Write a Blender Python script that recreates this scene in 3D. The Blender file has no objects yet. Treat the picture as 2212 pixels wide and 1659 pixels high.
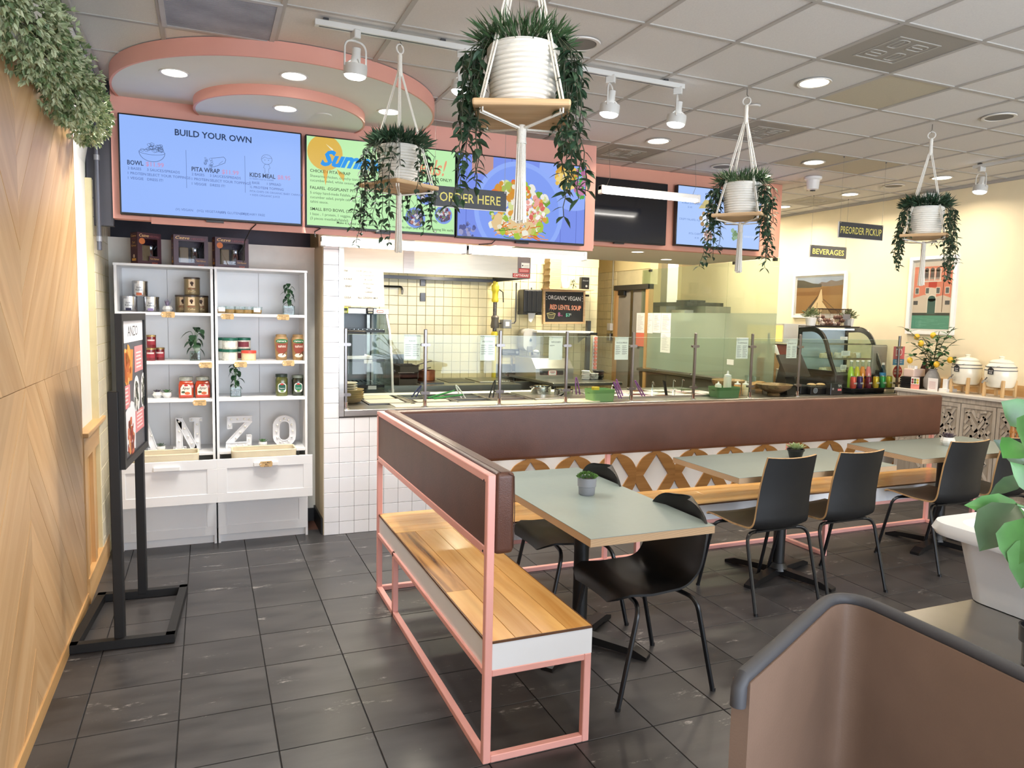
import bpy, bmesh, math, random
from mathutils import Vector, Matrix
random.seed(7)
PI = math.pi
scene = bpy.context.scene
COL = scene.collection

# ------------------------------------------------------------------ camera
def _cam_axes(yaw, pitch, roll):
    cy, sy, cp, sp = math.cos(yaw), math.sin(yaw), math.cos(pitch), math.sin(pitch)
    f = Vector((sy*cp, cy*cp, -sp)); r = Vector((cy, -sy, 0)); u = r.cross(f)
    cr, sr = math.cos(roll), math.sin(roll)
    return cr*r+sr*u, -sr*r+cr*u, f
_r, _u, _f = _cam_axes(.39763, .09205, .02187)
CAM = Vector((0, 0, 1.61))
cam_data = bpy.data.cameras.new('camera')
cam_data.sensor_width = 36.0
cam_data.lens = 1572.82/2212*36.0
cam_data.clip_start = .05
cam = bpy.data.objects.new('camera', cam_data)
cam.matrix_world = Matrix(((_r.x, _u.x, -_f.x, CAM.x), (_r.y, _u.y, -_f.y, CAM.y), (_r.z, _u.z, -_f.z, CAM.z), (0, 0, 0, 1)))
COL.objects.link(cam)
scene.camera = cam

# ------------------------------------------------------------------ world and light
CEIL = 2.94
world = bpy.data.worlds.new('daylight'); scene.world = world; world.use_nodes = True
_bg = world.node_tree.nodes['Background']
_bg.inputs[0].default_value = (.80, .88, 1.0, 1); _bg.inputs[1].default_value = 9.5
scene.view_settings.view_transform = 'Standard'
scene.view_settings.look = 'None'
scene.view_settings.gamma = 1.0
scene.view_settings.use_curve_mapping = False
scene.view_settings.exposure = 0.0
scene.cycles.max_bounces = 8
scene.cycles.transparent_max_bounces = 16
scene.cycles.sample_clamp_indirect = 6.0
scene.cycles.caustics_reflective = False
scene.cycles.caustics_refractive = False
DOWN_W, TRACK_W, CANOPY_W, KITCHEN_W, TUBE_W = 12.0, 7.0, 15.0, 70.0, 6.0
WARM = (1.0, .86, .68); NEUTRAL = (1.0, .95, .88)
# daylight comes through the shop front behind the camera (portal over the opening)
_p = bpy.data.lights.new('shopfront_portal', 'AREA'); _p.shape = 'RECTANGLE'; _p.size = 6.3; _p.size_y = 2.4
_p.cycles.is_portal = True
_po = bpy.data.objects.new('shopfront_portal', _p); _po.location = (3.0, -2.55, 1.3); _po.rotation_euler = (PI/2, 0, 0)
COL.objects.link(_po)

# ------------------------------------------------------------------ helpers
def lin(c):
    def f(v):
        v /= 255.0
        return v/12.92 if v <= .04045 else ((v+.055)/1.055)**2.4
    return (f(c[0]), f(c[1]), f(c[2]), 1.0)
MATS = {}
def nodes_of(m):
    m.use_nodes = True
    nt = m.node_tree
    return nt, nt.nodes['Principled BSDF']
def mat(name, col, rough=.5, metal=0.0, var=.06, scale=8.0, bump=0.0, bscale=60.0, coat=0.0, spec=.5, rand=0.0, stretch=None, emit=None, estr=0.0, trans=0.0):
    """procedural material: base colour varied by noise, optional bump and per-object variation"""
    if name in MATS: return MATS[name]
    m = bpy.data.materials.new(name); MATS[name] = m
    nt, b = nodes_of(m); N, L = nt.nodes, nt.links
    c = lin(col)
    geo = N.new('ShaderNodeNewGeometry')
    src = geo.outputs['Position']
    if stretch:
        mp = N.new('ShaderNodeMapping'); mp.inputs['Scale'].default_value = stretch
        L.new(src, mp.inputs['Vector']); src = mp.outputs['Vector']
    nz = N.new('ShaderNodeTexNoise'); nz.inputs['Scale'].default_value = scale; nz.inputs['Detail'].default_value = 4
    L.new(src, nz.inputs['Vector'])
    rp = N.new('ShaderNodeValToRGB')
    rp.color_ramp.elements[0].position = .3; rp.color_ramp.elements[1].position = .7
    rp.color_ramp.elements[0].color = tuple(max(0, v*(1-var)) for v in c[:3])+(1,)
    rp.color_ramp.elements[1].color = tuple(min(1, v*(1+var)) for v in c[:3])+(1,)
    L.new(nz.outputs['Fac'], rp.inputs['Fac'])
    out = rp.outputs['Color']
    if rand:
        oi = N.new('ShaderNodeObjectInfo'); hs = N.new('ShaderNodeHueSaturation')
        mr = N.new('ShaderNodeMapRange'); mr.inputs['To Min'].default_value = 1-rand; mr.inputs['To Max'].default_value = 1+rand
        L.new(oi.outputs['Random'], mr.inputs['Value']); L.new(mr.outputs['Result'], hs.inputs['Value']); L.new(out, hs.inputs['Color'])
        out = hs.outputs['Color']
    L.new(out, b.inputs['Base Color'])
    b.inputs['Roughness'].default_value = rough; b.inputs['Metallic'].default_value = metal
    b.inputs['Coat Weight'].default_value = coat; b.inputs['Coat Roughness'].default_value = .08
    b.inputs['Specular IOR Level'].default_value = spec
    if bump:
        bn = N.new('ShaderNodeTexNoise'); bn.inputs['Scale'].default_value = bscale; bn.inputs['Detail'].default_value = 3
        L.new(src, bn.inputs['Vector'])
        bp = N.new('ShaderNodeBump'); bp.inputs['Strength'].default_value = bump; bp.inputs['Distance'].default_value = .002
        L.new(bn.outputs['Fac'], bp.inputs['Height']); L.new(bp.outputs['Normal'], b.inputs['Normal'])
    if emit:
        b.inputs['Emission Color'].default_value = lin(emit); b.inputs['Emission Strength'].default_value = estr
    return m
def emis(name, col, s=1.0, gloss=False):
    """light-giving surface (screens, lamps)"""
    if name in MATS: return MATS[name]
    m = bpy.data.materials.new(name); MATS[name] = m
    nt, b = nodes_of(m)
    b.inputs['Base Color'].default_value = (.01, .01, .01, 1); b.inputs['Roughness'].default_value = .12
    b.inputs['Specular IOR Level'].default_value = .5 if gloss else 0.0
    b.inputs['Emission Color'].default_value = lin(col); b.inputs['Emission Strength'].default_value = s
    return m
def glass(name, tint=(235, 245, 240), haze=0.0, refl=1.0):
    if name in MATS: return MATS[name]
    m = bpy.data.materials.new(name); MATS[name] = m
    m.use_nodes = True; nt = m.node_tree; N, L = nt.nodes, nt.links
    N.remove(N['Principled BSDF'])
    tr = N.new('ShaderNodeBsdfTransparent'); tr.inputs[0].default_value = lin(tint)
    gl = N.new('ShaderNodeBsdfGlossy'); gl.inputs['Roughness'].default_value = .02
    lw = N.new('ShaderNodeLayerWeight'); lw.inputs['Blend'].default_value = .5
    pw = N.new('ShaderNodeMath'); pw.operation = 'POWER'; pw.inputs[1].default_value = 4.0; L.new(lw.outputs['Facing'], pw.inputs[0])
    fr = N.new('ShaderNodeMath'); fr.operation = 'MULTIPLY_ADD'; fr.inputs[1].default_value = .5*refl; fr.inputs[2].default_value = .035*refl; L.new(pw.outputs[0], fr.inputs[0])
    mx = N.new('ShaderNodeMixShader'); L.new(fr.outputs[0], mx.inputs[0]); L.new(tr.outputs[0], mx.inputs[1]); L.new(gl.outputs[0], mx.inputs[2])
    last = mx
    if haze:
        df = N.new('ShaderNodeBsdfDiffuse'); df.inputs[0].default_value = lin((200, 215, 200))
        tl = N.new('ShaderNodeBsdfTranslucent'); tl.inputs[0].default_value = lin((205, 218, 200))
        ad = N.new('ShaderNodeMixShader'); ad.inputs[0].default_value = .5; L.new(df.outputs[0], ad.inputs[1]); L.new(tl.outputs[0], ad.inputs[2])
        m2 = N.new('ShaderNodeMixShader'); m2.inputs[0].default_value = haze; L.new(mx.outputs[0], m2.inputs[1]); L.new(ad.outputs[0], m2.inputs[2])
        last = m2
    L.new(last.outputs[0], N['Material Output'].inputs[0])
    return m
def wood(name, c1, c2, axis='X', scale=1.0, rough=.4, rand=.12, coat=0.0, contrast=1.0):
    if name in MATS: return MATS[name]
    m = bpy.data.materials.new(name); MATS[name] = m
    nt, b = nodes_of(m); N, L = nt.nodes, nt.links
    tc = N.new('ShaderNodeTexCoord'); oi = N.new('ShaderNodeObjectInfo')
    ad = N.new('ShaderNodeVectorMath'); ad.operation = 'ADD'
    ml = N.new('ShaderNodeVectorMath'); ml.operation = 'MULTIPLY'; ml.inputs[1].default_value = (7, 13, 11)
    cb = N.new('ShaderNodeCombineXYZ')
    for i in range(3): L.new(oi.outputs['Random'], cb.inputs[i])
    L.new(cb.outputs[0], ml.inputs[0]); L.new(tc.outputs['Object'], ad.inputs[0]); L.new(ml.outputs[0], ad.inputs[1])
    mp = N.new('ShaderNodeMapping')
    s = {'X': (1.1, 14, 14), 'Y': (14, 1.1, 14), 'Z': (14, 14, 1.1)}[axis]
    mp.inputs['Scale'].default_value = tuple(v*scale for v in s)
    L.new(ad.outputs[0], mp.inputs['Vector'])
    nz = N.new('ShaderNodeTexNoise'); nz.inputs['Scale'].default_value = 1.0; nz.inputs['Detail'].default_value = 6; nz.inputs['Distortion'].default_value = .9
    L.new(mp.outputs[0], nz.inputs['Vector'])
    rp = N.new('ShaderNodeValToRGB'); e = rp.color_ramp.elements
    e[0].position = .5-.22/contrast; e[1].position = .5+.2/contrast; e[0].color = lin(c2); e[1].color = lin(c1)
    L.new(nz.outputs['Fac'], rp.inputs['Fac'])
    hs = N.new('ShaderNodeHueSaturation'); mr = N.new('ShaderNodeMapRange')
    mr.inputs['To Min'].default_value = 1-rand; mr.inputs['To Max'].default_value = 1+rand
    L.new(oi.outputs['Random'], mr.inputs['Value']); L.new(mr.outputs['Result'], hs.inputs['Value']); L.new(rp.outputs['Color'], hs.inputs['Color'])
    L.new(hs.outputs['Color'], b.inputs['Base Color'])
    b.inputs['Roughness'].default_value = rough; b.inputs['Coat Weight'].default_value = coat; b.inputs['Coat Roughness'].default_value = .12
    return m

class MB:
    """mesh builder: collects polygons in world (or prototype) coordinates"""
    def __init__(s): s.v = []; s.f = []; s.m = []; s.cur = 0
    def add(s, vs, fs):
        o = len(s.v); s.v += [tuple(v) for v in vs]
        s.f += [tuple(i+o for i in f) for f in fs]; s.m += [s.cur]*len(fs); return s
    def box(s, x0, x1, y0, y1, z0, z1):
        x0, x1 = min(x0, x1), max(x0, x1); y0, y1 = min(y0, y1), max(y0, y1); z0, z1 = min(z0, z1), max(z0, z1)
        return s.add([(x0, y0, z0), (x1, y0, z0), (x1, y1, z0), (x0, y1, z0), (x0, y0, z1), (x1, y0, z1), (x1, y1, z1), (x0, y1, z1)],
                     [(0, 3, 2, 1), (4, 5, 6, 7), (0, 1, 5, 4), (1, 2, 6, 5), (2, 3, 7, 6), (3, 0, 4, 7)])
    def rbox(s, x0, x1, y0, y1, z0, z1, r=.004, seg=2):
        """box with bevelled edges"""
        bm = bmesh.new(); bmesh.ops.create_cube(bm, size=1)
        for v in bm.verts:
            v.co = Vector(((x0+x1)/2+v.co.x*(x1-x0), (y0+y1)/2+v.co.y*(y1-y0), (z0+z1)/2+v.co.z*(z1-z0)))
        bmesh.ops.bevel(bm, geom=bm.edges[:], offset=r, segments=seg, affect='EDGES', profile=.5)
        bm.verts.index_update()
        s.add([v.co for v in bm.verts], [tuple(v.index for v in f.verts) for f in bm.faces]); bm.free(); return s
    def xform(s, M, start=0):
        for i in range(start, len(s.v)): s.v[i] = tuple(M @ Vector(s.v[i]))
        return s
    def cyl(s, p0, p1, r0, r1=None, n=12, cap=True):
        r1 = r0 if r1 is None else r1
        p0, p1 = Vector(p0), Vector(p1); d = (p1-p0).normalized()
        a = d.orthogonal().normalized(); b = d.cross(a)
        vs = []
        for p, r in ((p0, r0), (p1, r1)):
            for i in range(n):
                t = 2*PI*i/n; vs.append(p+(a*math.cos(t)+b*math.sin(t))*r)
        fs = [(i, (i+1) % n, n+(i+1) % n, n+i) for i in range(n)]
        if cap: fs += [tuple(range(n))[::-1], tuple(range(n, 2*n))]
        return s.add(vs, fs)
    def tube(s, pts, r, n=8, cap=True, taper=None):
        pts = [Vector(p) for p in pts]
        vs = []; k = len(pts); prev = None
        for i, p in enumerate(pts):
            d = (pts[min(i+1, k-1)]-pts[max(i-1, 0)])
            d = d.normalized() if d.length > 1e-9 else Vector((0, 0, 1))
            if prev is None: a = d.orthogonal().normalized()
            else:
                a = prev-d*prev.dot(d); a = a.normalized() if a.length > 1e-6 else d.orthogonal().normalized()
            prev = a; b = d.cross(a); rr = r if taper is None else r*(1+(taper-1)*i/(k-1))
            for j in range(n):
                t = 2*PI*j/n; vs.append(p+(a*math.cos(t)+b*math.sin(t))*rr)
        fs = []
        for i in range(k-1):
            for j in range(n):
                fs.append((i*n+j, i*n+(j+1) % n, (i+1)*n+(j+1) % n, (i+1)*n+j))
        if cap: fs += [tuple(range(n))[::-1], tuple(range((k-1)*n, k*n))]
        return s.add(vs, fs)
    def lathe(s, prof, c=(0, 0, 0), n=24, cap=True, axis='Z', sq=0.0):
        """revolve (radius, height) pairs about a vertical axis; sq squares the section off"""
        vs = []; k = len(prof)
        for r, z in prof:
            for j in range(n):
                t = 2*PI*j/n; ca, sa = math.cos(t), math.sin(t)
                q = 1.0
                if sq: q = (1-sq)+sq/max(abs(ca), abs(sa))
                x, y = r*ca*q, r*sa*q
                p = (x, y, z) if axis == 'Z' else ((z, x, y) if axis == 'X' else (x, z, y))
                vs.append((p[0]+c[0], p[1]+c[1], p[2]+c[2]))
        fs = []
        for i in range(k-1):
            for j in range(n): fs.append((i*n+j, i*n+(j+1) % n, (i+1)*n+(j+1) % n, (i+1)*n+j))
        if cap:
            if prof[0][0] > 1e-6: fs.append(tuple(range(n))[::-1])
            if prof[-1][0] > 1e-6: fs.append(tuple(range((k-1)*n, k*n)))
        return s.add(vs, fs)
    def sphere(s, c, r, n=10, sz=1.0):
        return s.lathe([(max(1e-5, r*math.sin(PI*i/n)), -r*sz*math.cos(PI*i/n)) for i in range(n+1)], c, n+4, cap=False)
    def prism(s, poly, o, u, v, d):
        """extrude a 2D polygon (in axes u,v at origin o) along vector d"""
        o, u, v, d = Vector(o), Vector(u), Vector(v), Vector(d); n = len(poly)
        a = [o+u*p[0]+v*p[1] for p in poly]
        return s.add(a+[p+d for p in a], [tuple(range(n))[::-1], tuple(range(n, 2*n))]+[(i, (i+1) % n, n+(i+1) % n, n+i) for i in range(n)])
    def ring(s, outer, inner, o, u, v, d):
        """extruded plate with a hole; outer and inner have equal counts"""
        o, u, v, d = Vector(o), Vector(u), Vector(v), Vector(d); n = len(outer)
        A = [o+u*p[0]+v*p[1] for p in outer]; B = [o+u*p[0]+v*p[1] for p in inner]
        vs = A+B+[p+d for p in A]+[p+d for p in B]; fs = []
        for i in range(n):
            j = (i+1) % n
            fs += [(i, j, n+j, n+i), (2*n+i, 3*n+i, 3*n+j, 2*n+j), (i, 2*n+i, 2*n+j, j), (n+i, n+j, 3*n+j, 3*n+i)]
        return s.add(vs, fs)
    def quad(s, a, b, c, d): return s.add([a, b, c, d], [(0, 1, 2, 3)])
    def leaf(s, p, d, up, L, W, fold=.25, droop=.2, seg=3):
        """pointed leaf blade from p along d"""
        p, d, up = Vector(p), Vector(d).normalized(), Vector(up)
        w = d.cross(up)
        w = w.normalized() if w.length > 1e-5 else d.orthogonal().normalized()
        n = w.cross(d)
        prof = {2: ((0, .0), (.4, 1), (1, 0)), 3: ((0, .05), (.3, .9), (.62, .8), (1, 0))}[seg] if seg in (2, 3) else ((0, .05), (.2, .75), (.45, 1), (.72, .7), (1, 0))
        vs = []; fs = []
        for i, (t, q) in enumerate(prof):
            c = p+d*(L*t)-n*(droop*L*t*t)
            vs += [c-w*(W*q*.5)+n*(fold*W*q*.5), c, c+w*(W*q*.5)+n*(fold*W*q*.5)]
            if i:
                a = 3*(i-1); b = 3*i
                fs += [(a, a+1, b+1, b), (a+1, a+2, b+2, b+1)]
        return s.add(vs, fs)
    def build(s, name, m, parent=None, smooth=False, loc=None, angle=None):
        return make(name, s, m, parent, smooth, loc, angle)
WLOC = {}
def mesh_of(name, mb, m, off, smooth, angle=None):
    me = bpy.data.meshes.new(name)
    me.from_pydata([(v[0]-off[0], v[1]-off[1], v[2]-off[2]) for v in mb.v], [], mb.f)
    ms = m if isinstance(m, (list, tuple)) else [m]
    for q in ms: me.materials.append(q)
    if len(ms) > 1: me.polygons.foreach_set('material_index', mb.m)
    if smooth:
        me.polygons.foreach_set('use_smooth', [True]*len(me.polygons))
        try: me.set_sharp_from_angle(angle=math.radians(angle or 40))
        except Exception: pass
    me.update()
    return me
def make(name, mb, m, parent=None, smooth=False, loc=None, angle=None):
    if parent is not None: off = WLOC[parent.name] if loc is None else tuple(WLOC[parent.name][i]+loc[i] for i in range(3))
    elif loc is not None: off = tuple(loc)
    else:
        xs, ys, zs = zip(*mb.v); off = ((min(xs)+max(xs))/2, (min(ys)+max(ys))/2, min(zs))
    me = mesh_of(name, mb, m, off, smooth, angle)
    o = bpy.data.objects.new(name, me); COL.objects.link(o)
    if parent is not None:
        o.parent = parent
        o.location = (0, 0, 0) if loc is None else loc
    else: o.location = off
    WLOC[o.name] = off
    return o
def tag(o, label, cat, group=None):
    o['label'] = label; o['category'] = cat
    if group: o['group'] = group
    return o
def struct(o): o['kind'] = 'structure'; return o
def thing(name, label, cat, loc=(0, 0, 0), group=None):
    o = bpy.data.objects.new(name, None); COL.objects.link(o); o.location = loc; o.empty_display_size = .05
    WLOC[o.name] = tuple(loc)
    return tag(o, label, cat, group)
def dup(root, loc, rz=0.0, label=None, group=None):
    def cp(o, par):
        c = o.copy(); COL.objects.link(c); c.parent = par
        for ch in [x for x in KIDS(o)]: cp(ch, c)
        return c
    r = cp(root, None); r.location = loc; r.rotation_euler = (0, 0, rz)
    if label: r['label'] = label
    if group: r['group'] = group
    WLOC[r.name] = tuple(loc)
    return r
def KIDS(o): return list(o.children)
def lamp(kind, loc, power, col, size=.1, rot=(0, 0, 0), spot=None, name='lamp_light', parent=None, spread=None):
    d = bpy.data.lights.new(name, kind); d.energy = power; d.color = col
    if kind == 'AREA':
        d.shape = 'DISK'; d.size = size
        if spread: d.spread = spread
    if kind == 'SPOT': d.spot_size = spot or 1.2; d.spot_blend = .6; d.shadow_soft_size = size
    o = bpy.data.objects.new(name, d); COL.objects.link(o); o.location = loc; o.rotation_euler = rot
    if parent is not None:
        o.parent = parent; w = WLOC[parent.name]; o.location = tuple(loc[i]-w[i] for i in range(3))
    return o
# ---- flat print: polygons and lettering on a plane
_TXT = {}
def text_geo(t, size=1.0, bold=0.0, shear=0.0, spacing=1.0):
    k = (t, bold, shear, spacing)
    if k not in _TXT:
        cu = bpy.data.curves.new('txt', 'FONT'); cu.body = t; cu.size = 1.0; cu.resolution_u = 2; cu.offset = bold; cu.shear = shear; cu.space_character = spacing
        ob = bpy.data.objects.new('txt', cu)
        me = bpy.data.meshes.new_from_object(ob)
        vs = [(v.co.x, v.co.y) for v in me.vertices]; fs = [tuple(p.vertices) for p in me.polygons]
        bpy.data.meshes.remove(me); bpy.data.objects.remove(ob); bpy.data.curves.remove(cu)
        _TXT[k] = (vs, fs)
    vs, fs = _TXT[k]
    return [(x*size, y*size) for x, y in vs], fs
class Print:
    """flat print on a plane: origin o, axes u (right) and v (up), normal n towards the reader"""
    def __init__(s, o, u, v, step=.0004):
        s.o, s.u, s.v = Vector(o), Vector(u).normalized(), Vector(v).normalized(); s.n = s.u.cross(s.v); s.mb = MB(); s.ms = []; s.k = 1; s.step = step; s.clip = None
    def _m(s, m):
        if m not in s.ms: s.ms.append(m)
        s.mb.cur = s.ms.index(m)
    def P(s, p, k): return s.o+s.u*p[0]+s.v*p[1]+s.n*(s.step*k)
    def poly(s, pts, m, k=None):
        s._m(m); k = s.k if k is None else k
        if s.clip:
            x0, y0, x1, y1 = s.clip
            for c_ in ((-1, 0, -x0), (1, 0, x1), (0, -1, -y0), (0, 1, y1)):
                pts = clip_poly(pts, *c_)
                if len(pts) < 3: return s
        s.mb.add([s.P(p, k) for p in pts], [tuple(range(len(pts)))]); return s
    def rect(s, x0, y0, x1, y1, m, k=None): return s.poly([(x0, y0), (x1, y0), (x1, y1), (x0, y1)], m, k)
    def disc(s, x, y, r, m, k=None, ry=None, n=28, a0=0, a1=2*PI):
        ry = ry or r
        return s.poly([(x+r*math.cos(a0+(a1-a0)*i/n), y+ry*math.sin(a0+(a1-a0)*i/n)) for i in range(n)], m, k)
    def line(s, pts, w, m, k=None):
        for a, b in zip(pts, pts[1:]):
            dx, dy = b[0]-a[0], b[1]-a[1]; L = math.hypot(dx, dy) or 1; nx, ny = -dy/L*w/2, dx/L*w/2
            s.poly([(a[0]-nx, a[1]-ny), (b[0]-nx, b[1]-ny), (b[0]+nx, b[1]+ny), (a[0]+nx, a[1]+ny)], m, k)
        return s
    def text(s, t, x, y, h, m, align='L', bold=0.0, shear=0.0, k=None, width=None, spacing=1.0):
        vs, fs = text_geo(t, h/.72, bold, shear, spacing); s._m(m); k = (s.k+1) if k is None else k
        if not vs: return s
        x0 = min(p[0] for p in vs); x1 = max(p[0] for p in vs); sc = 1.0
        if width: sc = width/(x1-x0)
        w = (x1-x0)*sc; dx = x-(w/2 if align == 'C' else (w if align == 'R' else 0))
        s.mb.add([s.P((dx+(p[0]-x0)*sc, y+p[1]), k) for p in vs], fs); return s
    def blob(s, x, y, r, m, k=None, n=9, jit=.3, rnd=random):
        a = rnd.random()*6; e = .7+.6*rnd.random()
        return s.poly([(x+r*(1+jit*(rnd.random()-.5))*math.cos(a+2*PI*i/n), y+r*e*(1+jit*(rnd.random()-.5))*math.sin(a+2*PI*i/n)) for i in range(n)], m, k)
    def build(s, name, parent): return make(name, s.mb, s.ms, parent)
def ink(c, rough=.6): return mat('ink_%d_%d_%d' % c, c, rough, var=.02)
def scr(c, s=1.0): return emis('screen_%d_%d_%d_%d' % (*c, int(s*100)), c, s)
def frame_poly(w, h, r=0.0, n=4):
    """rounded rectangle outline, centred"""
    if r <= 0: return [(-w/2, -h/2), (w/2, -h/2), (w/2, h/2), (-w/2, h/2)]
    out = []
    for cx, cy, a in ((w/2-r, -h/2+r, -PI/2), (w/2-r, h/2-r, 0), (-w/2+r, h/2-r, PI/2), (-w/2+r, -h/2+r, PI)):
        for i in range(n+1):
            t = a+PI/2*i/n; out.append((cx+r*math.cos(t), cy+r*math.sin(t)))
    return out
def clip_poly(poly, a, b, c):
    """keep the side a*x+b*y<=c of a convex polygon"""
    out = []
    for i in range(len(poly)):
        p, q = poly[i], poly[(i+1) % len(poly)]; dp = a*p[0]+b*p[1]-c; dq = a*q[0]+b*q[1]-c
        if dp <= 0: out.append(p)
        if dp*dq < 0:
            t = dp/(dp-dq); out.append((p[0]+(q[0]-p[0])*t, p[1]+(q[1]-p[1])*t))
    return out
def sees(p, margin=120):
    """whether a point falls near the picture: skips building what lies far outside it"""
    d = Vector(p)-CAM; z = d.dot(_f)
    if z < .1: return False
    x = 1106+1572.8*d.dot(_r)/z; y = 829.5-1572.8*d.dot(_u)/z
    return -margin < x < 2212+margin and -margin < y < 1659+margin
# ================================================================== materials of the place
M_floor = None
def floor_material():
    m = bpy.data.materials.new('slate_floor_tile'); nt, b = nodes_of(m); N, L = nt.nodes, nt.links
    geo = N.new('ShaderNodeNewGeometry'); mp = N.new('ShaderNodeMapping'); mp.inputs['Scale'].default_value = (2.2, 6.5, 1)
    mp.inputs['Rotation'].default_value = (0, 0, .12)
    L.new(geo.outputs['Position'], mp.inputs['Vector'])
    oi = N.new('ShaderNodeObjectInfo'); ad = N.new('ShaderNodeVectorMath'); ad.operation = 'ADD'
    cb = N.new('ShaderNodeCombineXYZ'); mu = N.new('ShaderNodeMath'); mu.operation = 'MULTIPLY'; mu.inputs[1].default_value = 23
    L.new(oi.outputs['Random'], mu.inputs[0])
    for i in range(3): L.new(mu.outputs[0], cb.inputs[i])
    L.new(mp.outputs[0], ad.inputs[0]); L.new(cb.outputs[0], ad.inputs[1])
    n1 = N.new('ShaderNodeTexNoise'); n1.inputs['Scale'].default_value = 1.6; n1.inputs['Detail'].default_value = 6; L.new(ad.outputs[0], n1.inputs['Vector'])
    r1 = N.new('ShaderNodeValToRGB'); r1.color_ramp.elements[0].color = lin((50, 49, 50)); r1.color_ramp.elements[1].color = lin((74, 72, 72))
    r1.color_ramp.elements[0].position = .3; r1.color_ramp.elements[1].position = .75
    L.new(n1.outputs['Fac'], r1.inputs['Fac'])
    # pale scuffs with a shape of their own
    n2 = N.new('ShaderNodeTexNoise'); n2.inputs['Scale'].default_value = 9; n2.inputs['Detail'].default_value = 9; n2.inputs['Roughness'].default_value = .75
    L.new(ad.outputs[0], n2.inputs['Vector'])
    n3 = N.new('ShaderNodeTexNoise'); n3.inputs['Scale'].default_value = 1.3; L.new(ad.outputs[0], n3.inputs['Vector'])
    ml = N.new('ShaderNodeMath'); ml.operation = 'MULTIPLY'; L.new(n2.outputs['Fac'], ml.inputs[0]); L.new(n3.outputs['Fac'], ml.inputs[1])
    r2 = N.new('ShaderNodeValToRGB'); r2.color_ramp.elements[0].position = .36; r2.color_ramp.elements[1].position = .47
    L.new(ml.outputs[0], r2.inputs['Fac'])
    mx = N.new('ShaderNodeMix'); mx.data_type = 'RGBA'; L.new(r2.outputs['Color'], mx.inputs[0]); L.new(r1.outputs['Color'], mx.inputs[6]); mx.inputs[7].default_value = lin((176, 172, 168))
    hs = N.new('ShaderNodeHueSaturation'); mr = N.new('ShaderNodeMapRange'); mr.inputs['To Min'].default_value = .88; mr.inputs['To Max'].default_value = 1.12
    L.new(oi.outputs['Random'], mr.inputs['Value']); L.new(mr.outputs['Result'], hs.inputs['Value']); L.new(mx.outputs[2], hs.inputs['Color'])
    L.new(hs.outputs['Color'], b.inputs['Base Color'])
    rr = N.new('ShaderNodeMapRange'); rr.inputs['To Min'].default_value = .26; rr.inputs['To Max'].default_value = .46; L.new(n1.outputs['Fac'], rr.inputs['Value']); L.new(rr.outputs['Result'], b.inputs['Roughness'])
    b.inputs['Specular IOR Level'].default_value = .5
    bp = N.new('ShaderNodeBump'); bp.inputs['Strength'].default_value = .12; bp.inputs['Distance'].default_value = .002; L.new(n2.outputs['Fac'], bp.inputs['Height']); L.new(bp.outputs['Normal'], b.inputs['Normal'])
    return m
M_floor = floor_material()
M_grout = mat('dark_grout', (30, 29, 29), .8)
M_ctile = mat('ceiling_tile', (216, 213, 208), .9, var=.03, scale=120, bump=.5, bscale=260, rand=.035)
M_tbar = mat('ceiling_grid_paint', (176, 172, 166), .6, var=.02)
M_wwhite = mat('white_wall_paint', (236, 234, 226), .75, var=.015, bump=.15, bscale=150)
M_cream = mat('cream_wall_paint', (243, 229, 196), .75, var=.015, bump=.15, bscale=150)
M_yellow = mat('kitchen_wall_paint', (240, 222, 168), .7, var=.02)
M_ytile = mat('cream_glazed_tile', (238, 226, 182), .18, var=.03, scale=20, rand=.025, coat=.3)
M_ygrout = mat('cream_grout', (214, 202, 160), .85)
M_wtile = mat('white_glazed_tile', (240, 240, 243), .12, var=.01, rand=.012, coat=.3)
M_wgrout = mat('grey_grout', (120, 118, 118), .85)
M_pinkwall = mat('pink_wall_paint', (226, 164, 148), .6, var=.015)
M_pink = mat('pink_powder_coat', (236, 172, 162), .35, var=.03)
M_white = mat('white_laminate', (240, 240, 240), .35, var=.01)
M_whitep = mat('white_plastic', (238, 238, 236), .35, var=.01)
M_black = mat('black_metal', (16, 16, 17), .42, var=.1)
M_blackp = mat('black_plastic', (20, 20, 21), .35, var=.08)
M_steel = mat('brushed_steel', (176, 174, 168), .28, metal=1.0, var=.08, scale=5, stretch=(1, 1, 14))
M_dsteel = mat('dark_steel', (96, 96, 98), .35, metal=1.0, var=.1)
M_chrome = mat('chrome', (215, 215, 215), .08, metal=1.0, var=.02)
M_leather = mat('brown_leather', (88, 55, 42), .38, var=.12, scale=9, bump=.35, bscale=240, spec=.45)
M_paper = mat('white_paper', (242, 240, 236), .8, var=.01)
M_txt = ink((40, 40, 42)); M_grey = ink((150, 150, 150)); M_dark = mat('dark_back', (38, 40, 48), .4, var=.05)
M_benchwood = wood('maple_plank', (226, 178, 108), (196, 140, 72), 'Y', 1.0, .22, .10, .35)
M_benchwoodx = wood('maple_plank_long', (226, 178, 108), (198, 142, 74), 'X', 1.0, .22, .10, .35)
M_oak = wood('oak_wainscot', (210, 168, 112), (186, 140, 84), 'Z', .8, .45, .05)
M_oaky = wood('oak_trim', (216, 174, 118), (190, 146, 90), 'Y', .8, .42, .05)
M_lattice = wood('lattice_veneer', (172, 126, 70), (142, 98, 48), 'X', 1.6, .4, .06)
M_pine = wood('pine_board', (214, 182, 140), (184, 146, 102), 'X', 1.6, .55, .06)
M_rope = mat('cotton_rope', (235, 230, 218), .9, var=.06, scale=200, bump=.6, bscale=500)
M_leaf = mat('dark_leaf', (46, 72, 50), .5, var=.3, scale=40, rand=.1)
M_leaf2 = mat('grass_leaf', (58, 88, 52), .55, var=.3, scale=40)
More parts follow.
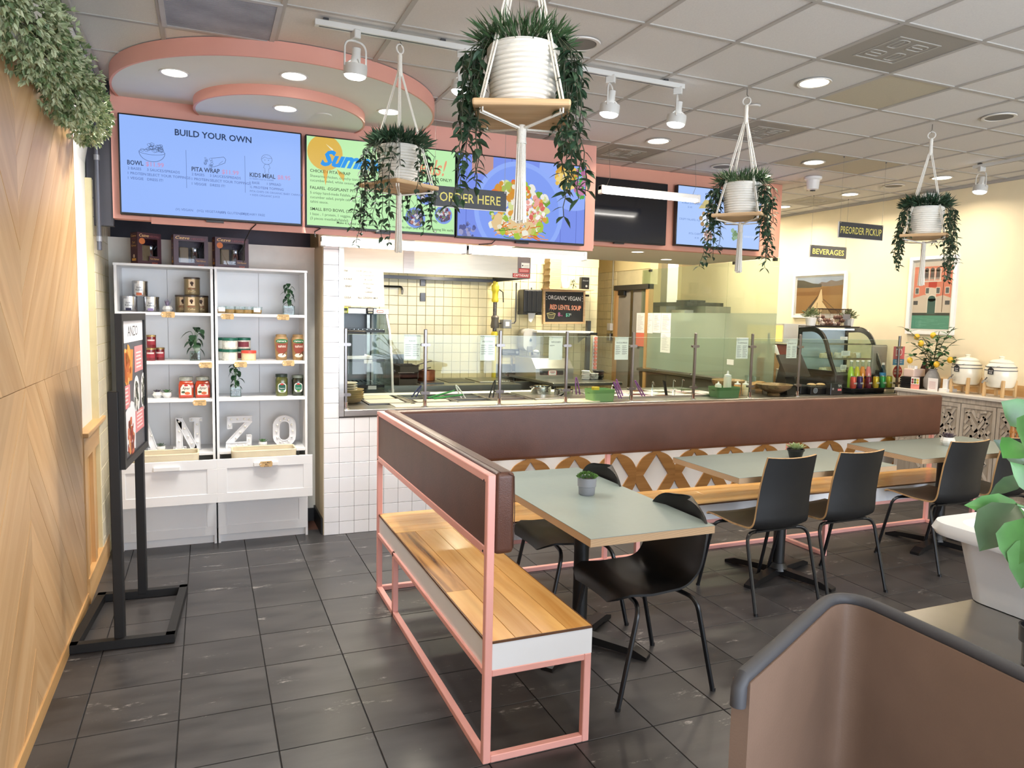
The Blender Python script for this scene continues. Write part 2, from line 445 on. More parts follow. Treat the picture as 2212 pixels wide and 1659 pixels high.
M_wire = mat('steel_wire', (150, 146, 138), .4, metal=1)
M_brass = mat('brass', (190, 150, 80), .25, metal=1.0)

# ================================================================== floor
fl = MB().box(-.7, 6.75, -2.6, 9.4, -.12, -.006)
floor = struct(make('floor', fl, M_grout, loc=(0, 0, 0)))
TS = .3480
fx0, fy0 = -.0783*1.61, 1.8721*1.61
tile_me = None; nt_ = 0
rest = MB()
for i in range(-3, 21):
    for j in range(-14, 9):
        x0, y0 = fx0+i*TS, fy0+j*TS
        x1, y1 = x0+TS, y0+TS
        if x1 < -.62 or x0 > 6.6 or y0 > 5.30: continue
        cx, cy = x0+TS/2, y0+TS/2
        vis = any(sees((cx+a, cy+b, 0), 30) for a in (-.17, .17) for b in (-.17, .17)) and nt_ < 298
        ax0, ax1 = max(x0, -.63)+.0022, min(x1, 6.66)-.0022
        if not vis:
            rest.box(ax0, ax1, y0+.0022, y1-.0022, -.006, 0); continue
        if x0 < -.63 or tile_me is None:
            q = MB().rbox(ax0-cx, ax1-cx, -TS/2+.0016, TS/2-.0016, -.006, 0, .0012, 1) if x0 < -.63 else MB().rbox(-TS/2+.0022, TS/2-.0022, -TS/2+.0022, TS/2-.0022, -.006, 0, .0012, 1)
            me = mesh_of('floor_tile', q, M_floor, (0, 0, 0), False)
            if x0 >= -.63: tile_me = me
        else: me = tile_me
        o = bpy.data.objects.new('floor_tile', me); COL.objects.link(o); o.parent = floor; o.location = (cx, cy, 0); nt_ += 1
r_ = make('floor_tiles_beyond', rest, M_floor, floor); r_['kind'] = 'stuff'
make('kitchen_floor', MB().box(-.6, 6.66, 5.35, 9.3, -.006, -.001), mat('quarry_tile', (92, 60, 48), .5), floor)

# ================================================================== ceiling with tiles and grid
cl = MB().box(-.7, 6.75, -2.6, 9.4, CEIL+.03, CEIL+.12)
ceiling = struct(make('ceiling', cl, mat('plenum', (120, 116, 110), .9), loc=(0, 0, 0)))
CT = .5068; cx0, cy0 = 1.1507*1.61, 1.8268*1.61
M_dtile = mat('ceiling_tile_discoloured', (190, 182, 160), .9, var=.03, scale=120, bump=.5, bscale=260)
ct_me = mesh_of('ceiling_tile', MB().rbox(-CT/2+.008, CT/2-.008, -CT/2+.008, CT/2-.008, CEIL+.004, CEIL+.02, .003, 1), M_ctile, (0, 0, 0), False)
ct_me2 = mesh_of('ceiling_tile', MB().rbox(-CT/2+.008, CT/2-.008, -CT/2+.008, CT/2-.008, CEIL+.004, CEIL+.02, .003, 1), M_dtile, (0, 0, 0), False)
HOLES = {(2, -1), (3, 2), (2, 4), (8, 6)}      # air diffusers sit in these cells
bars = MB(); restc = MB()
for i in range(-5, 10):
    for j in range(-11, 13):
        x0, y0 = cx0+i*CT, cy0+j*CT
        if (i, j) in HOLES: continue
        xa, xb = max(x0, -.6)+.008, min(x0+CT, 6.66)-.008
        if xb-xa < .03: continue
        c = (x0+CT/2, y0+CT/2, CEIL)
        vis = any(sees((c[0]+a, c[1]+b, CEIL), 20) for a in (-.25, .25) for b in (-.25, .25)) and y0 < 7
        if not vis or x0 < -.6 or x0+CT > 6.66:
            (restc if not vis else restc).box(xa, xb, y0+.008, y0+CT-.008, CEIL+.004, CEIL+.02); continue
        o = bpy.data.objects.new('ceiling_tile', ct_me2 if (i, j) in ((3, 0), (5, 3), (6, 3)) else ct_me); COL.objects.link(o); o.parent = ceiling; o.location = (c[0], c[1], 0)
make('edge_tile', restc, M_ctile, ceiling)['kind'] = 'stuff'
for i in range(-5, 11):
    x = cx0+i*CT
    if -.6 < x < 6.66: make('grid_bar', MB().rbox(x-.012, x+.012, -2.5, 9.3, CEIL-.002, CEIL+.006, .0015, 1), M_tbar, ceiling)
for j in range(-11, 14):
    y = cy0+j*CT
    if -2.5 < y < 9.3: make('grid_bar', MB().rbox(-.6, 6.66, y-.012, y+.012, CEIL-.001, CEIL+.006, .0015, 1), M_tbar, ceiling)
struct(make('trim_1', MB().box(-.555, -.528, -2.5, 5.0, CEIL-.022, CEIL+.002), M_tbar))
struct(make('trim_2', MB().box(6.635, 6.66, -2.5, 9.3, CEIL-.022, CEIL+.002), M_tbar))

# ================================================================== walls
def left_profile(x_in):  # wall leans in slightly towards the ceiling
    return [(x_in, 0), (x_in, 2.45), (-.553, CEIL+.03), (-.75, CEIL+.03), (-.75, 0)]
wall_left = struct(make('wall_left', MB().prism(left_profile(-.648), (0, -2.6, 0), (1, 0, 0), (0, 0, 1), (0, 12.0, 0)), M_wwhite, loc=(0, 0, 0)))
wall_right = struct(make('wall_right', MB().box(6.66, 6.8, -2.6, 9.4, 0, CEIL+.03), M_cream, loc=(0, 0, 0)))
wr = MB()
for a, b, c, d in ((-.75, -.15, 0, 2.97), (6.2, 6.8, 0, 2.97), (-.15, 6.2, 0, .12), (-.15, 6.2, 2.5, 2.97)): wr.box(a, b, -2.7, -2.55, c, d)
wall_rear = struct(make('wall_rear', wr, M_wwhite, loc=(0, 0, 0)))
for k, x in enumerate((1.12, 2.39, 3.66, 4.93)):
    make('mullion', MB().box(x-.03, x+.03, -2.66, -2.6, .12, 2.5), M_black, wall_rear)
# kitchen back wall and side walls
wall_back = struct(make('wall_back', MB().box(-.75, 4.66, 8.309, 8.45, 0, CEIL+.03), [M_ygrout], loc=(0, 0, 0)))
make('upper_wall', MB().box(-.7, 4.66, 8.300, 8.312, 2.26, CEIL), M_yellow, wall_back)
TW = .1090
yt_me = mesh_of('wall_tile', MB().rbox(-TW/2+.0022, TW/2-.0022, 0, .009, -TW/2+.0022, TW/2-.0022, .0018, 1), M_ytile, (0, 0, 0), False)
ybeyond = MB(); n_ = 0
for i in range(-1, 29):
    for j in range(0, 21):
        x, z = 1.605+(i+.5)*TW, -.03+(j+.5)*TW
        if x+TW/2 > 4.665: continue
        if .86 < z < 2.0 and n_ < 300 and x > 1.62 or (2.0 < z < 2.26 and x > 3.2):
            o = bpy.data.objects.new('wall_tile', yt_me); COL.objects.link(o); o.parent = wall_back; o.location = (x, 8.300, z); n_ += 1
        else: ybeyond.box(x-TW/2+.0022, x+TW/2-.0022, 8.3, 8.31, z-TW/2+.0022, z+TW/2-.0022)
make('wall_tiles_beyond', ybeyond, M_ytile, wall_back)['kind'] = 'stuff'
wall_kitchen = struct(make('wall_kitchen', MB().box(5.209, 5.32, 8.76, 9.4, 0, CEIL).box(5.209, 5.32, 7.94, 8.76, 2.06, CEIL), M_ygrout, loc=(0, 0, 0)))
make('upper_wall', MB().box(5.2, 5.21, 7.94, 9.4, 2.26, CEIL), M_yellow, wall_kitchen)
yx_me = mesh_of('wall_tile', MB().rbox(0, .009, -TW/2+.0022, TW/2-.0022, -TW/2+.0022, TW/2-.0022, .0018, 1), M_ytile, (0, 0, 0), False)
for i in range(6):
    for j in range(5, 21):
        o = bpy.data.objects.new('wall_tile', yx_me); COL.objects.link(o); o.parent = wall_kitchen; o.location = (5.2, 8.76+.005+(i+.5)*TW, -.03+(j+.5)*TW)
struct(make('wall_far', MB().box(4.66, 6.75, 9.3, 9.42, 0, CEIL).box(4.52, 4.66, 8.45, 9.3, 0, CEIL), M_yellow, loc=(0, 0, 0)))
# alcove behind the shelving
wall_alcove = struct(make('wall_alcove', MB().box(-.66, .76, 5.70, 5.76, 0, 2.094), mat('alcove_white', (238, 236, 228), .6), loc=(0, 0, 0)))
struct(make('wall_service', MB().box(-.66, .79, 6.2, 6.26, 0, CEIL), mat('dark_service_panel', (66, 68, 78), .32, metal=.7, var=.1), loc=(0, 0, 0)))
struct(make('wall_service_side', MB().box(.79, .83, 5.72, 6.26, 2.094, CEIL), mat('beige_panel', (206, 192, 164), .6), loc=(0, 0, 0)))
struct(make('baseboard_alcove', MB().box(.655, .757, 5.685, 5.70, 0, .10).box(.745, .757, 5.30, 5.70, 0, .12), M_black))
# tiled strip on the left wall beside the shelving
al = make('tile_backing', MB().box(-.648, -.612, 5.0, 5.70, 0, 2.37), M_ygrout, wall_left)
al_me = mesh_of('wall_tile', MB().rbox(-.006, 0, -TW/2+.002, TW/2-.002, -TW/2+.002, TW/2-.002, .0015, 1), mat('ivory_tile', (226, 216, 190), .3, rand=.03), (0, 0, 0), False)
for i in range(6):
    for j in range(21):
        o = bpy.data.objects.new('wall_tile', al_me); COL.objects.link(o); o.parent = al; o.location = (-.6085, 5.01+(i+.5)*TW, 2.365-(j+.5)*TW)

# ------------------------------------------------------------------ tiled end wall and counter front
wall_counter = struct(make('wall_counter', MB().box(.7645, .877, 5.276, 5.72, 0, 2.085).box(.877, 2.066, 5.276, 5.36, 0, .868), M_wgrout, loc=(0, 0, 0)))
wt_me = mesh_of('wall_tile', MB().rbox(-TW/2+.0012, TW/2-.0012, 0, .007, -TW/2+.0012, TW/2-.0012, .0015, 1), M_wtile, (0, 0, 0), False)
z_first = .0935
for i in range(12):
    for j in range(20):
        z0 = z_first-TW+j*TW
        if i > 0 and z0+TW > .875: continue
        if z0 > 2.08: continue
        x = .7600+(i+.5)*TW
        if z0 < 0 or z0+TW > 2.085:
            a, b = max(z0, 0)+.001, min(z0+TW, 2.085)-.0012
            o = make('wall_tile', MB().rbox(x-TW/2+.0012, x+TW/2-.0012, 5.27, 5.277, a, b, .0015, 1), M_wtile, wall_counter)
        else:
            o = bpy.data.objects.new('wall_tile', wt_me); COL.objects.link(o); o.parent = wall_counter; o.location = (x, 5.27, z0+TW/2)
make('side_panel', MB().box(.757, .7645, 5.283, 5.72, 0, 2.085), mat('tan_panel', (205, 190, 160), .6, var=.1, stretch=(1, 1, .15)), wall_counter)
make('steel_corner_trim', MB().box(.868, .902, 5.262, 5.30, .868, 2.088).box(.877, .902, 5.30, 5.72, .868, 2.088), M_steel, wall_counter)

# lattice front of the counter: white board with a veneer lattice (period .4 m, nodes at z .468)
panel = struct(make('wall_counter_front', MB().box(2.067, 6.6, 5.283, 5.36, 0, .868), mat('white_board', (240, 240, 238), .5, var=.01), loc=(0, 0, 0)))
make('end_board', MB().box(6.6, 6.625, 5.27, 5.95, 0, .90), M_lattice, panel)
def strip_poly(sx, sz):
    """veneer strip between a diamond (straight edge) and a star (concave arc), node offsets from the diamond centre"""
    a, b = (.128, 0), (0, .178)                   # diamond corner towards x and z
    # star cells sit at (+-.2, +-.2) in the lattice: tips at .16 (x) and .136 (z) from the star centre
    t1, t2 = (.2, .2-.138), (.2-.165, .2)          # star tips near this edge
    pts = [a, (.2, 0), t1]
    c = Vector((.2-.0, .2-.0))
    n = 10
    for i in range(1, n):
        t = i/n; mx = (t1[0]*(1-t)+t2[0]*t); mz = (t1[1]*(1-t)+t2[1]*t)
        bul = .03*math.sin(PI*t)                 # arc bulges into the star
        mx += bul*.62; mz += bul*.78
        pts.append((mx, mz))
    pts += [t2, (0, .2), b]
    pts = [(sx*x, sz*z) for x, z in pts]
    return pts if sx*sz > 0 else pts[::-1]
strips = {}
for k in range(0, 13):
    xc = 1.992+.4*k
    for r in (-.131, .269, .669):
        for sx in (1, -1):
            for sz in (1, -1):
                pl = [(xc+p[0], r+p[1]) for p in strip_poly(sx, sz)]
                for (a, b, c) in ((-1, 0, -2.068), (1, 0, 6.6), (0, -1, 0), (0, 1, .866)): pl = clip_poly(pl, a, b, c)
                if len(pl) < 3: continue
                make('lattice_strip', MB().prism(pl, (0, 5.283, 0), (1, 0, 0), (0, 0, 1), (0, -.013, 0)), M_lattice, panel)

# ------------------------------------------------------------------ pink fascia boards with the menu screens, and soffit
fas1 = struct(make('wall_fascia_front', MB().box(-.505, 2.755, 5.0, 5.09, 2.145, 2.915), M_pinkwall, loc=(0, 0, 0)))
make('lower_lip', MB().box(-.30, 2.74, 4.985, 5.0, 2.125, 2.165), M_pinkwall, fas1)
fas2 = struct(make('wall_fascia_rear', MB().box(2.6, 5.17, 5.65, 5.72, 2.245, CEIL), mat('salmon_wall_paint', (222, 160, 138), .6, var=.015), loc=(0, 0, 0)))
soffit = struct(make('ceiling_soffit', MB().box(2.6, 5.168, 5.72, 7.0, 2.245, 2.30), mat('soffit_paint', (226, 220, 198), .7, var=.01), loc=(0, 0, 0)))
# ================================================================== left wall: sunburst wood panel, wainscot, greenery
wp = thing('wood_wall_panel', 'tall maple wall panel of diagonal planks mirrored about a cross seam', 'wall panel', (-.648, 2.0, .06))
M_burst = wood('diagonal_plank', (218, 182, 136), (190, 146, 96), 'Z', .8, .42, .10, 0, .9)
node = (3.155, 1.311); yr, zr = (.9, 4.41), (.06, 2.56)
make('backing', MB().box(-.648, -.634, yr[0], yr[1], zr[0], zr[1]), mat('panel_backing', (120, 84, 50), .7), wp)
BW = .118*math.sqrt(2)
for qy0, qy1, sy in ((yr[0], node[0], -1), (node[0], yr[1], 1)):
    for qz0, qz1, sz in ((zr[0], node[1], -1), (node[1], zr[1], 1)):
        ang = math.atan2(sz, sy)
        for k in range(-16, 16):
            lo, hi = k*BW, (k+1)*BW          # strip between lines sz*(y-ny)... parallel to the diagonal
            pl = [(qy0, qz0), (qy1, qz0), (qy1, qz1), (qy0, qz1)]
            pl = clip_poly(pl, sy, -sz, hi+sy*node[0]-sz*node[1]); pl = clip_poly(pl, -sy, sz, -(lo+sy*node[0]-sz*node[1])) if len(pl) > 2 else pl
            if len(pl) < 3: continue
            cy = sum(p[0] for p in pl)/len(pl); cz = sum(p[1] for p in pl)/len(pl)
            pl = [(p[0]+(cy-p[0])*.002, p[1]+(cz-p[1])*.002) for p in pl]
            mb = MB().prism(pl, (-.634, 0, 0), (0, 1, 0), (0, 0, 1), (.014+.0007*(k % 3), 0, 0))
            rot = Matrix.Rotation(-(ang-PI/2), 4, 'X'); cen = Vector((-.634, cy, cz))
            for q in range(len(mb.v)): mb.v[q] = tuple(rot @ (Vector(mb.v[q])-cen))
            me = mesh_of('plank', mb, M_burst, (0, 0, 0), False)
            o = bpy.data.objects.new('plank', me); COL.objects.link(o); o.parent = wp
            o.location = cen-Vector(WLOC[wp.name]); o.rotation_euler = (ang-PI/2, 0, 0)
make('edge_strip', MB().box(-.648, -.618, 4.41, 4.414, .0, 2.56), M_oak, wp)
make('base_strip', MB().box(-.648, -.612, .9, 4.44, 0, .062), M_oaky, wp)

wn = thing('wainscot', 'oak shaker wainscot panelling low on the wall behind poster stand', 'wainscot', (-.648, 4.85, 0))
make('backing', MB().box(-.648, -.634, 4.42, 5.29, 0, .9), M_oak, wn)
make('cap_rail', MB().rbox(-.648, -.592, 4.42, 5.16, .915, .94, .004), M_oaky, wn)
make('top_rail', MB().box(-.634, -.614, 4.42, 5.16, .79, .915), M_oaky, wn)
make('base_rail', MB().box(-.648, -.606, 4.42, 5.29, 0, .14), M_oaky, wn)
for y0, y1 in ((4.42, 4.50), (4.72, 4.80), (5.06, 5.16)): make('stile', MB().box(-.634, -.614, y0, y1, .14, .79), M_oak, wn)

hg = thing('boxwood_garland', 'bushy pale green boxwood garland along top of wood panel', 'garland', (-.55, 3.4, 2.5))
make('branch', MB().tube([(-.56, 2.0+.1*i, 2.60+.02*math.sin(i*1.7)) for i in range(25)], .012, 6), mat('garland_stem', (70, 76, 48), .8), hg)
rg = random.Random(3)
for grp, colr in enumerate(((162, 174, 132), (108, 130, 86), (190, 198, 160))):
    mb = MB()
    for k in range(1500):
        y = 2.05+rg.random()*2.38; a = rg.random()*2*PI; r = .145*math.sqrt(.25+.75*rg.random())*(.75+.25*math.sin(y*9)+.15*math.sin(y*23)+.2)
        if y > 4.3: r *= max(.35, (4.46-y)/.16)
        p = Vector((-.535+r*math.cos(a)*.75, y, 2.56+r*math.sin(a)))
        p.x = max(p.x, -.628)
        out = Vector((math.cos(a)*.8, rg.uniform(-.6, .6), math.sin(a)+.15)).normalized()
        for q in range(4):
            d = (out+Vector((rg.uniform(-.8, .8), rg.uniform(-.8, .8), rg.uniform(-.8, .8)))).normalized()
            mb.leaf(p, d, (rg.uniform(-1, 1), rg.uniform(-1, 1), 1), rg.uniform(.018, .030), .014, .3, .1, 2)
    make('foliage', mb, mat('boxwood_%d' % grp, colr, .55, var=.2, scale=30), hg)

# poster stand
ps = thing('poster_stand', 'black metal floor stand holding framed food poster', 'poster stand', (-.37, 4.12, 0))
M_poster_black = mat('stand_black', (15, 15, 16), .5, var=.15)
bz = .045
A, Bc, Cc, D = (-.60, 3.80), (-.185, 3.775), (-.145, 4.42), (-.555, 4.44)
for p, q in ((A, Bc), (Bc, Cc), (Cc, D), (D, A)):
    d = Vector((q[0]-p[0], q[1]-p[1], 0)); L = d.length; ang = math.atan2(d.y, d.x)
    mb = MB().box(-.02, L+.02, -.02, .02, .004, bz); mb.xform(Matrix.Translation((p[0], p[1], 0)) @ Matrix.Rotation(ang, 4, 'Z')); make('base_bar', mb, M_poster_black, ps)
pn, pf = Vector((-.405, 3.815, 0)), Vector((-.352, 4.43, 0)); dv = (pf-pn).normalized(); nv = Vector((dv.y, -dv.x, 0))
Rm = Matrix.Translation(pn) @ Matrix.Rotation(math.atan2(dv.y, dv.x), 4, 'Z')
W_ = (pf-pn).length
make('post', MB().rbox(-.022, .022, -.022, .022, bz-.02, 1.225, .003).xform(Rm), M_poster_black, ps)
make('post', MB().rbox(W_-.022, W_+.022, -.022, .022, bz-.02, 1.225, .003).xform(Rm), M_poster_black, ps)
fr = make('poster_frame', MB().ring(frame_poly(W_+.02, .73), frame_poly(W_-.05, .66), (W_/2, -.045, 1.22), (1, 0, 0), (0, 0, 1), (0, .03, 0)).xform(Rm), M_poster_black, ps)
for a in (.0, W_): make('frame_clip', MB().box(a-.012, a+.012, -.03, .0, 1.1, 1.2).xform(Rm), M_poster_black, ps)
pw, ph = W_-.07, .66
pic = make('poster', MB().box(.035, W_-.035, -.034, -.028, .89, 1.55).xform(Rm), mat('poster_slate', (84, 84, 92), .35, var=.15, scale=9, stretch=(1, 1, 4)), ps)
o3 = Rm @ Vector((.035, -.0345, .89))
pr = Print(o3, Rm.to_3x3() @ Vector((1, 0, 0)), (0, 0, 1))
pr.rect(0, ph*.84, pw, ph, ink((240, 238, 242))); pr.text('ANZO', pw*.5, ph*.885, .052, ink((60, 60, 64)), 'C', 0, width=pw*.48)
rp_ = random.Random(5)
def pile(pr, cx, cy, rx, ry, cols, n, r, k=2, rnd=rp_):
    for i in range(n):
        a = rnd.random()*2*PI; q = math.sqrt(rnd.random()); pr.blob(cx+rx*q*math.cos(a), cy+ry*q*math.sin(a), r*(.6+.8*rnd.random()), ink(rnd.choice(cols)), k+(i % 5)*.2, rnd=rnd)
pr.poly([(0, ph*.56), (pw*.42, ph*.55), (pw*.5, ph*.78), (0, ph*.8)], ink((206, 130, 50))); pile(pr, pw*.2, ph*.67, pw*.18, ph*.1, [(222, 150, 60), (200, 110, 40), (240, 190, 110), (180, 90, 30)], 40, .03)
for x0, y0, x1, y1 in ((.55, .60, .97, .80), (0, .36, .30, .53), (.52, .13, .97, .30)):
    pr.rect(pw*x0, ph*y0, pw*x1, ph*y1, ink((222, 138, 140)), 2)
    for t in range(5): pr.rect(pw*(x0+.08), ph*(y0+.03+.028*t), pw*(x1-.08-.03*(t % 2)), ph*(y0+.042+.028*t), ink((244, 214, 212)), 3)
for cx in (.62, .98):
    pts = [(min(pw, pw*cx+.085*math.cos(t/14*PI)), ph*.42+.1*math.sin(t/14*PI)) for t in range(28)]
    pr.poly(pts, ink((226, 226, 226)), 2); pile(pr, pw*cx*.97, ph*.42, .05, .075, [(50, 54, 48), (90, 96, 80), (30, 32, 32), (200, 196, 190)], 40, .014, 3)
pr.poly([(pw*.1, ph*.05), (pw*.5, ph*.02), (pw*.55, ph*.36), (pw*.35, ph*.4), (pw*.08, ph*.34)], ink((228, 228, 232)), 2); pile(pr, pw*.28, ph*.13, .09, .085, [(170, 70, 50), (220, 150, 90), (120, 60, 50), (200, 110, 80)], 46, .02, 3)
pr.build('poster_print', pic)

# ================================================================== corner bench
bn = thing('corner_bench', 'L-shaped bench with pink tube frame, maple seat and brown leather backs', 'bench', (.91, 2.33, 0))
T = .029
X0, YB, Y0 = .893, 4.115, 2.32
def bar(x0, x1, y0, y1, z0, z1, n='frame_bar'): return make(n, MB().rbox(x0, x1, y0, y1, z0, z1, .0025, 1), M_pink, bn)
bar(X0, X0+T, Y0, Y0+T, 0, 1.06, 'post'); bar(X0, X0+T, YB-T, YB, 0, 1.055, 'post')
bar(1.296, 1.325, Y0, Y0+T, 0, .35, 'leg'); bar(X0, X0+T, 3.70, 3.70+T, 0, .35, 'leg')
bar(X0+T, 1.296, Y0, Y0+T, .325, .35); bar(X0+T, 1.296, Y0, Y0+T, 0, .027)
bar(X0, X0+T, Y0+T, YB-T, .325, .35); bar(X0, X0+T, Y0+T, YB-T, 0, .027)
bar(X0, X0+T, Y0+T, YB-T, 1.03, 1.06, 'top_rail'); bar(X0, X0+T, Y0+T, YB-T, .768, .80, 'back_rail')
XE = 5.46
bar(X0+T, XE, YB-T, YB, 1.03, 1.055, 'top_rail'); bar(X0+T, XE, YB-T, YB, .76, .785, 'back_rail'); bar(X0+T, XE, YB-T, YB, .325, .35); bar(X0+T, XE, YB-T, YB, 0, .027)
bar(1.325, XE, 3.70, 3.70+T, .325, .35)
for x in (2.40, 3.93, XE-T):
    bar(x, x+T, YB-T, YB, .027, 1.03, 'post'); bar(x, x+T, 3.70, 3.70+T, 0, .325, 'leg'); bar(x, x+T, 3.70+T, YB-T, 0, .027); bar(x, x+T, 3.70+T, YB-T, .325, .35)
for y, z in ((2.36, 1.035), (2.36, .78), (4.09, 1.035), (4.09, .78)): make('bolt', MB().cyl((X0-.002, y, z), (X0+.001, y, z), .004, n=10), M_black, bn)
M_apron = mat('white_gloss_apron', (236, 237, 240), .22, var=.01)
make('apron', MB().box(X0+T, 1.326, Y0+.002, Y0+.016, .35, .452), M_apron, bn)
make('apron', MB().box(.903, .917, Y0+T, YB-T, .35, .452), M_apron, bn)
make('apron', MB().box(1.312, 1.326, Y0+.016, 3.70, .35, .452), M_apron, bn)
make('apron', MB().box(1.312, 2.86, 3.70, 3.714, .35, .452), M_apron, bn); make('apron', MB().box(2.862, 4.4, 3.70, 3.714, .35, .452), M_apron, bn); make('apron', MB().box(4.402, XE, 3.70, 3.714, .35, .452), M_apron, bn)
make('edge_trim', MB().box(X0+T, 1.328, Y0, Y0+.004, .448, .457).box(.900, .904, Y0+T, YB-T, .448, .457).box(1.324, 1.328, Y0, 3.70, .448, .457).box(1.324, XE, 3.697, 3.701, .448, .457), mat('dark_edge', (96, 62, 34), .5), bn)
M_figured = wood('figured_maple_plank', (206, 152, 88), (112, 70, 36), 'Y', 1.3, .22, .02, .35, 1.3)
rb = random.Random(11)
xs = [.905, 1.012, 1.118, 1.222, 1.324]
cuts = [(2.325, 2.82, 3.70), (2.325, 3.70), (2.325, 2.98, 3.70), (2.325, 3.70)]
for k in range(4):
    for a, b in zip(cuts[k], cuts[k][1:]): make('seat_plank', MB().rbox(max(xs[k], .905)+.0008, xs[k+1]-.0008, a+.0006, b-.0006, .437, .457, .001, 1), M_figured if k == 0 and a > 2.5 else M_benchwood, bn, loc=((xs[k]+xs[k+1])/2-.91, (a+b)/2-2.33, .44))
ys = [3.702, 3.805, 3.908, 4.01, 4.10]
for k in range(4):
    x = .905
    while x < XE-.01:
        x2 = min(XE, x+rb.uniform(.6, 1.3))
        if XE-x2 < .25: x2 = XE
        make('seat_plank', MB().rbox(x+.0006, x2-.0006, ys[k]+.0006, ys[k+1]-.0006, .437, .457, .001, 1), M_benchwoodx, bn, loc=((x+x2)/2-.91, (ys[k]+ys[k+1])/2-2.33, .44)); x = x2
def pad(x0, x1, y0, y1, z0, z1, name='back_pad'):
    bm = bmesh.new(); bmesh.ops.create_cube(bm, size=1)
    for v in bm.verts: v.co = Vector(((x0+x1)/2+v.co.x*(x1-x0), (y0+y1)/2+v.co.y*(y1-y0), (z0+z1)/2+v.co.z*(z1-z0)))
    bmesh.ops.bevel(bm, geom=bm.edges[:], offset=.022, segments=4, affect='EDGES', profile=.6)
    mb = MB(); bm.verts.index_update(); mb.add([v.co for v in bm.verts], [tuple(v.index for v in f.verts) for f in bm.faces]); bm.free()
    return make(name, mb, M_leather, bn, smooth=True, angle=60)
p1 = pad(.924, .998, 2.322, 4.085, .77, 1.066)
p2 = pad(.924, 5.43, 4.010, 4.085, .742, 1.062)
make('back_board', MB().box(.897, .923, 2.35, 4.085, .80, 1.03), M_leather, bn)
M_seam = mat('seam', (70, 42, 32), .6)
make('piping', MB().tube([(.995, 2.326, .79), (.996, 2.3215, .92), (.992, 2.323, 1.05), (.97, 2.3225, 1.063)], .0016, 6), M_seam, p1)
make('piping', MB().tube([(.944, 2.33+.2*i, 1.0655) for i in range(9)], .0016, 5), M_seam, p1)

# ================================================================== tables
M_lam = mat('grey_green_laminate', (138, 150, 145), .3, var=.02, scale=30, spec=.4)
def ply_material():
    m = bpy.data.materials.new('plywood_edge'); nt, b = nodes_of(m); N, L = nt.nodes, nt.links
    geo = N.new('ShaderNodeNewGeometry'); wv = N.new('ShaderNodeTexWave'); wv.bands_direction = 'Z'; wv.inputs['Scale'].default_value = 75; wv.inputs['Distortion'].default_value = 1.0; wv.inputs['Detail'].default_value = 2
    L.new(geo.outputs['Position'], wv.inputs['Vector']); rp = N.new('ShaderNodeValToRGB'); rp.color_ramp.elements[0].color = lin((150, 118, 84)); rp.color_ramp.elements[1].color = lin((206, 176, 140))
    L.new(wv.outputs['Fac'], rp.inputs['Fac']); L.new(rp.outputs['Color'], b.inputs['Base Color']); b.inputs['Roughness'].default_value = .6
    return m
M_ply = ply_material()
def table(label, x0, x1, y0, y1, rot, base=None):
    cx, cy = base or ((x0+x1)/2, (y0+y1)/2)
    t = thing('dining_table', label, 'table', (cx, cy, 0), 'dining tables')
    make('table_edge', MB().box(x0, x1, y0, y1, .706, .738), M_ply, t)
    make('table_top', MB().rbox(x0, x1, y0, y1, .738, .7405, .0006, 1), M_lam, t)
    make('column', MB().cyl((cx, cy, .06), (cx, cy, .69), .037, n=20), M_black, t, smooth=True)
    make('top_plate', MB().box(cx-.2, cx+.2, cy-.02, cy+.02, .69, .706).box(cx-.02, cx+.02, cy-.2, cy+.2, .69, .706), M_black, t)
    hub = make('hub', MB().lathe([(.065, .045), (.06, .06), (.045, .09)], (cx, cy, 0), 16), M_blackp, t, smooth=True)
    for k in range(4):
        a = rot+k*PI/2
        mb = MB().prism([(0, .062), (.29, .044), (.36, .018), (.36, 0), (.30, 0), (.26, .014), (0, .02)], (0, -.03, 0), (1, 0, 0), (0, 0, 1), (0, .06, 0))
        mb.xform(Matrix.Translation((cx, cy, 0)) @ Matrix.Rotation(a, 4, 'Z')); make('base_arm', mb, M_blackp, t)
    return t
table('grey table with small grey pot on it, beside the short bench arm', 1.39, 1.994, 2.47, 3.72, math.radians(38))
table('grey table in the middle of the row with rosette succulent on it', 2.732, 3.958, 3.197, 3.825, math.radians(20))
table('grey table farthest right with purple succulent in white pot on it', 4.315, 5.545, 3.30, 3.91, math.radians(15))

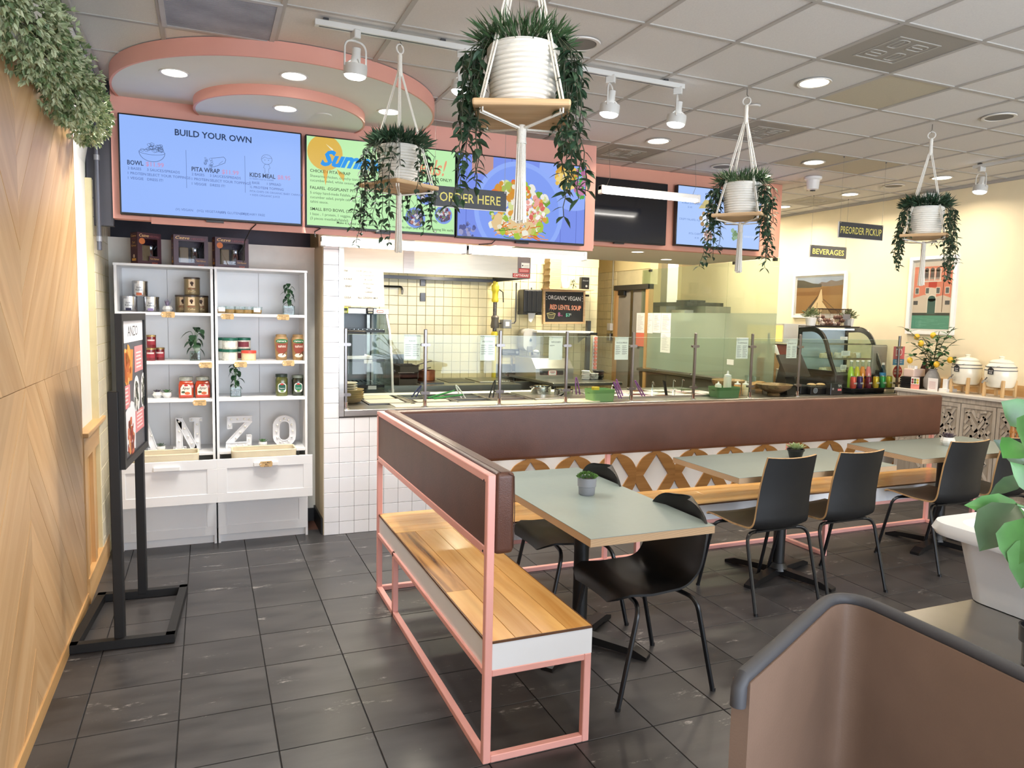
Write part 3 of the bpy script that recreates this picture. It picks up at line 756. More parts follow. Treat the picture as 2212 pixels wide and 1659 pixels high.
# ================================================================== chairs
M_shell = mat('black_chair_shell', (19, 19, 20), .45, var=.1)
M_seattop = mat('worn_brown_black_seat', (62, 56, 48), .4, var=.15)
M_plyedge = wood('chair_ply_edge', (196, 160, 112), (160, 122, 80), 'Z', 3, .5, .05)
M_leg = mat('black_tube', (14, 15, 18), .3, var=.05)
def bez(p0, p1, p2, n=6):
    p0, p1, p2 = Vector(p0), Vector(p1), Vector(p2)
    return [p0*(1-t)**2+p1*2*t*(1-t)+p2*t*t for t in [i/n for i in range(n+1)]]
def shell(name, path, width_fn, curve_fn, th, m, parent, nu=12, edge=None):
    """sheet swept along path [(y,z,ny,nz)] with a width and transverse curvature"""
    top = []; bot = []
    k = len(path); acc = [0.0]
    for i in range(1, k): acc.append(acc[-1]+math.hypot(path[i][0]-path[i-1][0], path[i][1]-path[i-1][1]))
    for i, (y, z, ny, nz) in enumerate(path):
        t = acc[i]/acc[-1]; w = width_fn(t); cv = curve_fn(t)
        for j in range(nu+1):
            u = -1+2*j/nu; d = cv*u*u
            top.append((u*w, y+ny*d, z+nz*d)); bot.append((u*w, y+ny*(d-th), z+nz*(d-th)))
    n1 = nu+1; mb = MB(); fs = []
    for i in range(k-1):
        for j in range(nu): fs.append((i*n1+j, i*n1+j+1, (i+1)*n1+j+1, (i+1)*n1+j))
    o = k*n1
    mb.add(top+bot, fs+[tuple(v+o for v in f[::-1]) for f in fs])
    if isinstance(m, (list, tuple)):
        mb.m = [0]*len(fs)+[1]*len(fs)
    rim = [(i*n1) for i in range(k)][::-1]
    loop = [j for j in range(nu+1)]+[i*n1+nu for i in range(1, k)]+[(k-1)*n1+j for j in range(nu-1, -1, -1)]+[i*n1 for i in range(k-2, 0, -1)]
    mb.cur = 2 if isinstance(m, (list, tuple)) and len(m) > 2 else 0
    ef = [(loop[(q+1) % len(loop)], loop[q], loop[q]+o, loop[(q+1) % len(loop)]+o) for q in range(len(loop))]
    mb.f += ef; mb.m += [mb.cur]*len(ef)
    return make(name, mb, m, parent, smooth=True, angle=50)
def path_of(pts):
    """points (y,z) from seat front to back top with normals (towards the sitter)"""
    out = []
    for i, (y, z) in enumerate(pts):
        a = pts[max(i-1, 0)]; b = pts[min(i+1, len(pts)-1)]; dy, dz = b[0]-a[0], b[1]-a[1]; L = math.hypot(dy, dz) or 1
        out.append((y, z, dz/L, -dy/L))
    return out
def legs(root, front, rear, zt, w_top=.15, spread=.235):
    for s in (-1, 1):
        for (yt, yf) in (front, rear):
            foot = Vector((s*spread, yf, .0)); kn = Vector((s*(w_top+.075), yt+(yf-yt)*.12, zt)); top = Vector((s*.06, yt*.85, zt))
            pts = [top, Vector((s*(w_top+.02), yt, zt))]+bez((s*(w_top+.02), yt, zt), kn, kn+(foot-kn)*.14, 5)[1:]+[foot]
            make('leg', MB().tube(pts, .0105, 8), M_leg, root, smooth=True)
            make('foot_cap', MB().cyl(foot, foot+Vector((0, 0, .014)), .012, n=8), M_blackp, root)
# plywood chair with square back, sitter faces +Y
def plywood_chair():
    c = thing('plywood_chair', '', 'chair', (0, 0, 0), 'plywood chairs')
    pts = [(.235, .447), (.22, .457), (.17, .458), (0, .448), (-.1, .443)]
    pts += [tuple(v) for v in [(p.x, p.y) for p in bez((-.1, .443, 0), (-.178, .437, 0), (-.185, .52, 0), 7)][1:]]
    pts += [(-.19, .60), (-.202, .70), (-.222, .80), (-.238, .868)]
    sh = shell('seat_shell', path_of(pts), lambda t: (.205-.01*min(1, max(0, t*3-1))-.03*max(0, t-.5))*(1 if t < .97 else .985), lambda t: .010+.018*min(1, max(0, (t-.3)/.25)), .011, [M_seattop, M_shell, M_plyedge], c)
    legs(c, (.13, .25), (-.12, -.25), .428)
    make('seat_bracket', MB().box(-.15, .15, .12, .14, .424, .436).box(-.15, .15, -.13, -.11, .424, .434), M_leg, c)
    return c
pc = plywood_chair(); used = False
for x, y, rz, lb in ((2.99, 3.295, 0.02, 'plywood chair with square black back, leftmost at the middle grey table'),
                     (3.53, 3.305, 0.02, 'plywood chair with square black back, right one at the middle grey table'),
                     (4.585, 3.385, -.02, 'plywood chair with square black back in front of purple succulent table'),
                     (5.13, 3.40, -.02, 'plywood chair with square black back half hidden by foreground leaves')):
    if not used: pc.location = (x, y, 0); pc.rotation_euler = (0, 0, rz); pc['label'] = lb; used = True
    else: dup(pc, (x, y, 0), rz, lb)
# moulded plastic chair with round back
def moulded_chair():
    c = thing('moulded_chair', '', 'chair', (0, 0, 0), 'moulded black chairs')
    pts = [(.235, .425), (.225, .450), (.18, .466), (.08, .457), (-.06, .448)]
    pts += [(p.x, p.y) for p in bez((-.06, .448, 0), (-.185, .44, 0), (-.212, .56, 0), 8)][1:]
    pts += [(-.220, .60), (-.226, .64), (-.232, .68), (-.237, .71), (-.241, .74), (-.244, .76), (-.246, .775), (-.248, .788), (-.249, .798), (-.250, .806), (-.250, .812)]
    def wf(t):
        w = .222
        if t > .80: w = .222*math.sqrt(max(.02, 1-((t-.80)/.205)**2.6))
        if t < .12: w = .222*(.62+.38*math.sqrt(max(0, 1-((.12-t)/.12)**2)))
        return w-.012*math.exp(-((t-.5)/.15)**2)
    shell('seat_shell', path_of(pts), wf, lambda t: .016+.034*min(1, max(0, (t-.3)/.25)), .010, M_shell, c, nu=16)
    legs(c, (.13, .235), (-.13, -.245), .428, .15, .235)
    return c
mc = moulded_chair(); mc.location = (1.775, 2.70, 0); mc.rotation_euler = (0, 0, PI/2); mc['label'] = 'round-backed black moulded chair nearest camera, at table with grey pot'
dup(mc, (1.78, 3.42, 0), PI/2, 'round-backed black moulded chair behind the grey pot, tucked under table')

# ================================================================== little plants on the tables
g1 = thing('potted_grass', 'tiny green plant in ridged grey pot on nearest table', 'plant', (1.727, 3.125, .7405))
make('pot', MB().lathe([(.036, .7405), (.040, .745), (.0425, .782), (.046, .784), (.0475, .826), (.044, .827), (.043, .80)], (1.727, 3.125, 0), 28, cap=False).lathe([(.0001, .742), (.036, .7405)], (1.727, 3.125, 0), 28, cap=False), mat('grey_pot', (138, 140, 146), .5, var=.02), g1, smooth=True)
make('soil', MB().lathe([(.0001, .815), (.043, .815)], (1.727, 3.125, 0), 20, cap=False), mat('soil', (50, 40, 30), .9), g1)
mb = MB(); r_ = random.Random(8)
for k in range(420):
    a = r_.random()*6.28; q = math.sqrt(r_.random())*.046; p = Vector((1.727+q*math.cos(a), 3.125+q*math.sin(a), .82+.022*(1-(q/.05)**2)+.006*r_.random()))
    mb.leaf(p, (math.cos(a)*q*18+r_.uniform(-.5, .5), math.sin(a)*q*18+r_.uniform(-.5, .5), .8), (r_.uniform(-1, 1), r_.uniform(-1, 1), .3), .014, .006, .2, .2, 2)
make('foliage', mb, mat('fresh_green', (84, 122, 52), .6, var=.35, scale=60), g1)
def rosette(name, label, c, pot_m, leaf_m, r, hpot, black=True):
    t = thing(name, label, 'plant', c)
    if black: pf = [(r*.62, 0), (r*.66, .004), (r*.86, hpot*.8), (r*.95, hpot*.82), (r*.97, hpot), (r*.88, hpot), (r*.86, hpot*.85)]
    else: pf = [(r*.6, 0), (r*.95, hpot*.35), (r*1.02, hpot*.6), (r*.85, hpot), (r*.74, hpot), (r*.72, hpot*.85)]
    make('pot', MB().lathe([(a, c[2]+b) for a, b in pf]+[(.0001, c[2]+hpot*.85)], c[:2]+(0,), 10 if not black else 20), pot_m, t, smooth=black)
    q = random.Random(hash(label) % 1000)
    for ring, (n, el, L) in enumerate(((9, .25, 1.15), (8, .6, .95), (6, 1.0, .75), (4, 1.3, .5))):
        for k in range(n):
            a = 2*PI*(k+.5*(ring % 2))/n; d = Vector((math.cos(a)*math.cos(el), math.sin(a)*math.cos(el), math.sin(el)))
            make('leaf', MB().leaf((c[0]+.15*r*math.cos(a), c[1]+.15*r*math.sin(a), c[2]+hpot*.9), d, (0, 0, 1), r*L, r*.5, .5, -.25, 5), leaf_m, t, smooth=True)
    return t
rosette('succulent', 'pale green rosette succulent in black pot on middle table', (3.493, 3.567, .7405), M_blackp, mat('pale_succulent', (150, 164, 116), .5, var=.25, scale=30), .058, .062)
rosette('succulent', 'purple succulent in faceted white pot on far right table', (5.0, 3.632, .7405), mat('white_ceramic', (240, 238, 232), .35, var=.02), mat('purple_succulent', (98, 84, 92), .5, var=.25, scale=30), .05, .062, False)
# ================================================================== menu screens
M_bezel = mat('screen_bezel', (14, 14, 16), .3, var=.02)
def screen(label, x0, x1, y, z0, z1, face):
    t = thing('menu_screen', label, 'screen', ((x0+x1)/2, y, z0), 'wall menu screens')
    make('casing', MB().rbox(x0, x1, y-.022, y+.028, z0, z1, .004, 1), M_bezel, t)
    dp = make('display', MB().box(x0+.009, x1-.009, y-.0235, y-.021, z0+.014, z1-.009), face, t)
    make('sensor_bar', MB().box((x0+x1)/2-.05, (x0+x1)/2+.05, y-.02, y+.01, z0-.012, z0), M_bezel, t)
    pr = Print((x0+.009, y-.0236, z0+.014), (1, 0, 0), (0, 0, 1)); pr.clip = (0, 0, x1-x0-.018, z1-z0-.023); return t, dp, pr, x1-x0-.018, z1-z0-.023
B1 = scr((150, 184, 252)); INK1 = scr((48, 66, 100)); INK2 = scr((92, 118, 178)); PINKI = scr((196, 150, 196))
# screen 1
t, dp, pr, w, h = screen('leftmost menu screen, blue, reading BUILD YOUR OWN', -.462, .578, 4.955, 2.163, 2.748, B1)
pr.text('BUILD YOUR OWN', w*.50, h*.845, h*.066, INK1, 'C', .022, width=w*.425)
def rows(pr, x, y, lines, m, hh, dy):
    for a, b in lines:
        pr.text(a, x, y, hh, m, 'L', .008); pr.text(b, x+pr.tab, y, hh, m, 'L', .008); y -= dy
pr.tab = w*.10
for x, nm, py_, sz in ((.035, 'BOWL', .495, .105), (.375, 'PITA WRAP', .485, .155), (.70, 'KIDS MEAL', .480, .15)):
    pr.text(nm, w*x, h*py_, h*.047, INK1, 'L', .02, width=w*sz*(.8 if nm == 'BOWL' else 1.0)); pr.text('$8.95' if 'KIDS' in nm else '$11.99', w*(x+sz*(.8 if nm == 'BOWL' else 1.0)+.012), h*py_, h*.046, PINKI, 'L', .02)
rows(pr, w*.037, h*.445, (('2 BASES', '3 SAUCES/SPREADS'), ('1 PROTEIN', 'SELECT YOUR TOPPINGS'), ('1 VEGGIE', 'DRESS IT!')), INK2, h*.027, h*.05)
rows(pr, w*.375, h*.44, (('2 BASES', '3 SAUCES/SPREADS'), ('1 PROTEIN', 'SELECT YOUR TOPPINGS'), ('1 VEGGIE', 'DRESS IT!')), INK2, h*.027, h*.05)
pr.text('12 YEARS OLD & UNDER', w*.70, h*.452, h*.017, INK2)
rows(pr, w*.70, h*.405, (('1 BASE', '1 SPREAD'), ('½ PROTEIN', '1 TOPPING')), INK2, h*.027, h*.05)
pr.text('PITA CHIPS OR ORGANIC BABY CARROTS', w*.70, h*.312, h*.022, INK2); pr.text('+ KIDS ORGANIC JUICE', w*.70, h*.272, h*.022, INK2)
for x in (.345, .672): pr.rect(w*x, h*.30, w*(x+.0022), h*.70, INK2)
for i, s in enumerate(('(V) VEGAN', '(VG) VEGETARIAN', '(GF) GLUTEN FREE', '(DF) DAIRY FREE')): pr.text(s, w*(.285+.115*i+(.012 if i > 1 else 0)), h*.055, h*.026, INK2)
cx, cy, r = w*.165, h*.655, w*.068     # drawn bowl
pr.line([(cx+r*math.cos(a), cy-r*.1+r*.8*math.sin(a)) for a in [PI+PI*i/16 for i in range(17)]], .0022, INK1); pr.line([(cx+r*math.cos(a), cy-r*.1+r*.22*math.sin(a)) for a in [2*PI*i/20 for i in range(21)]], .0018, INK1)
rs = random.Random(2)
for i in range(22):
    px_, py_ = cx+rs.uniform(-.8, .8)*r, cy+rs.uniform(0, .55)*r*(1); q = rs.uniform(.1, .24)*r; a0 = rs.random()*3
    pr.line([(px_+q*math.cos(a0+k*2*PI/5), py_+q*.8*math.sin(a0+k*2*PI/5)) for k in range(6)], .0014, INK1)
cx, cy = w*.505, h*.60                 # drawn wrap
pr.line([(cx-.01, cy-.03), (cx+.055, cy), (cx+.062, cy+.022), (cx+.05, cy+.036), (cx-.02, cy+.022)], .002, INK1); pr.line([(cx+.02, cy-.01), (cx+.045, cy+.012)], .0014, INK1)
for i in range(16):
    px_, py_ = cx-.035+rs.uniform(-.022, .022), cy-.006+rs.uniform(-.026, .026); q = rs.uniform(.004, .01)
    pr.line([(px_+q*math.cos(k*2*PI/5), py_+q*math.sin(k*2*PI/5)) for k in range(6)], .0012, INK1)
cx, cy = w*.80, h*.63                  # drawn child outline
pr.line([(cx+.032*math.cos(a), cy+.03+.03*math.sin(a)) for a in [2*PI*i/18 for i in range(19)]], .0016, INK1); pr.line([(cx-.03, cy+.03), (cx-.012, cy+.045), (cx+.008, cy+.036), (cx+.03, cy+.04)], .0014, INK1)
pr.line([(cx-.02, cy-.022), (cx-.012, cy), (cx+.012, cy), (cx+.02, cy-.022), (cx+.012, cy-.025), (cx+.01, cy-.05), (cx+.016, cy-.052)], .0014, INK1); pr.line([(cx-.02, cy-.022), (cx-.012, cy-.025), (cx-.01, cy-.05), (cx-.016, cy-.052)], .0014, INK1)
for s in (-1, 1): pr.disc(cx+s*.011, cy+.026, .0022, INK1)
pr.build('screen_image', dp)
# screen 2
t, dp, pr, w, h = screen('pale green menu screen headed Summer behind a hanging planter', .600, 1.616, 4.955, 2.160, 2.745, scr((192, 240, 178)))
G1 = scr((30, 44, 30)); G2 = scr((98, 128, 96))
pr.disc(w*.115, h*.83, h*.20, scr((222, 182, 84)), 1); pr.poly([(w*.12, h*.93), (w*.165, h*.88), (w*.172, h*.80), (w*.16, h*.86)], scr((240, 232, 190)), 2)
pr.poly([(w*.10, h*.63), (w*.135, h*.63), (w*.118, h*.46)], scr((228, 176, 80)), 2); pr.poly([(w*.19, h*.66), (w*.24, h*.60), (w*.235, h*.52), (w*.20, h*.60)], scr((222, 182, 84)), 2)
pr.text('Summer', w*.085, h*.69, h*.17, scr((32, 150, 236)), 'L', .045, .45, 3, width=w*.50); pr.text('Deals!', w*.66, h*.70, h*.19, scr((236, 160, 120)), 'L', .01, .35, 3, width=w*.28)
pr.text('$8.95 ONLY!', w*.82, h*.635, h*.036, G1, 'L', .012, width=w*.155)
y = h*.60
for hd, ls in (('CHICKEN PITA WRAP', ('Shawarma chicken, crunchy tzatziki, chickpeas, romaine, red', 'cucumber salad, white onions, tomatoes, garlic sauce.')),
               ('FALAFEL -EGGPLANT PITA WRAP (V)', ('5 crispy hand-made Falafels, roasted eggplant, hummus, tomato', 'cucumber salad, purple cabbage slaw, pickles, tomatoes, lemon', 'tahini sauce.')),
               ('SMALL BYO BOWL (20OZ)', ('1 base , 1 protein, 1 veggies, 1 spread/ sauce, toppings, 1 dressing', '(3 pieces meatballs/falafel)'))):
    pr.text(hd, w*.02, y, h*.034, G1, 'L', .008); y -= h*.055
    for l in ls: pr.text(l, w*.02, y, h*.030, G2, 'L', .006); y -= h*.05
    y -= h*.035
pr.text('Make it a meal w/ Fountain drink - house made pita chips (any additional topping 50c each)', w*.19, h*.035, h*.028, G1, 'L', .006)
for cx, cy, r in ((.72, .17, .10), (.80, .47, .11), (.92, .23, .09)):
    pr.disc(w*cx, h*cy, w*r*.7, scr((132, 160, 232)), 2); pr.disc(w*cx, h*cy, w*r*.56, scr((96, 120, 190)), 3)
    for i in range(60):
        a = rs.random()*6.28; q = math.sqrt(rs.random())*w*r*.5; pr.blob(w*cx+q*math.cos(a), h*cy+q*math.sin(a), .009*(.5+rs.random()), scr(rs.choice([(110, 60, 90), (210, 210, 220), (90, 90, 110), (180, 120, 110), (120, 140, 110)])), 4+(i % 5)*.2, rnd=rs)
pr.build('screen_image', dp)
# screen 3: bowl of food on blue boards
t, dp, pr, w, h = screen('blue menu screen showing a salad bowl photo behind ORDER HERE sign', 1.622, 2.640, 4.955, 2.155, 2.742, scr((126, 148, 236)))
for x in (.06, .22, .40, .62, .80, .93): pr.rect(w*x, 0, w*(x+.004), h, scr((96, 114, 200)), 1)
pr.rect(w*.10, h*.78, w*.26, h, scr((196, 150, 140)), 1.2); pr.disc(w*.47, h*.36, h*.62, scr((148, 176, 250)), 2, n=48); pr.disc(w*.47, h*.36, h*.56, scr((132, 160, 244)), 3, n=48)
pr.disc(w*.90, h*.92, h*.50, scr((150, 176, 250)), 1.6, n=48)
def heap(cx, cy, rx, ry, cols, n, r, k):
    for i in range(n):
        a = rs.random()*6.28; q = math.sqrt(rs.random()); pr.blob(min(w, w*cx+rx*q*math.cos(a)), min(h, h*cy+ry*q*math.sin(a)), r*(.5+rs.random()), scr(rs.choice(cols)), k+(i % 7)*.15, rnd=rs)
heap(.47, .40, .23, .20, [(214, 222, 150), (160, 190, 70), (236, 230, 200), (226, 160, 70), (120, 160, 60), (240, 236, 226)], 170, .022, 4)
heap(.40, .60, .14, .07, [(214, 150, 60), (170, 190, 90), (236, 232, 214), (230, 120, 60)], 70, .018, 5.4)
heap(.58, .37, .10, .10, [(238, 170, 160), (250, 244, 240), (220, 110, 100), (190, 200, 120)], 90, .013, 5.6)
heap(.44, .17, .20, .06, [(240, 238, 220), (170, 200, 70), (230, 200, 150)], 50, .026, 5.8)
for i in range(70):
    x, y = w*.47+rs.uniform(-.20, .15), rs.uniform(.01, .10); a = rs.uniform(-.6, 1.6); pts = [(x, y)]
    for q in range(5): a += rs.uniform(-.3, .3); x += .018*math.cos(a); y += .012*math.sin(a); pts.append((x, max(.002, y)))
    pr.line(pts, .006, scr(rs.choice([(232, 130, 50), (214, 110, 40), (240, 160, 80), (90, 150, 60)])), 6+(i % 6)*.12)
heap(.84, .84, .09, .09, [(232, 190, 90), (214, 160, 60), (244, 214, 130)], 80, .016, 4); heap(.96, .80, .045, .12, [(200, 130, 170), (180, 110, 150), (90, 170, 80)], 50, .014, 5)
heap(.08, .08, .06, .05, [(110, 120, 180), (160, 160, 200), (90, 96, 150)], 30, .012, 3); heap(.04, .52, .03, .02, [(220, 180, 160), (236, 220, 210)], 12, .014, 3)
pr.build('screen_image', dp)
# screens 4 and 5 on the rear fascia
M_off = mat('screen_off', (20, 22, 30), .10, var=.02, spec=.6)
t, dp, pr, w, h = screen('switched off black screen between two lit menu screens', 2.85, 3.808, 5.60, 2.275, 2.815, M_off)
t, dp, pr, w, h = screen('rightmost menu screen, pale blue, listing sides', 3.910, 4.868, 5.60, 2.283, 2.823, scr((176, 204, 255)))
pr.text('SIDES & DIPS', w*.31, h*.845, h*.075, scr((70, 100, 160)), 'L', .004, width=w*.44); S2 = scr((110, 140, 200))
for nm, p_, x, y in (('KUBBA EMPANADAS', '$1.85', .045, .70), ('CRISPY FALAFEL 4 pc', '', .02, .42), ('PITA CHIPS (V)', '$1.85', .14, .18)):
    pr.text(nm, w*x, h*y, h*.036, S2); pr.text(p_, w*(x+.07), h*(y-.065), h*.030, S2)
pr.poly([(w*.24, h*.64), (w*.31, h*.80), (w*.36, h*.80), (w*.38, h*.66)], scr((206, 190, 130))); pr.poly([(w*.32, h*.66), (w*.37, h*.79), (w*.44, h*.70), (w*.45, h*.64)], scr((188, 168, 140)), 1.5)
pr.disc(w*.33, h*.46, h*.12, scr((226, 236, 255)), 1)
for k in range(6): pr.disc(w*.33+.055*math.cos(k), h*.46+.055*math.sin(k), .02, scr((172, 140, 96)), 2)
pr.disc(w*.36, h*.18, h*.10, scr((226, 230, 246)), 1); heap(.36, .18, .045, .045, [(150, 110, 110), (190, 150, 140), (220, 190, 170)], 40, .012, 2)
heap(.68, .24, .03, .05, [(120, 150, 110), (150, 180, 150)], 20, .014, 2); pr.text('SIGNATURE DIPS', w*.80, h*.20, h*.034, scr((220, 232, 255)))
pr.build('screen_image', dp)
# cables under the screens
for pts, lb in (([(.30, 4.965, 2.16), (.27, 4.97, 2.13), (.235, 5.05, 2.06), (.23, 5.2, 1.93)], 'black cable looping down from the blue BUILD YOUR OWN screen'), ([(.70, 4.97, 2.16), (.66, 4.96, 2.135), (.665, 4.95, 2.10)], 'short black cable below the green screen by tube light'), ([(1.93, 4.96, 2.158), (1.90, 4.96, 2.13), (1.80, 4.955, 2.118)], 'short black cable below the salad bowl screen'), ([(3.02, 5.62, 2.275), (2.98, 5.62, 2.258), (2.9, 5.62, 2.27), (2.8, 5.62, 2.28)], 'black cable under the switched off screen')):
    tag(make('cable', MB().tube(pts, .0035, 6), M_blackp, smooth=True), lb, 'cable')

# ================================================================== tube lights
M_tube = emis('tube_lens', (255, 250, 240), 6.0)
def tube_light(label, x0, x1, y, z):
    t = thing('tube_light', label, 'tube light', ((x0+x1)/2, y, z), 'strip tube lights')
    make('housing', MB().rbox(x0, x1, y-.03, y+.03, z+.012, z+.05, .004, 1), M_whitep, t)
    make('lens', MB().lathe([(.0001, x0+.03), (.026, x0+.031), (.026, x1-.031), (.0001, x1-.03)], (0, y-.004, z+.015), 16, axis='X'), M_tube, t, smooth=True)
    for x in (x0, x1-.028): make('end_cap', MB().rbox(x, x+.028, y-.033, y+.03, z-.014, z+.052, .006, 2), M_whitep, t)
    d = bpy.data.lights.new('tube_glow', 'AREA'); d.shape = 'RECTANGLE'; d.size = x1-x0-.08; d.size_y = .03; d.energy = TUBE_W; d.color = NEUTRAL
    o = bpy.data.objects.new('tube_glow', d); COL.objects.link(o); o.parent = t; o.location = (0, 0, -.02)
    return t
tube_light('strip tube light below the green menu screen', .70, 1.70, 4.95, 2.058)
tube_light('strip tube light below the salad bowl screen', 1.715, 2.66, 4.95, 2.058)
tl = tube_light('strip tube light hung on chains before the black screen', 2.86, 3.80, 5.12, 2.60)
for x in (2.92, 3.74):
    make('chain', MB().tube([(x, 5.12, 2.65), (x+.03, 5.12, 2.72), (x+.012, 5.12, CEIL)], .0016, 5), M_wire, tl)

# corner pipe
cp = thing('corner_pipe', 'grey vertical pipe in the dark corner left of the fascia', 'pipe', (-.575, 4.99, 1.9))
make('tube', MB().cyl((-.578, 4.97, 1.95), (-.578, 4.97, 2.88), .013, n=12), mat('pipe_grey', (92, 94, 104), .35, metal=.6), cp, smooth=True)
for z in (2.62, 2.47, 2.0): make('coupling', MB().cyl((-.578, 4.97, z), (-.578, 4.97, z+.03), .0165, n=12), mat('coupling_grey', (140, 142, 148), .35, metal=.6), cp, smooth=True)
struct(make('wall_corner_shade', MB().box(-.64, -.505, 5.02, 5.08, 2.10, CEIL), mat('corner_gap_shade', (58, 58, 66), .5)))  # dark sheet whose colour stands in for the shade in the open gap

# ================================================================== shelving units
def cabinet(x0, x1, label, dlabel):
    yf, yb = 5.33, 5.68
    c = thing('shelf_cabinet', label, 'cabinet', ((x0+x1)/2, 5.5, 0), 'white shelf cabinets')
    make('side_panel', MB().box(x0, x0+.016, yf, yb, 0, 1.885), M_white, c); make('side_panel', MB().box(x1-.016, x1, yf, yb, 0, 1.885), M_white, c)
    make('top_board', MB().rbox(x0-.004, x1+.004, yf-.008, yb, 1.885, 1.901, .0015, 1), M_white, c)
    xm = (x0+x1)/2
    make('back_panel', MB().box(x0+.016, xm-.001, yb-.006, yb, .62, 1.885), M_white, c); make('back_panel', MB().box(xm+.001, x1-.016, yb-.006, yb, .62, 1.885), M_white, c)
    for z in (1.59, 1.266, 1.010, .642): make('shelf', MB().rbox(x0+.016, x1-.016, yf+.004, yb-.006, z-.02, z, .0015, 1), M_white, c)
    make('plinth', MB().box(x0+.016, x1-.016, yf+.03, yf+.045, 0, .055), M_white, c); make('inner_floor', MB().box(x0+.016, x1-.016, yf+.03, yb-.006, .055, .07), M_white, c)
    for z0, z1, yd in ((.343, .632, 5.10), (.058, .336, 5.328)):
        e = .006 if yd < 5.2 else .0
        d = make('drawer', MB().box(x0-e+.001, x1+e-.001, yd+.006, yd+.016, z0, z1), M_white, c)
        fw = .062
        make('rail', MB().rbox(x0-e+.001, x1+e-.001, yd, yd+.0065, z1-fw, z1, .001, 1), M_white, d); make('rail', MB().rbox(x0-e+.001, x1+e-.001, yd, yd+.0065, z0, z0+fw, .001, 1), M_white, d)
        make('stile', MB().rbox(x0-e+.001, x0-e+fw, yd, yd+.0065, z0+fw, z1-fw, .001, 1), M_white, d); make('stile', MB().rbox(x1+e-fw, x1+e-.001, yd, yd+.0065, z0+fw, z1-fw, .001, 1), M_white, d)
        if yd < 5.2:
            make('handle', MB().rbox(xm-.078, xm+.078, yd-.022, yd+.002, .575, .603, .003, 1), M_whitep, d)
            make('drawer_box', MB().box(x0+.03, x0+.042, yd+.016, 5.6, z0+.02, z1-.08).box(x1-.042, x1-.03, yd+.016, 5.6, z0+.02, z1-.08).box(x0+.03, x1-.03, yd+.016, 5.6, z0+.02, z0+.03), M_white, d)
    return c
cabinet(-.545, .043, 'left white shelf cabinet behind the poster stand', ''); cabinet(.053, .655, 'right white shelf cabinet beside the tiled wall', '')
M_canvas = mat('beige_canvas', (222, 210, 182), .85, var=.04, bump=.4, bscale=300)
for x0, x1, lb in ((-.47, -.06, 'beige fabric bin sitting in the left open drawer'), (.14, .56, 'beige fabric bin sitting in the right open drawer')):
    t = thing('fabric_bin', lb, 'bin', ((x0+x1)/2, 5.22, .42), 'beige fabric bins')
    cx_, cy_ = (x0+x1)/2, 5.235; ww, dd_ = x1-x0, .20
    A_ = frame_poly(ww*.94, dd_*.92, .03); B_ = frame_poly(ww, dd_, .035)
    n = len(A_); vs = [(cx_+p[0], cy_+p[1], .40) for p in A_]+[(cx_+p[0], cy_+p[1], .668) for p in B_]+[(cx_+p[0]*.95, cy_+p[1]*.9, .668) for p in B_]+[(cx_+p[0]*.93, cy_+p[1]*.88, .45) for p in A_]
    fs = [tuple(range(n))[::-1], tuple(range(3*n, 4*n))]
    for L_ in range(3): fs += [(L_*n+i, L_*n+(i+1) % n, (L_+1)*n+(i+1) % n, (L_+1)*n+i) for i in range(n)]
    make('body', MB().add(vs, fs), M_canvas, t, smooth=True); make('rim', MB().tube([(cx_+p[0]*.975, cy_+p[1]*.95, .669) for p in B_+B_[:1]], .006, 6), M_canvas, t, smooth=True)

# ---- price tags
M_kraft = mat('kraft_tag', (214, 178, 124), .7, var=.05)
for x, y, z, ls, lb in ((-.235, 5.322, 1.575, ('Turkish', 'Coffee', '$ 12.95'), 'Turkish coffee on top shelf left'), (.13, 5.322, 1.57, ('Walnut', 'Candy', '$ 8.95'), 'walnut candy on top shelf right'), (.492, 5.322, 1.572, ('Honey Cotton', 'Candy', '$ 5.95'), 'candy below the glass potted plant'),
                       (-.012, 5.322, 1.24, ('Honey with', 'nuts', '$ 8.50'), 'nuts on second shelf left'), (.21, 5.322, 1.243, ('Pistachio', 'Halva', '$ 8.50'), 'halva on second shelf right'), (.525, 5.322, 1.25, ('Artisanal', 'Tahini', '$ 8.95'), 'tahini on second shelf right'),
                       (-.053, 5.322, .985, ('Home made', 'Ajvar', '$ 6.95'), 'red pepper spread on third shelf'), (.352, 5.072, .59, ('Extra Meal', 'Mix', '$ 5.95'), 'meal mix on the right drawer handle')):
    t = thing('price_tag', 'kraft paper price tag for '+lb, 'price tag', (x, y, z-.02), 'kraft price tags')
    pl = [(-.043, 0), (-.034, .018), (.036, .02), (.042, .012), (.042, -.012), (.036, -.02), (-.034, -.018)]
    b_ = make('card', MB().prism(pl[::-1], (x, y, z), (1, 0, 0), (0, 0, 1), (0, .0015, 0)), M_kraft, t)
    p_ = Print((x, y-.0002, z), (1, 0, 0), (0, 0, 1))
    for k, l in enumerate(ls): p_.text(l, .004, .006-.0125*k, .0085, M_txt, 'C', .004, .2)
    p_.disc(-.033, 0, .004, ink((240, 236, 226))); p_.build('writing', b_)

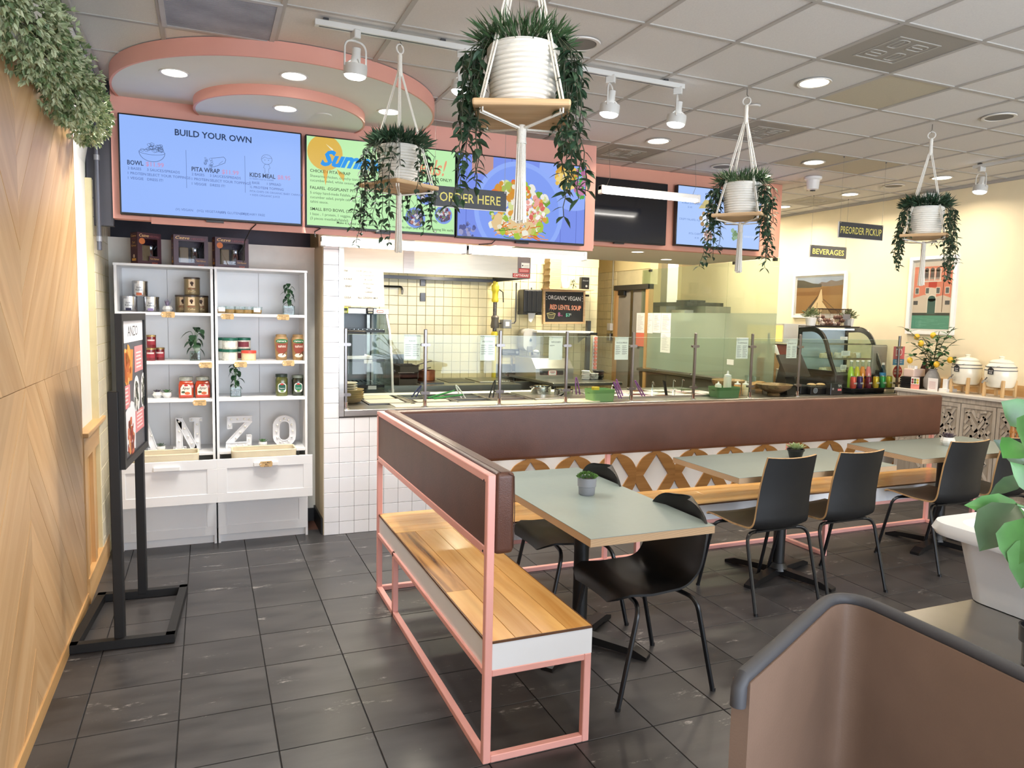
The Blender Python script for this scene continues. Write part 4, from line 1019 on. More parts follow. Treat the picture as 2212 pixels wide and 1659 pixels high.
# ---- boxes on top
M_plum = mat('plum_carton', (66, 28, 44), .4, var=.05); M_goldink = ink((226, 176, 104)); M_tan = mat('tan_pack', (196, 164, 110), .4, var=.05)
for x0, x1, rz, kind, lb in ((-.42, -.262, .05, 0, 'leftmost plum coffee gift box on top of the cabinets'), (-.197, .018, -.02, 1, 'middle plum coffee gift box on top of the cabinets'), (.058, .277, -.02, 0, 'rightmost plum coffee gift box on top of the cabinets')):
    w, d, h = x1-x0, .085, .204
    t = thing('gift_box', lb, 'box', ((x0+x1)/2, 5.40, 1.901), 'coffee gift boxes')
    R = Matrix.Translation(((x0+x1)/2, 5.40, 1.901)) @ Matrix.Rotation(rz+(.5 if x0 < -.3 else .22), 4, 'Z')
    hw = w/2
    car = make('carton', MB().box(-hw, hw, -.004, 0.002, 0, .022).box(-hw, hw, -.004, .002, .165, h).box(-hw, -hw+.03, -.004, .002, .022, .165).box(hw-.025, hw, -.004, .002, .022, .165).box(-hw, -hw+.003, 0, d, 0, h).box(hw-.003, hw, 0, d, 0, h).box(-hw, hw, d-.003, d, 0, h).box(-hw, hw, 0, d, 0, .003).box(-hw, hw, 0, d, h-.003, h).xform(R), M_plum, t)
    make('window', MB().box(-hw+.03, hw-.025, -.001, .0, .022, .165).xform(R), glass('film', (225, 228, 235)), t)
    make('coffee_pack', MB().rbox(-hw+.04, -hw+.095, .015, .05, .008, .125, .006).xform(R), M_tan, t)
    pot = make('coffee_pot', MB().lathe([(.022, .02), (.03, .03), (.026, .09), (.022, .105), (.028, .125)], (.03, .042, 0), 18).xform(R), M_chrome, t, smooth=True)
    make('pot_handle', MB().tube([(.05, .042, .10), (.07, .03, .13), (.082, .02, .16)], .006, 6).xform(R), M_blackp, pot)
    R3 = R.to_3x3(); p_ = Print(R @ Vector((-hw, -.0042, 0)), R3 @ Vector((1, 0, 0)), (0, 0, 1))
    p_.text('Cezve', .012, .176, .020, ink((240, 200, 140)), 'L', .01, .3, width=w*.40); p_.text('HEDIYELI', w*.50, .176, .013, ink((150, 84, 92)), 'L', .004, width=w*.42)
    p_.rect(w-.085, .012, w-.008, .055, M_plum, 2); p_.text('Turk Kahvesi', w-.046, .032, .012, M_goldink, 'C', 0, .3, 3, width=.06); p_.text('GIZVE', w-.046, .004, .010, ink((220, 110, 80)), 'C', .01, 0, 3)
    if kind == 0: p_.disc(.03, .148, .02, ink((206, 118, 62)), 2)
    p_.build('front_print', car)
    p_ = Print(R @ Vector((-hw-.0002, d, 0)), R3 @ Vector((0, -1, 0)), (0, 0, 1))
    p_.text('Cezve', d/2, .175, .014, M_goldink, 'C', .01, .3, width=d*.75); p_.text('HEDIYELI', d/2, .158, .008, ink((150, 84, 92)), 'C'); p_.text('Turk', d/2, .132, .014, M_goldink, 'C', 0, .3); p_.text('Kahvesi', d/2, .112, .014, M_goldink, 'C', 0, .3); p_.rect(d*.2, .02, d*.8, .036, ink((230, 170, 80))); p_.disc(d/2, .05, .012, ink((220, 190, 160))); p_.build('side_print', car)

# ---- tins and jars
M_tin = mat('polished_tin', (206, 206, 208), .2, metal=1.0, var=.1, scale=20); M_olive = mat('olive_tin', (148, 130, 98), .3, metal=.5, var=.06)
M_lidb = mat('brown_lid', (60, 48, 42), .4); M_lidw = mat('white_lid', (232, 230, 226), .35)
def can(name, label, cat, x, y, z, r, h, body, lid, lab=None, group=None, lidh=.012, n=28):
    t = thing(name, label, cat, (x, y, z), group)
    b_ = make('body', MB().lathe([(r*.97, z), (r, z+.004), (r, z+h-lidh), (r*.97, z+h-lidh)], (x, y, 0), n), body, t, smooth=True)
    make('lid', MB().lathe([(r*1.03, z+h-lidh), (r*1.03, z+h-.002), (r*.98, z+h)], (x, y, 0), n), lid, t, smooth=True)
    if lab: lab(b_, x, y, z, r, h)
    return t
def wrap(parent, x, y, z0, z1, r, a0, a1, m, name='paper_label', n=10):
    """label strip round a jar; angles measured from the front (-Y)"""
    mb = MB(); vs = []
    for i in range(n+1):
        a = -PI/2+a0+(a1-a0)*i/n
        vs += [(x+r*math.cos(a), y+r*math.sin(a), z0), (x+r*math.cos(a), y+r*math.sin(a), z1)]
    mb.add(vs, [(2*i, 2*i+2, 2*i+3, 2*i+1) for i in range(n)]); return make(name, mb, m, parent, smooth=True)
def lab_silver(c2, accent):
    def f(b_, x, y, z, r, h):
        wrap(b_, x, y, z+.012, z+h-.018, r+.0006, -.7, .35, mat('tin_label', (226, 226, 224), .35, metal=.4, var=.1), n=8)
        p_ = Print((x-.02, y-r-.001, z), (1, 0, 0), (0, 0, 1)); p_.text('Sade', 0, h*.52, .012, ink((50, 50, 60)), 'L', .006, .2); p_.text('Kahve', -.004, h*.36, .012, ink((50, 50, 60)), 'L', .006, .2); p_.rect(0, .006, .034, .024, ink(accent)); p_.build('print', b_)
    return f
can('coffee_tin', 'silver coffee tin with orange mark stacked on two others', 'tin', -.408, 5.50, 1.692, .048, .102, M_tin, M_tin, lab_silver(0, (196, 104, 66)), 'silver coffee tins')
can('coffee_tin', 'silver coffee tin with dark blue mark, lower left of three', 'tin', -.473, 5.50, 1.59, .048, .102, M_tin, M_tin, lab_silver(0, (40, 38, 66)), 'silver coffee tins')
can('coffee_tin', 'silver coffee tin with lilac mark, lower right of three', 'tin', -.342, 5.50, 1.59, .048, .102, M_tin, M_tin, lab_silver(0, (160, 144, 190)), 'silver coffee tins')
def lab_olive(b_, x, y, z, r, h):
    p_ = Print((x, y-r-.001, z), (1, 0, 0), (0, 0, 1)); p_.rect(-.02, h*.42, .02, h*.86, ink((234, 206, 168))); p_.disc(0, h*.66, .011, ink((70, 44, 30)), 2); p_.rect(-.004, h*.5, .006, h*.62, ink((70, 44, 30)), 2); p_.text('MEHMET', 0, h*.30, .010, ink((150, 74, 40)), 'C', .01, width=.05); p_.text('Coffee', 0, h*.15, .012, ink((226, 200, 150)), 'C', .01, .2); p_.build('print', b_)
can('coffee_tin', 'olive coffee tin with brown lid on top of the stack', 'tin', -.089, 5.48, 1.711, .050, .119, M_olive, M_lidb, lab_olive, 'olive coffee tins')
can('coffee_tin', 'olive coffee tin at left of the lower stack row', 'tin', -.147, 5.52, 1.59, .050, .119, M_olive, M_lidb, lab_olive, 'olive coffee tins')
can('coffee_tin', 'olive coffee tin at front middle of the lower stack row', 'tin', -.092, 5.42, 1.59, .050, .119, M_olive, M_lidb, lab_olive, 'olive coffee tins')
can('coffee_tin', 'olive coffee tin at right of the lower stack row', 'tin', -.035, 5.53, 1.59, .048, .119, M_olive, M_lidb, lab_olive, 'olive coffee tins')
M_cer = mat('white_ceramic', (240, 238, 232), .35, var=.02)
def mini(label, c, leaf, kind, round_=False):
    t = thing('mini_succulent', label, 'plant', c, 'mini succulents')
    x, y, z = c
    if round_: pf = [(.020, 0), (.029, .012), (.030, .026), (.027, .037), (.024, .037), (.023, .03), (.0001, .03)]
    else: pf = [(.018, 0), (.033, .022), (.024, .042), (.021, .042), (.02, .034), (.0001, .034)]
    make('pot', MB().lathe([(a, z+b) for a, b in pf], (x, y, 0), 24 if round_ else 7), M_cer, t, smooth=round_)
    rr = random.Random(int(abs(x)*1000)); 
    for k in range(16 if kind != 'tall' else 12):
        a = k*2.4; el = (.25+.07*k) if kind != 'tall' else 1.0+.04*k
        d = Vector((math.cos(a)*math.cos(el), math.sin(a)*math.cos(el), math.sin(el)))
        L = .034-.0012*k if kind != 'tall' else rr.uniform(.035, .062)
        make('leaf', MB().leaf((x+.006*math.cos(a), y+.006*math.sin(a), z+.036), d, (0, 0, 1), L, .012, .5, -.2, 5), leaf, t, smooth=True)
M_lil = mat('lilac_leaf', (134, 122, 148), .5, var=.2, scale=60); M_grn = mat('succulent_green', (88, 132, 82), .5, var=.25, scale=60); M_dks = mat('dusky_succulent', (92, 84, 96), .5, var=.25, scale=60); M_grg = mat('grey_succulent', (92, 108, 92), .5, var=.25, scale=60)
mini('lilac spiky succulent in faceted white pot beside silver tins', (-.243, 5.45, 1.59), M_lil, 'tall')
mini('dusky purple succulent in faceted white pot on third shelf', (-.315, 5.45, 1.01), M_dks, 'ros')
mini('small green succulent in round white pot on third shelf', (-.257, 5.45, 1.01), M_grn, 'ros', True)
mini('grey green succulent in low white pot left of letter N', (-.302, 5.45, .642), M_grg, 'ros', True)
mini('green succulent in white pot between letters Z and O', (.359, 5.45, .642), M_grn, 'ros', True)
# glass cube plants
M_gl = glass('clear_glass', (236, 242, 240)); M_peb = mat('river_pebbles', (118, 106, 94), .7, var=.5, scale=90, bump=1.0, bscale=120)
def cube_plant(label, x, y, z, s, hh, nleaf, spread, big):
    t = thing('glass_pot_plant', label, 'plant', (x, y, z), 'plants in glass cubes')
    gp = make('glass_pot', MB().ring(frame_poly(2*s, 2*s, .006), frame_poly(2*s-.006, 2*s-.006, .004), (x, y, z), (1, 0, 0), (0, 1, 0), (0, 0, .062)), M_gl, t)
    mb = MB(); rr = random.Random(int(x*977+z*31)); 
    for k in range(46): mb.sphere((x+rr.uniform(-s+.011, s-.011), y+rr.uniform(-s+.011, s-.011), z+.008+rr.random()*.042), rr.uniform(.006, .009), 5, .7)
    make('pebbles', mb, M_peb, t)['kind'] = 'stuff'
    for k in range(nleaf):
        a = k*2.4+rr.random()*.5; q = rr.uniform(.3, 1)*spread; zt = z+.07+(hh-.07)*((k+.6)/nleaf)
        tip = Vector((x+q*math.cos(a), y+q*math.sin(a), zt))
        make('stem', MB().tube(bez((x, y, z+.05), (x+.2*q*math.cos(a), y+.2*q*math.sin(a), zt), tip, 4), .0016, 5), M_grn, t)
        d = Vector((math.cos(a), math.sin(a), rr.uniform(-.7, -.1))); make('leaf', MB().leaf(tip-d*.008, d, (0, 0, 1), big*rr.uniform(.8, 1.15), big*.72, .25, .5, 5), mat('glossy_leaf', (34, 70, 42), .35, var=.45, scale=45), t, smooth=True)
cube_plant('leafy plant in glass pebble pot, top shelf of right cabinet', .541, 5.44, 1.59, .040, .222, 16, .032, .045)
cube_plant('broad leaved plant in glass pebble pot, second shelf left', -.076, 5.44, 1.266, .034, .228, 12, .052, .072)
cube_plant('upright leafy plant in glass pebble pot, third shelf right', .180, 5.44, 1.01, .036, .235, 16, .032, .045)
# glass candy trays
M_amber = mat('amber_candy', (196, 150, 88), .25, var=.3, scale=50)
for k, x in enumerate((.095, .150, .215, .265, .325)):
    t = thing('candy_tray', 'low clear tub of amber candy on top right shelf, number %s from left' % ('first', 'second', 'third', 'fourth', 'last')[k], 'tub', (x, 5.45, 1.59), 'clear candy tubs')
    make('tub', MB().lathe([(.034, 1.592), (.038, 1.622), (.038, 1.632)], (x, 5.45, 0), 20, sq=.6), M_gl, t); make('candy', MB().lathe([(.032, 1.593), (.035, 1.618), (.0001, 1.618)], (x, 5.45, 0), 20, sq=.6), M_amber, t)
    make('lid', MB().lathe([(.040, 1.632), (.040, 1.640), (.0001, 1.640)], (x, 5.45, 0), 20, sq=.6), M_gl, t)
    if k in (0, 4): make('sticker', MB().box(x-.02, x+.024, 5.409, 5.4105, 1.603, 1.632), M_paper, t)
# red jam jars
M_jam = mat('red_jam', (110, 22, 30), .15, var=.1, coat=.4); M_gold = mat('gold_lid', (168, 142, 96), .3, metal=.8)
def lab_jam(b_, x, y, z, r, h): wrap(b_, x, y, z+.02, z+h-.028, r+.0006, -1.0, 1.0, ink((150, 40, 52))); wrap(b_, x, y, z+.045, z+.055, r+.0009, -.8, .8, ink((230, 214, 206)))
for x, y, z, lb in ((-.343, 5.42, 1.352, 'red jam jar with gold lid on top of the pile'), (-.348, 5.42, 1.266, 'red jam jar with gold lid, lower left beside poster'), (-.295, 5.47, 1.266, 'red jam jar with gold lid, lower right of the pile')):
    can('jam_jar', lb, 'jar', x, y, z, .029, .085, M_jam, M_gold, lab_jam, 'red jam jars')
# halva tubs
M_halva = mat('halva_tub', (222, 220, 206), .35, var=.25, scale=60); M_glid = mat('green_lid', (24, 96, 76), .35); M_rlid = mat('red_lid', (214, 78, 60), .35); M_hal2 = mat('peach_tub', (232, 206, 160), .35, var=.15, scale=50)
def lab_h(c):
    def f(b_, x, y, z, r, h): wrap(b_, x, y, z+.012, z+h-.028, r+.0006, -.8, .8, ink(c))
    return f
for x, y, z, m, l, c, lb in ((.118, 5.47, 1.266, M_halva, M_glid, (226, 224, 214), 'halva tub with green lid, back left bottom of the pile'), (.145, 5.41, 1.266, M_halva, M_glid, (214, 216, 206), 'halva tub with green lid, front left bottom of the pile'),
                          (.235, 5.50, 1.266, M_halva, M_glid, (120, 50, 60), 'halva tub with green lid hidden behind the red-lidded tub'), (.118, 5.47, 1.345, M_halva, M_glid, (226, 224, 214), 'halva tub with green lid, back left top of the pile'),
                          (.147, 5.41, 1.345, M_halva, M_glid, (232, 232, 222), 'halva tub with green lid, front left top of the pile'), (.237, 5.50, 1.345, M_halva, M_glid, (120, 50, 60), 'halva tub with green lid and red print, top right of pile'),
                          (.268, 5.40, 1.266, M_hal2, M_rlid, (240, 214, 170), 'halva tub with bright red lid at front')):
    can('halva_tub', lb, 'tub', x, y, z, .049, .077 if l is M_glid else .07, m, l, lab_h(c), 'halva tubs', .018)
# tahini bottles
M_tahini = mat('tahini_bottle', (176, 142, 96), .3, var=.05)
for x, lb in ((.490, 'left'), (.606, 'right')):
    t = thing('tahini_bottle', 'brown squeeze bottle of tahini, %s one of the pair' % lb, 'bottle', (x, 5.45, 1.266), 'tahini bottles')
    b_ = make('body', MB().lathe([(.036, 1.266), (.038, 1.272), (.040, 1.30), (.042, 1.33), (.046, 1.38), (.048, 1.405), (.044, 1.425), (.037, 1.432)], (x, 5.45, 0), 24), M_tahini, t, smooth=True)
    make('cap', MB().lathe([(.037, 1.43), (.037, 1.446), (.034, 1.449), (.0001, 1.449)], (x, 5.45, 0), 24), mat('tahini_cap', (170, 140, 96), .4), t, smooth=True)
    p_ = Print((x, 5.45-.0495, 1.266), (1, 0, 0), (0, 0, 1)); p_.disc(0, .137, .040, ink((30, 116, 66)), 1, .014); p_.text('ramara', 0, .131, .014, ink((240, 240, 232)), 'C', .012, width=.06); p_.poly([(-.038, .12), (.038, .12), (.034, .07), (.02, .05), (-.02, .05), (-.034, .07)], ink((140, 62, 40))); p_.text('tahini', 0, .092, .018, ink((240, 230, 214)), 'C', .012, width=.052); p_.disc(0, .035, .028, ink((236, 226, 206)), 2, .014); p_.poly([(.0, .04), (.03, .07), (.034, .066), (.006, .034)], ink((110, 64, 40)), 3); p_.build('print', b_)
# ajvar and pickle jars
M_ajvar = mat('ajvar_red', (176, 62, 30), .15, var=.15, coat=.5); M_pick = mat('pickle_green', (92, 96, 40), .12, var=.4, scale=40, coat=.5); M_olv = mat('olive_dark', (44, 50, 34), .12, var=.4, scale=40, coat=.5)
for x, lb, m in ((-.136, 'left', 1), (-.032, 'right', 2)):
    t = thing('spread_jar', 'square jar of red pepper spread, %s one of the pair' % lb, 'jar', (x, 5.44, 1.01), 'red pepper spread jars')
    b_ = make('body', MB().lathe([(.044, 1.01), (.050, 1.018), (.051, 1.10), (.044, 1.122), (.036, 1.128)], (x, 5.44, 0), 24, sq=.65), M_ajvar, t, smooth=True)
    make('lid', MB().lathe([(.042, 1.128), (.043, 1.15), (.039, 1.153), (.0001, 1.153)], (x, 5.44, 0), 24), mat('leaf_lid', (190, 196, 184), .4, var=.3, scale=60), t, smooth=True)
    p_ = Print((x, 5.44-.0525, 1.01), (1, 0, 0), (0, 0, 1)); p_.poly([(-.034, .012), (.034, .012), (.034, .07), (.02, .094), (-.02, .094), (-.034, .07)], ink((240, 230, 212))); p_.disc(0, .088, .013, ink((190, 40, 40)), 2, .006); p_.text('Ajvar', 0, .060, .018, ink((60, 40, 36)), 'C', .006, .25, 3, width=.05); p_.rect(-.034, .012, .034, .022, ink((206, 60, 50)), 2); p_.disc(.008, .034, .017, ink((196, 96, 50)), 2, .010); p_.disc(-.018, .042, .012, ink((70, 80, 50)), 2, .008); p_.build('print', b_)
for x, m, lidm, lb, hh, col in ((.489, M_pick, mat('dark_green_lid', (44, 60, 50), .4), 'tall jar of pickled peppers with dark lid', .158, (24, 84, 66)), (.601, M_olv, mat('sage_lid', (150, 160, 146), .4, var=.2), 'jar of pickled gherkins with sage lid', .150, (24, 110, 82))):
    t = thing('pickle_jar', lb+' on third shelf', 'jar', (x, 5.44, 1.01), 'pickle jars')
    b_ = make('body', MB().lathe([(.040, 1.01), (.043, 1.016), (.044, 1.01+hh-.04), (.038, 1.01+hh-.022)], (x, 5.44, 0), 24, sq=.2), m, t, smooth=True)
    make('lid', MB().lathe([(.041, 1.01+hh-.022), (.041, 1.01+hh-.003), (.0001, 1.01+hh)], (x, 5.44, 0), 24), lidm, t, smooth=True)
    p_ = Print((x, 5.44-.047, 1.01), (1, 0, 0), (0, 0, 1)); p_.poly(frame_poly(.052, .062, .016), ink(col)) if 0 else p_.poly([(a, b+.06) for a, b in frame_poly(.056, .066, .018)], ink((236, 236, 226))); p_.poly([(a, b+.064) for a, b in frame_poly(.048, .044, .014)], ink(col), 2); p_.disc(0, .086, .012, ink((196, 50, 44)), 3, .006); p_.text('Cornichons' if m is M_olv else 'Peppers', 0, .054, .008, ink((240, 240, 230)), 'C', .006, 0, 4, width=.036); p_.disc(0, .036, .012, ink((110, 150, 60)), 3, .006); p_.build('print', b_)
# ---- marquee letters
M_marq = mat('marquee_white', (240, 240, 242), .35, var=.01); M_bulb = mat('frosted_bulb', (250, 248, 240), .3, var=.01)
def marquee(ch, label, x, z, w, h, strokes, bulbs):
    t = thing('marquee_letter', label, 'letter', (x+w/2, 5.45, z), 'white marquee letters')
    mb = MB()
    for pl in strokes: mb.prism([(p[0]*w, p[1]*h) for p in pl], (x, 5.44, z), (1, 0, 0), (0, 0, 1), (0, .035, 0))
    b_ = make('body', mb, M_marq, t)
    rim = MB()
    for pl in strokes:
        q = [(x+p[0]*w, 5.437, z+p[1]*h) for p in pl]; rim.tube(q+q[:1], .0035, 4)
    make('rim', rim, M_marq, b_)
    for bx, bz_ in bulbs: make('bulb', MB().sphere((x+bx*w, 5.434, z+bz_*h), .008, 8), M_bulb, t, smooth=True)
marquee('N', 'white marquee letter N with bulbs on the bottom left shelf', -.222, .642, .184, .226,
        [[(0, 0), (.42, 0), (.42, .12), (.30, .12), (.30, .88), (.10, 1), (.10, .12), (0, .12)], [(.10, 1), (.30, 1), (.80, .12), (.80, 0), (.62, 0), (.10, .92)], [(.62, 1), (1, 1), (1, .88), (.90, .88), (.90, 0), (.66, 0), (.72, .12), (.72, .88), (.56, .88), (.56, 1)]],
        [(.2, .9), (.2, .6), (.2, .3), (.08, .06), (.33, .06), (.38, .68), (.5, .45), (.62, .22), (.82, .8), (.82, .5), (.82, .25), (.95, .94), (.64, .94)])
marquee('Z', 'white marquee letter Z with bulbs on the bottom right shelf', .112, .642, .176, .226,
        [[(.06, 1), (1, 1), (1, .82), (.24, .82), (.24, .62), (.06, .62)], [(.76, .82), (1, .82), (.28, .18), (0, .18)], [(0, 0), (.96, 0), (.96, .40), (.78, .40), (.78, .18), (0, .18)]],
        [(.15, .72), (.2, .92), (.45, .92), (.7, .92), (.88, .9), (.72, .68), (.55, .5), (.38, .33), (.12, .09), (.4, .09), (.66, .09), (.87, .1), (.87, .28)])
t = thing('marquee_letter', 'white marquee letter O with bulbs on the bottom right shelf', 'letter', (.507, 5.45, .642), 'white marquee letters')
ov = lambda w, h: frame_poly(w, h, min(w, h)*.48, 8)
b_ = make('body', MB().ring(ov(.155, .222), ov(.072, .14), (.507, 5.44, .753), (1, 0, 0), (0, 0, 1), (0, .035, 0)), M_marq, t)
for w_, h_ in ((.155, .222), (.072, .14)): q = [(.507+p[0], 5.437, .753+p[1]) for p in ov(w_, h_)]; make('rim', MB().tube(q+q[:1], .0035, 4), M_marq, b_)
for k in range(12): a = 2*PI*k/12; make('bulb', MB().sphere((.507+.057*math.cos(a), 5.434, .753+.09*math.sin(a)), .008, 8), M_bulb, t, smooth=True)
marquee('A', 'white marquee letter mostly hidden behind the poster stand', -.50, .642, .19, .226, [[(0, 0), (.36, 0), (.36, .12), (.28, .12), (.34, .28), (.66, .28), (.72, .12), (.64, .12), (.64, 0), (1, 0), (1, .12), (.92, .12), (.6, 1), (.4, 1), (.08, .12), (0, .12)]], [(.5, .9), (.25, .5), (.75, .5), (.1, .06), (.9, .06)])
# ================================================================== serving counter
ct = thing('serving_counter', 'long serving counter with steel ledge, white top and sunken pans', 'counter', (3.7, 5.6, .868))
M_cut = mat('cream_cutting_board', (236, 226, 200), .4, var=.03)
make('front_ledge', MB().rbox(.903, 6.6, 5.262, 5.50, .868, .914, .004, 1), M_steel, ct)
make('board_top', MB().box(1.30, 3.05, 5.335, 5.545, .914, .918), M_cut, ct)
make('board_top', MB().box(.905, 3.20, 6.115, 6.31, .868, .918), mat('white_back_ledge', (240, 238, 230), .4), ct)
make('board_top', MB().box(3.20, 4.55, 6.09, 6.31, .868, .918), M_steel, ct)
make('body', MB().box(.9, 6.6, 5.36, 6.3, .1, .80), M_dsteel, ct)
make('board_top', MB().box(4.55, 6.6, 5.50, 6.3, .868, .914), mat('dark_stone_top', (40, 38, 38), .2, coat=.3), ct)
make('board_top', MB().box(.905, 1.13, 5.50, 6.115, .868, .914), M_steel, ct)
def tray(x0, x1, y0, y1, z=.918, depth=.09, m=M_steel, fill=None, fz=.03, parent=ct, name='pan'):
    t_ = .0025; r = .012
    mb = MB().ring([(x0, y0), (x1, y0), (x1, y1), (x0, y1)], [(x0+r, y0+r), (x1-r, y0+r), (x1-r, y1-r), (x0+r, y1-r)], (0, 0, z), (1, 0, 0), (0, 1, 0), (0, 0, .003))
    mb.ring([(x0+r, y0+r), (x1-r, y0+r), (x1-r, y1-r), (x0+r, y1-r)], [(x0+r+t_, y0+r+t_), (x1-r-t_, y0+r+t_), (x1-r-t_, y1-r-t_), (x0+r+t_, y1-r-t_)], (0, 0, z-depth), (1, 0, 0), (0, 1, 0), (0, 0, depth))
    mb.box(x0+r, x1-r, y0+r, y1-r, z-depth-.002, z-depth)
    o = make(name, mb, m, parent)
    if fill: make('filling', MB().box(x0+r+t_, x1-r-t_, y0+r+t_, y1-r-t_, z-depth, z-fz), fill, o)
    return o
tray(1.135, 1.465, 5.56, 5.83, fill=None); tray(1.135, 1.465, 5.84, 6.11)
make('pan_lid', MB().rbox(1.15, 1.43, 5.575, 5.80, .915, .924, .003, 1), M_cut, ct); make('pan_lid', MB().rbox(1.17, 1.42, 5.86, 6.07, .915, .924, .003, 1), M_cut, ct)
make('divider', MB().box(1.465, 1.50, 5.5, 6.115, .868, .918), M_steel, ct)
tray(1.50, 1.845, 5.56, 5.72); tray(1.50, 1.845, 5.73, 5.91, fill=mat('dark_food', (60, 48, 36), .7)); tray(1.50, 1.845, 5.92, 6.11)
make('pan_lid', MB().rbox(1.53, 1.80, 5.575, 5.70, .916, .926, .003, 1), M_cut, ct)
for k in range(3):
    tray(1.86, 2.185, 5.56+.185*k, 5.735+.185*k, fill=mat('dark_food', (60, 48, 36), .7) if k else None); tray(2.20, 2.53, 5.56+.185*k, 5.735+.185*k, fill=mat('brown_food', (112, 78, 54), .7, var=.4, scale=60), fz=.02)
for x in (1.845, 2.185, 2.53): make('divider', MB().box(x, x+.016, 5.5, 6.115, .868, .918), M_steel, ct)
make('flat_lid', MB().rbox(2.55, 2.86, 5.56, 6.10, .916, .926, .004, 1), M_steel, ct); make('flat_lid', MB().rbox(2.88, 3.19, 5.56, 6.10, .912, .918, .003, 1), M_steel, ct)
foods = [(236, 226, 200), (180, 196, 120), (150, 40, 40), (226, 120, 60), (210, 200, 170), (200, 170, 110), (120, 150, 70), (240, 236, 226), (176, 60, 70)]
rf = random.Random(6)
for i in range(7):
    for j in range(4):
        x, y = 3.21+i*.188, 5.52+j*.142; tray(x, x+.182, y, y+.137, m=M_whitep if (i+j) % 3 else M_steel, fill=mat('topping_%d' % ((i*4+j*3) % 9), foods[(i*4+j*3) % 9], .6, var=.4, scale=80, bump=.8, bscale=90), fz=.014)
make('tilted_shield', MB().box(3.2, 4.53, 5.49, 5.505, .914, .93), M_steel, ct)

# ---- sneeze guard: posts, clamps and panes
sg = thing('sneeze_guard', 'glass sneeze guard on steel posts along the counter', 'sneeze guard', (3.7, 5.32, .914))
PX = [.925, 1.52, 2.127, 2.714, 3.343, 3.985, 4.618, 5.188, 6.50]
M_post = mat('satin_steel_post', (136, 132, 130), .32, metal=1.0, var=.06)
for x in PX:
    p_ = make('post', MB().rbox(x-.011, x+.011, 5.309, 5.331, .93, 1.503, .004, 1), M_post, sg)
    make('base_flange', MB().lathe([(.028, .914), (.028, .918), (.016, .922), (.016, .965)], (x, 5.32, 0), 16), M_chrome, p_, smooth=True)
    for z in (1.385, 1.02): make('clamp', MB().prism([(a+x, b+z) for a, b in frame_poly(.072, .022, .010)], (0, 5.305, 0), (1, 0, 0), (0, 0, 1), (0, .03, 0)), M_post, p_)
M_pane = glass('guard_glass', (243, 248, 244), 0, .8)
for a, b in zip(PX, PX[1:]):
    make('pane', MB().box(a+.018, b-.018, 5.317, 5.323, .985, 1.46), M_pane, sg)
    make('pane_edge', MB().box(a+.018, b-.018, 5.3168, 5.3232, 1.459, 1.4605), mat('glass_edge', (196, 214, 190), .2), sg)
# second row of posts behind the till
for x, y in ((5.42, 6.0),): tag(make('rear_guard_post', MB().rbox(x-.011, x+.011, y-.011, y+.011, .93, 1.50, .004, 1).lathe([(.028, .914), (.016, .93)], (x, y, 0), 16), M_post), 'lone steel guard post behind the till and paper bags', 'post')
def card(label, x0, x1, z0, z1, num, title, lines):
    t = thing('menu_card', label, 'menu card', ((x0+x1)/2, 5.33, z0), 'numbered step cards')
    b_ = make('sheet', MB().box(x0, x1, 5.3245, 5.3255, z0, z1), M_paper, t); w, h = x1-x0, z1-z0
    p_ = Print((x0, 5.3164, z0), (1, 0, 0), (0, 0, 1)); sh_ = 5.3164
    p_ = Print((x0, 5.3243, z0), (1, 0, 0), (0, 0, 1))
    p_.disc(w*.12, h*.91, h*.085, ink((206, 200, 160))); p_.disc(w*.12, h*.91, h*.07, ink((246, 244, 238)), 2); p_.text(num, w*.12, h*.88, h*.055, M_txt, 'C', .004, 0, 3); p_.text(title, w*.5, h*.72, h*.065, ink((90, 90, 92)), 'C', .004, width=min(w*.8, w*.1*len(title)))
    rr = random.Random(len(title)+int(num))
    for i in range(lines):
        y = h*(.60-.085*i)
        for c_ in range(2):
            if title == 'VEGGIES' and c_: continue
            p_.rect(w*(.06+.48*c_), y, w*(.06+.48*c_+rr.uniform(.28, .40)), y+h*.018, ink((110, 110, 112))); p_.rect(w*(.06+.48*c_), y-h*.03, w*(.06+.48*c_+rr.uniform(.12, .3)), y-h*.02, ink((176, 176, 176)))
    p_.disc(w*.9, h*.12, h*.05, ink((216, 212, 200))); p_.disc(w*.9, h*.12, h*.042, M_paper, 2); p_.build('print', b_)
card('step card 1 reading BASE on the sneeze guard', 1.356, 1.482, 1.268, 1.462, '1', 'BASE', 6)
card('step card 2 reading PROTEIN on the sneeze guard', 1.962, 2.085, 1.265, 1.462, '2', 'PROTEIN', 5)
card('step card 3 reading VEGGIES on the sneeze guard', 2.553, 2.676, 1.268, 1.462, '3', 'VEGGIES', 1)
card('step card 4 reading SAUCE & SPREAD on the sneeze guard', 3.168, 3.30, 1.268, 1.46, '4', 'SAUCE & SPREAD', 5)
card('step card 5 reading TOPPINGS on the sneeze guard', 4.44, 4.575, 1.275, 1.465, '5', 'TOPPINGS', 7)
card('step card 6 reading DRESS IT on the sneeze guard', 5.03, 5.155, 1.278, 1.462, '6', 'DRESS IT', 7)

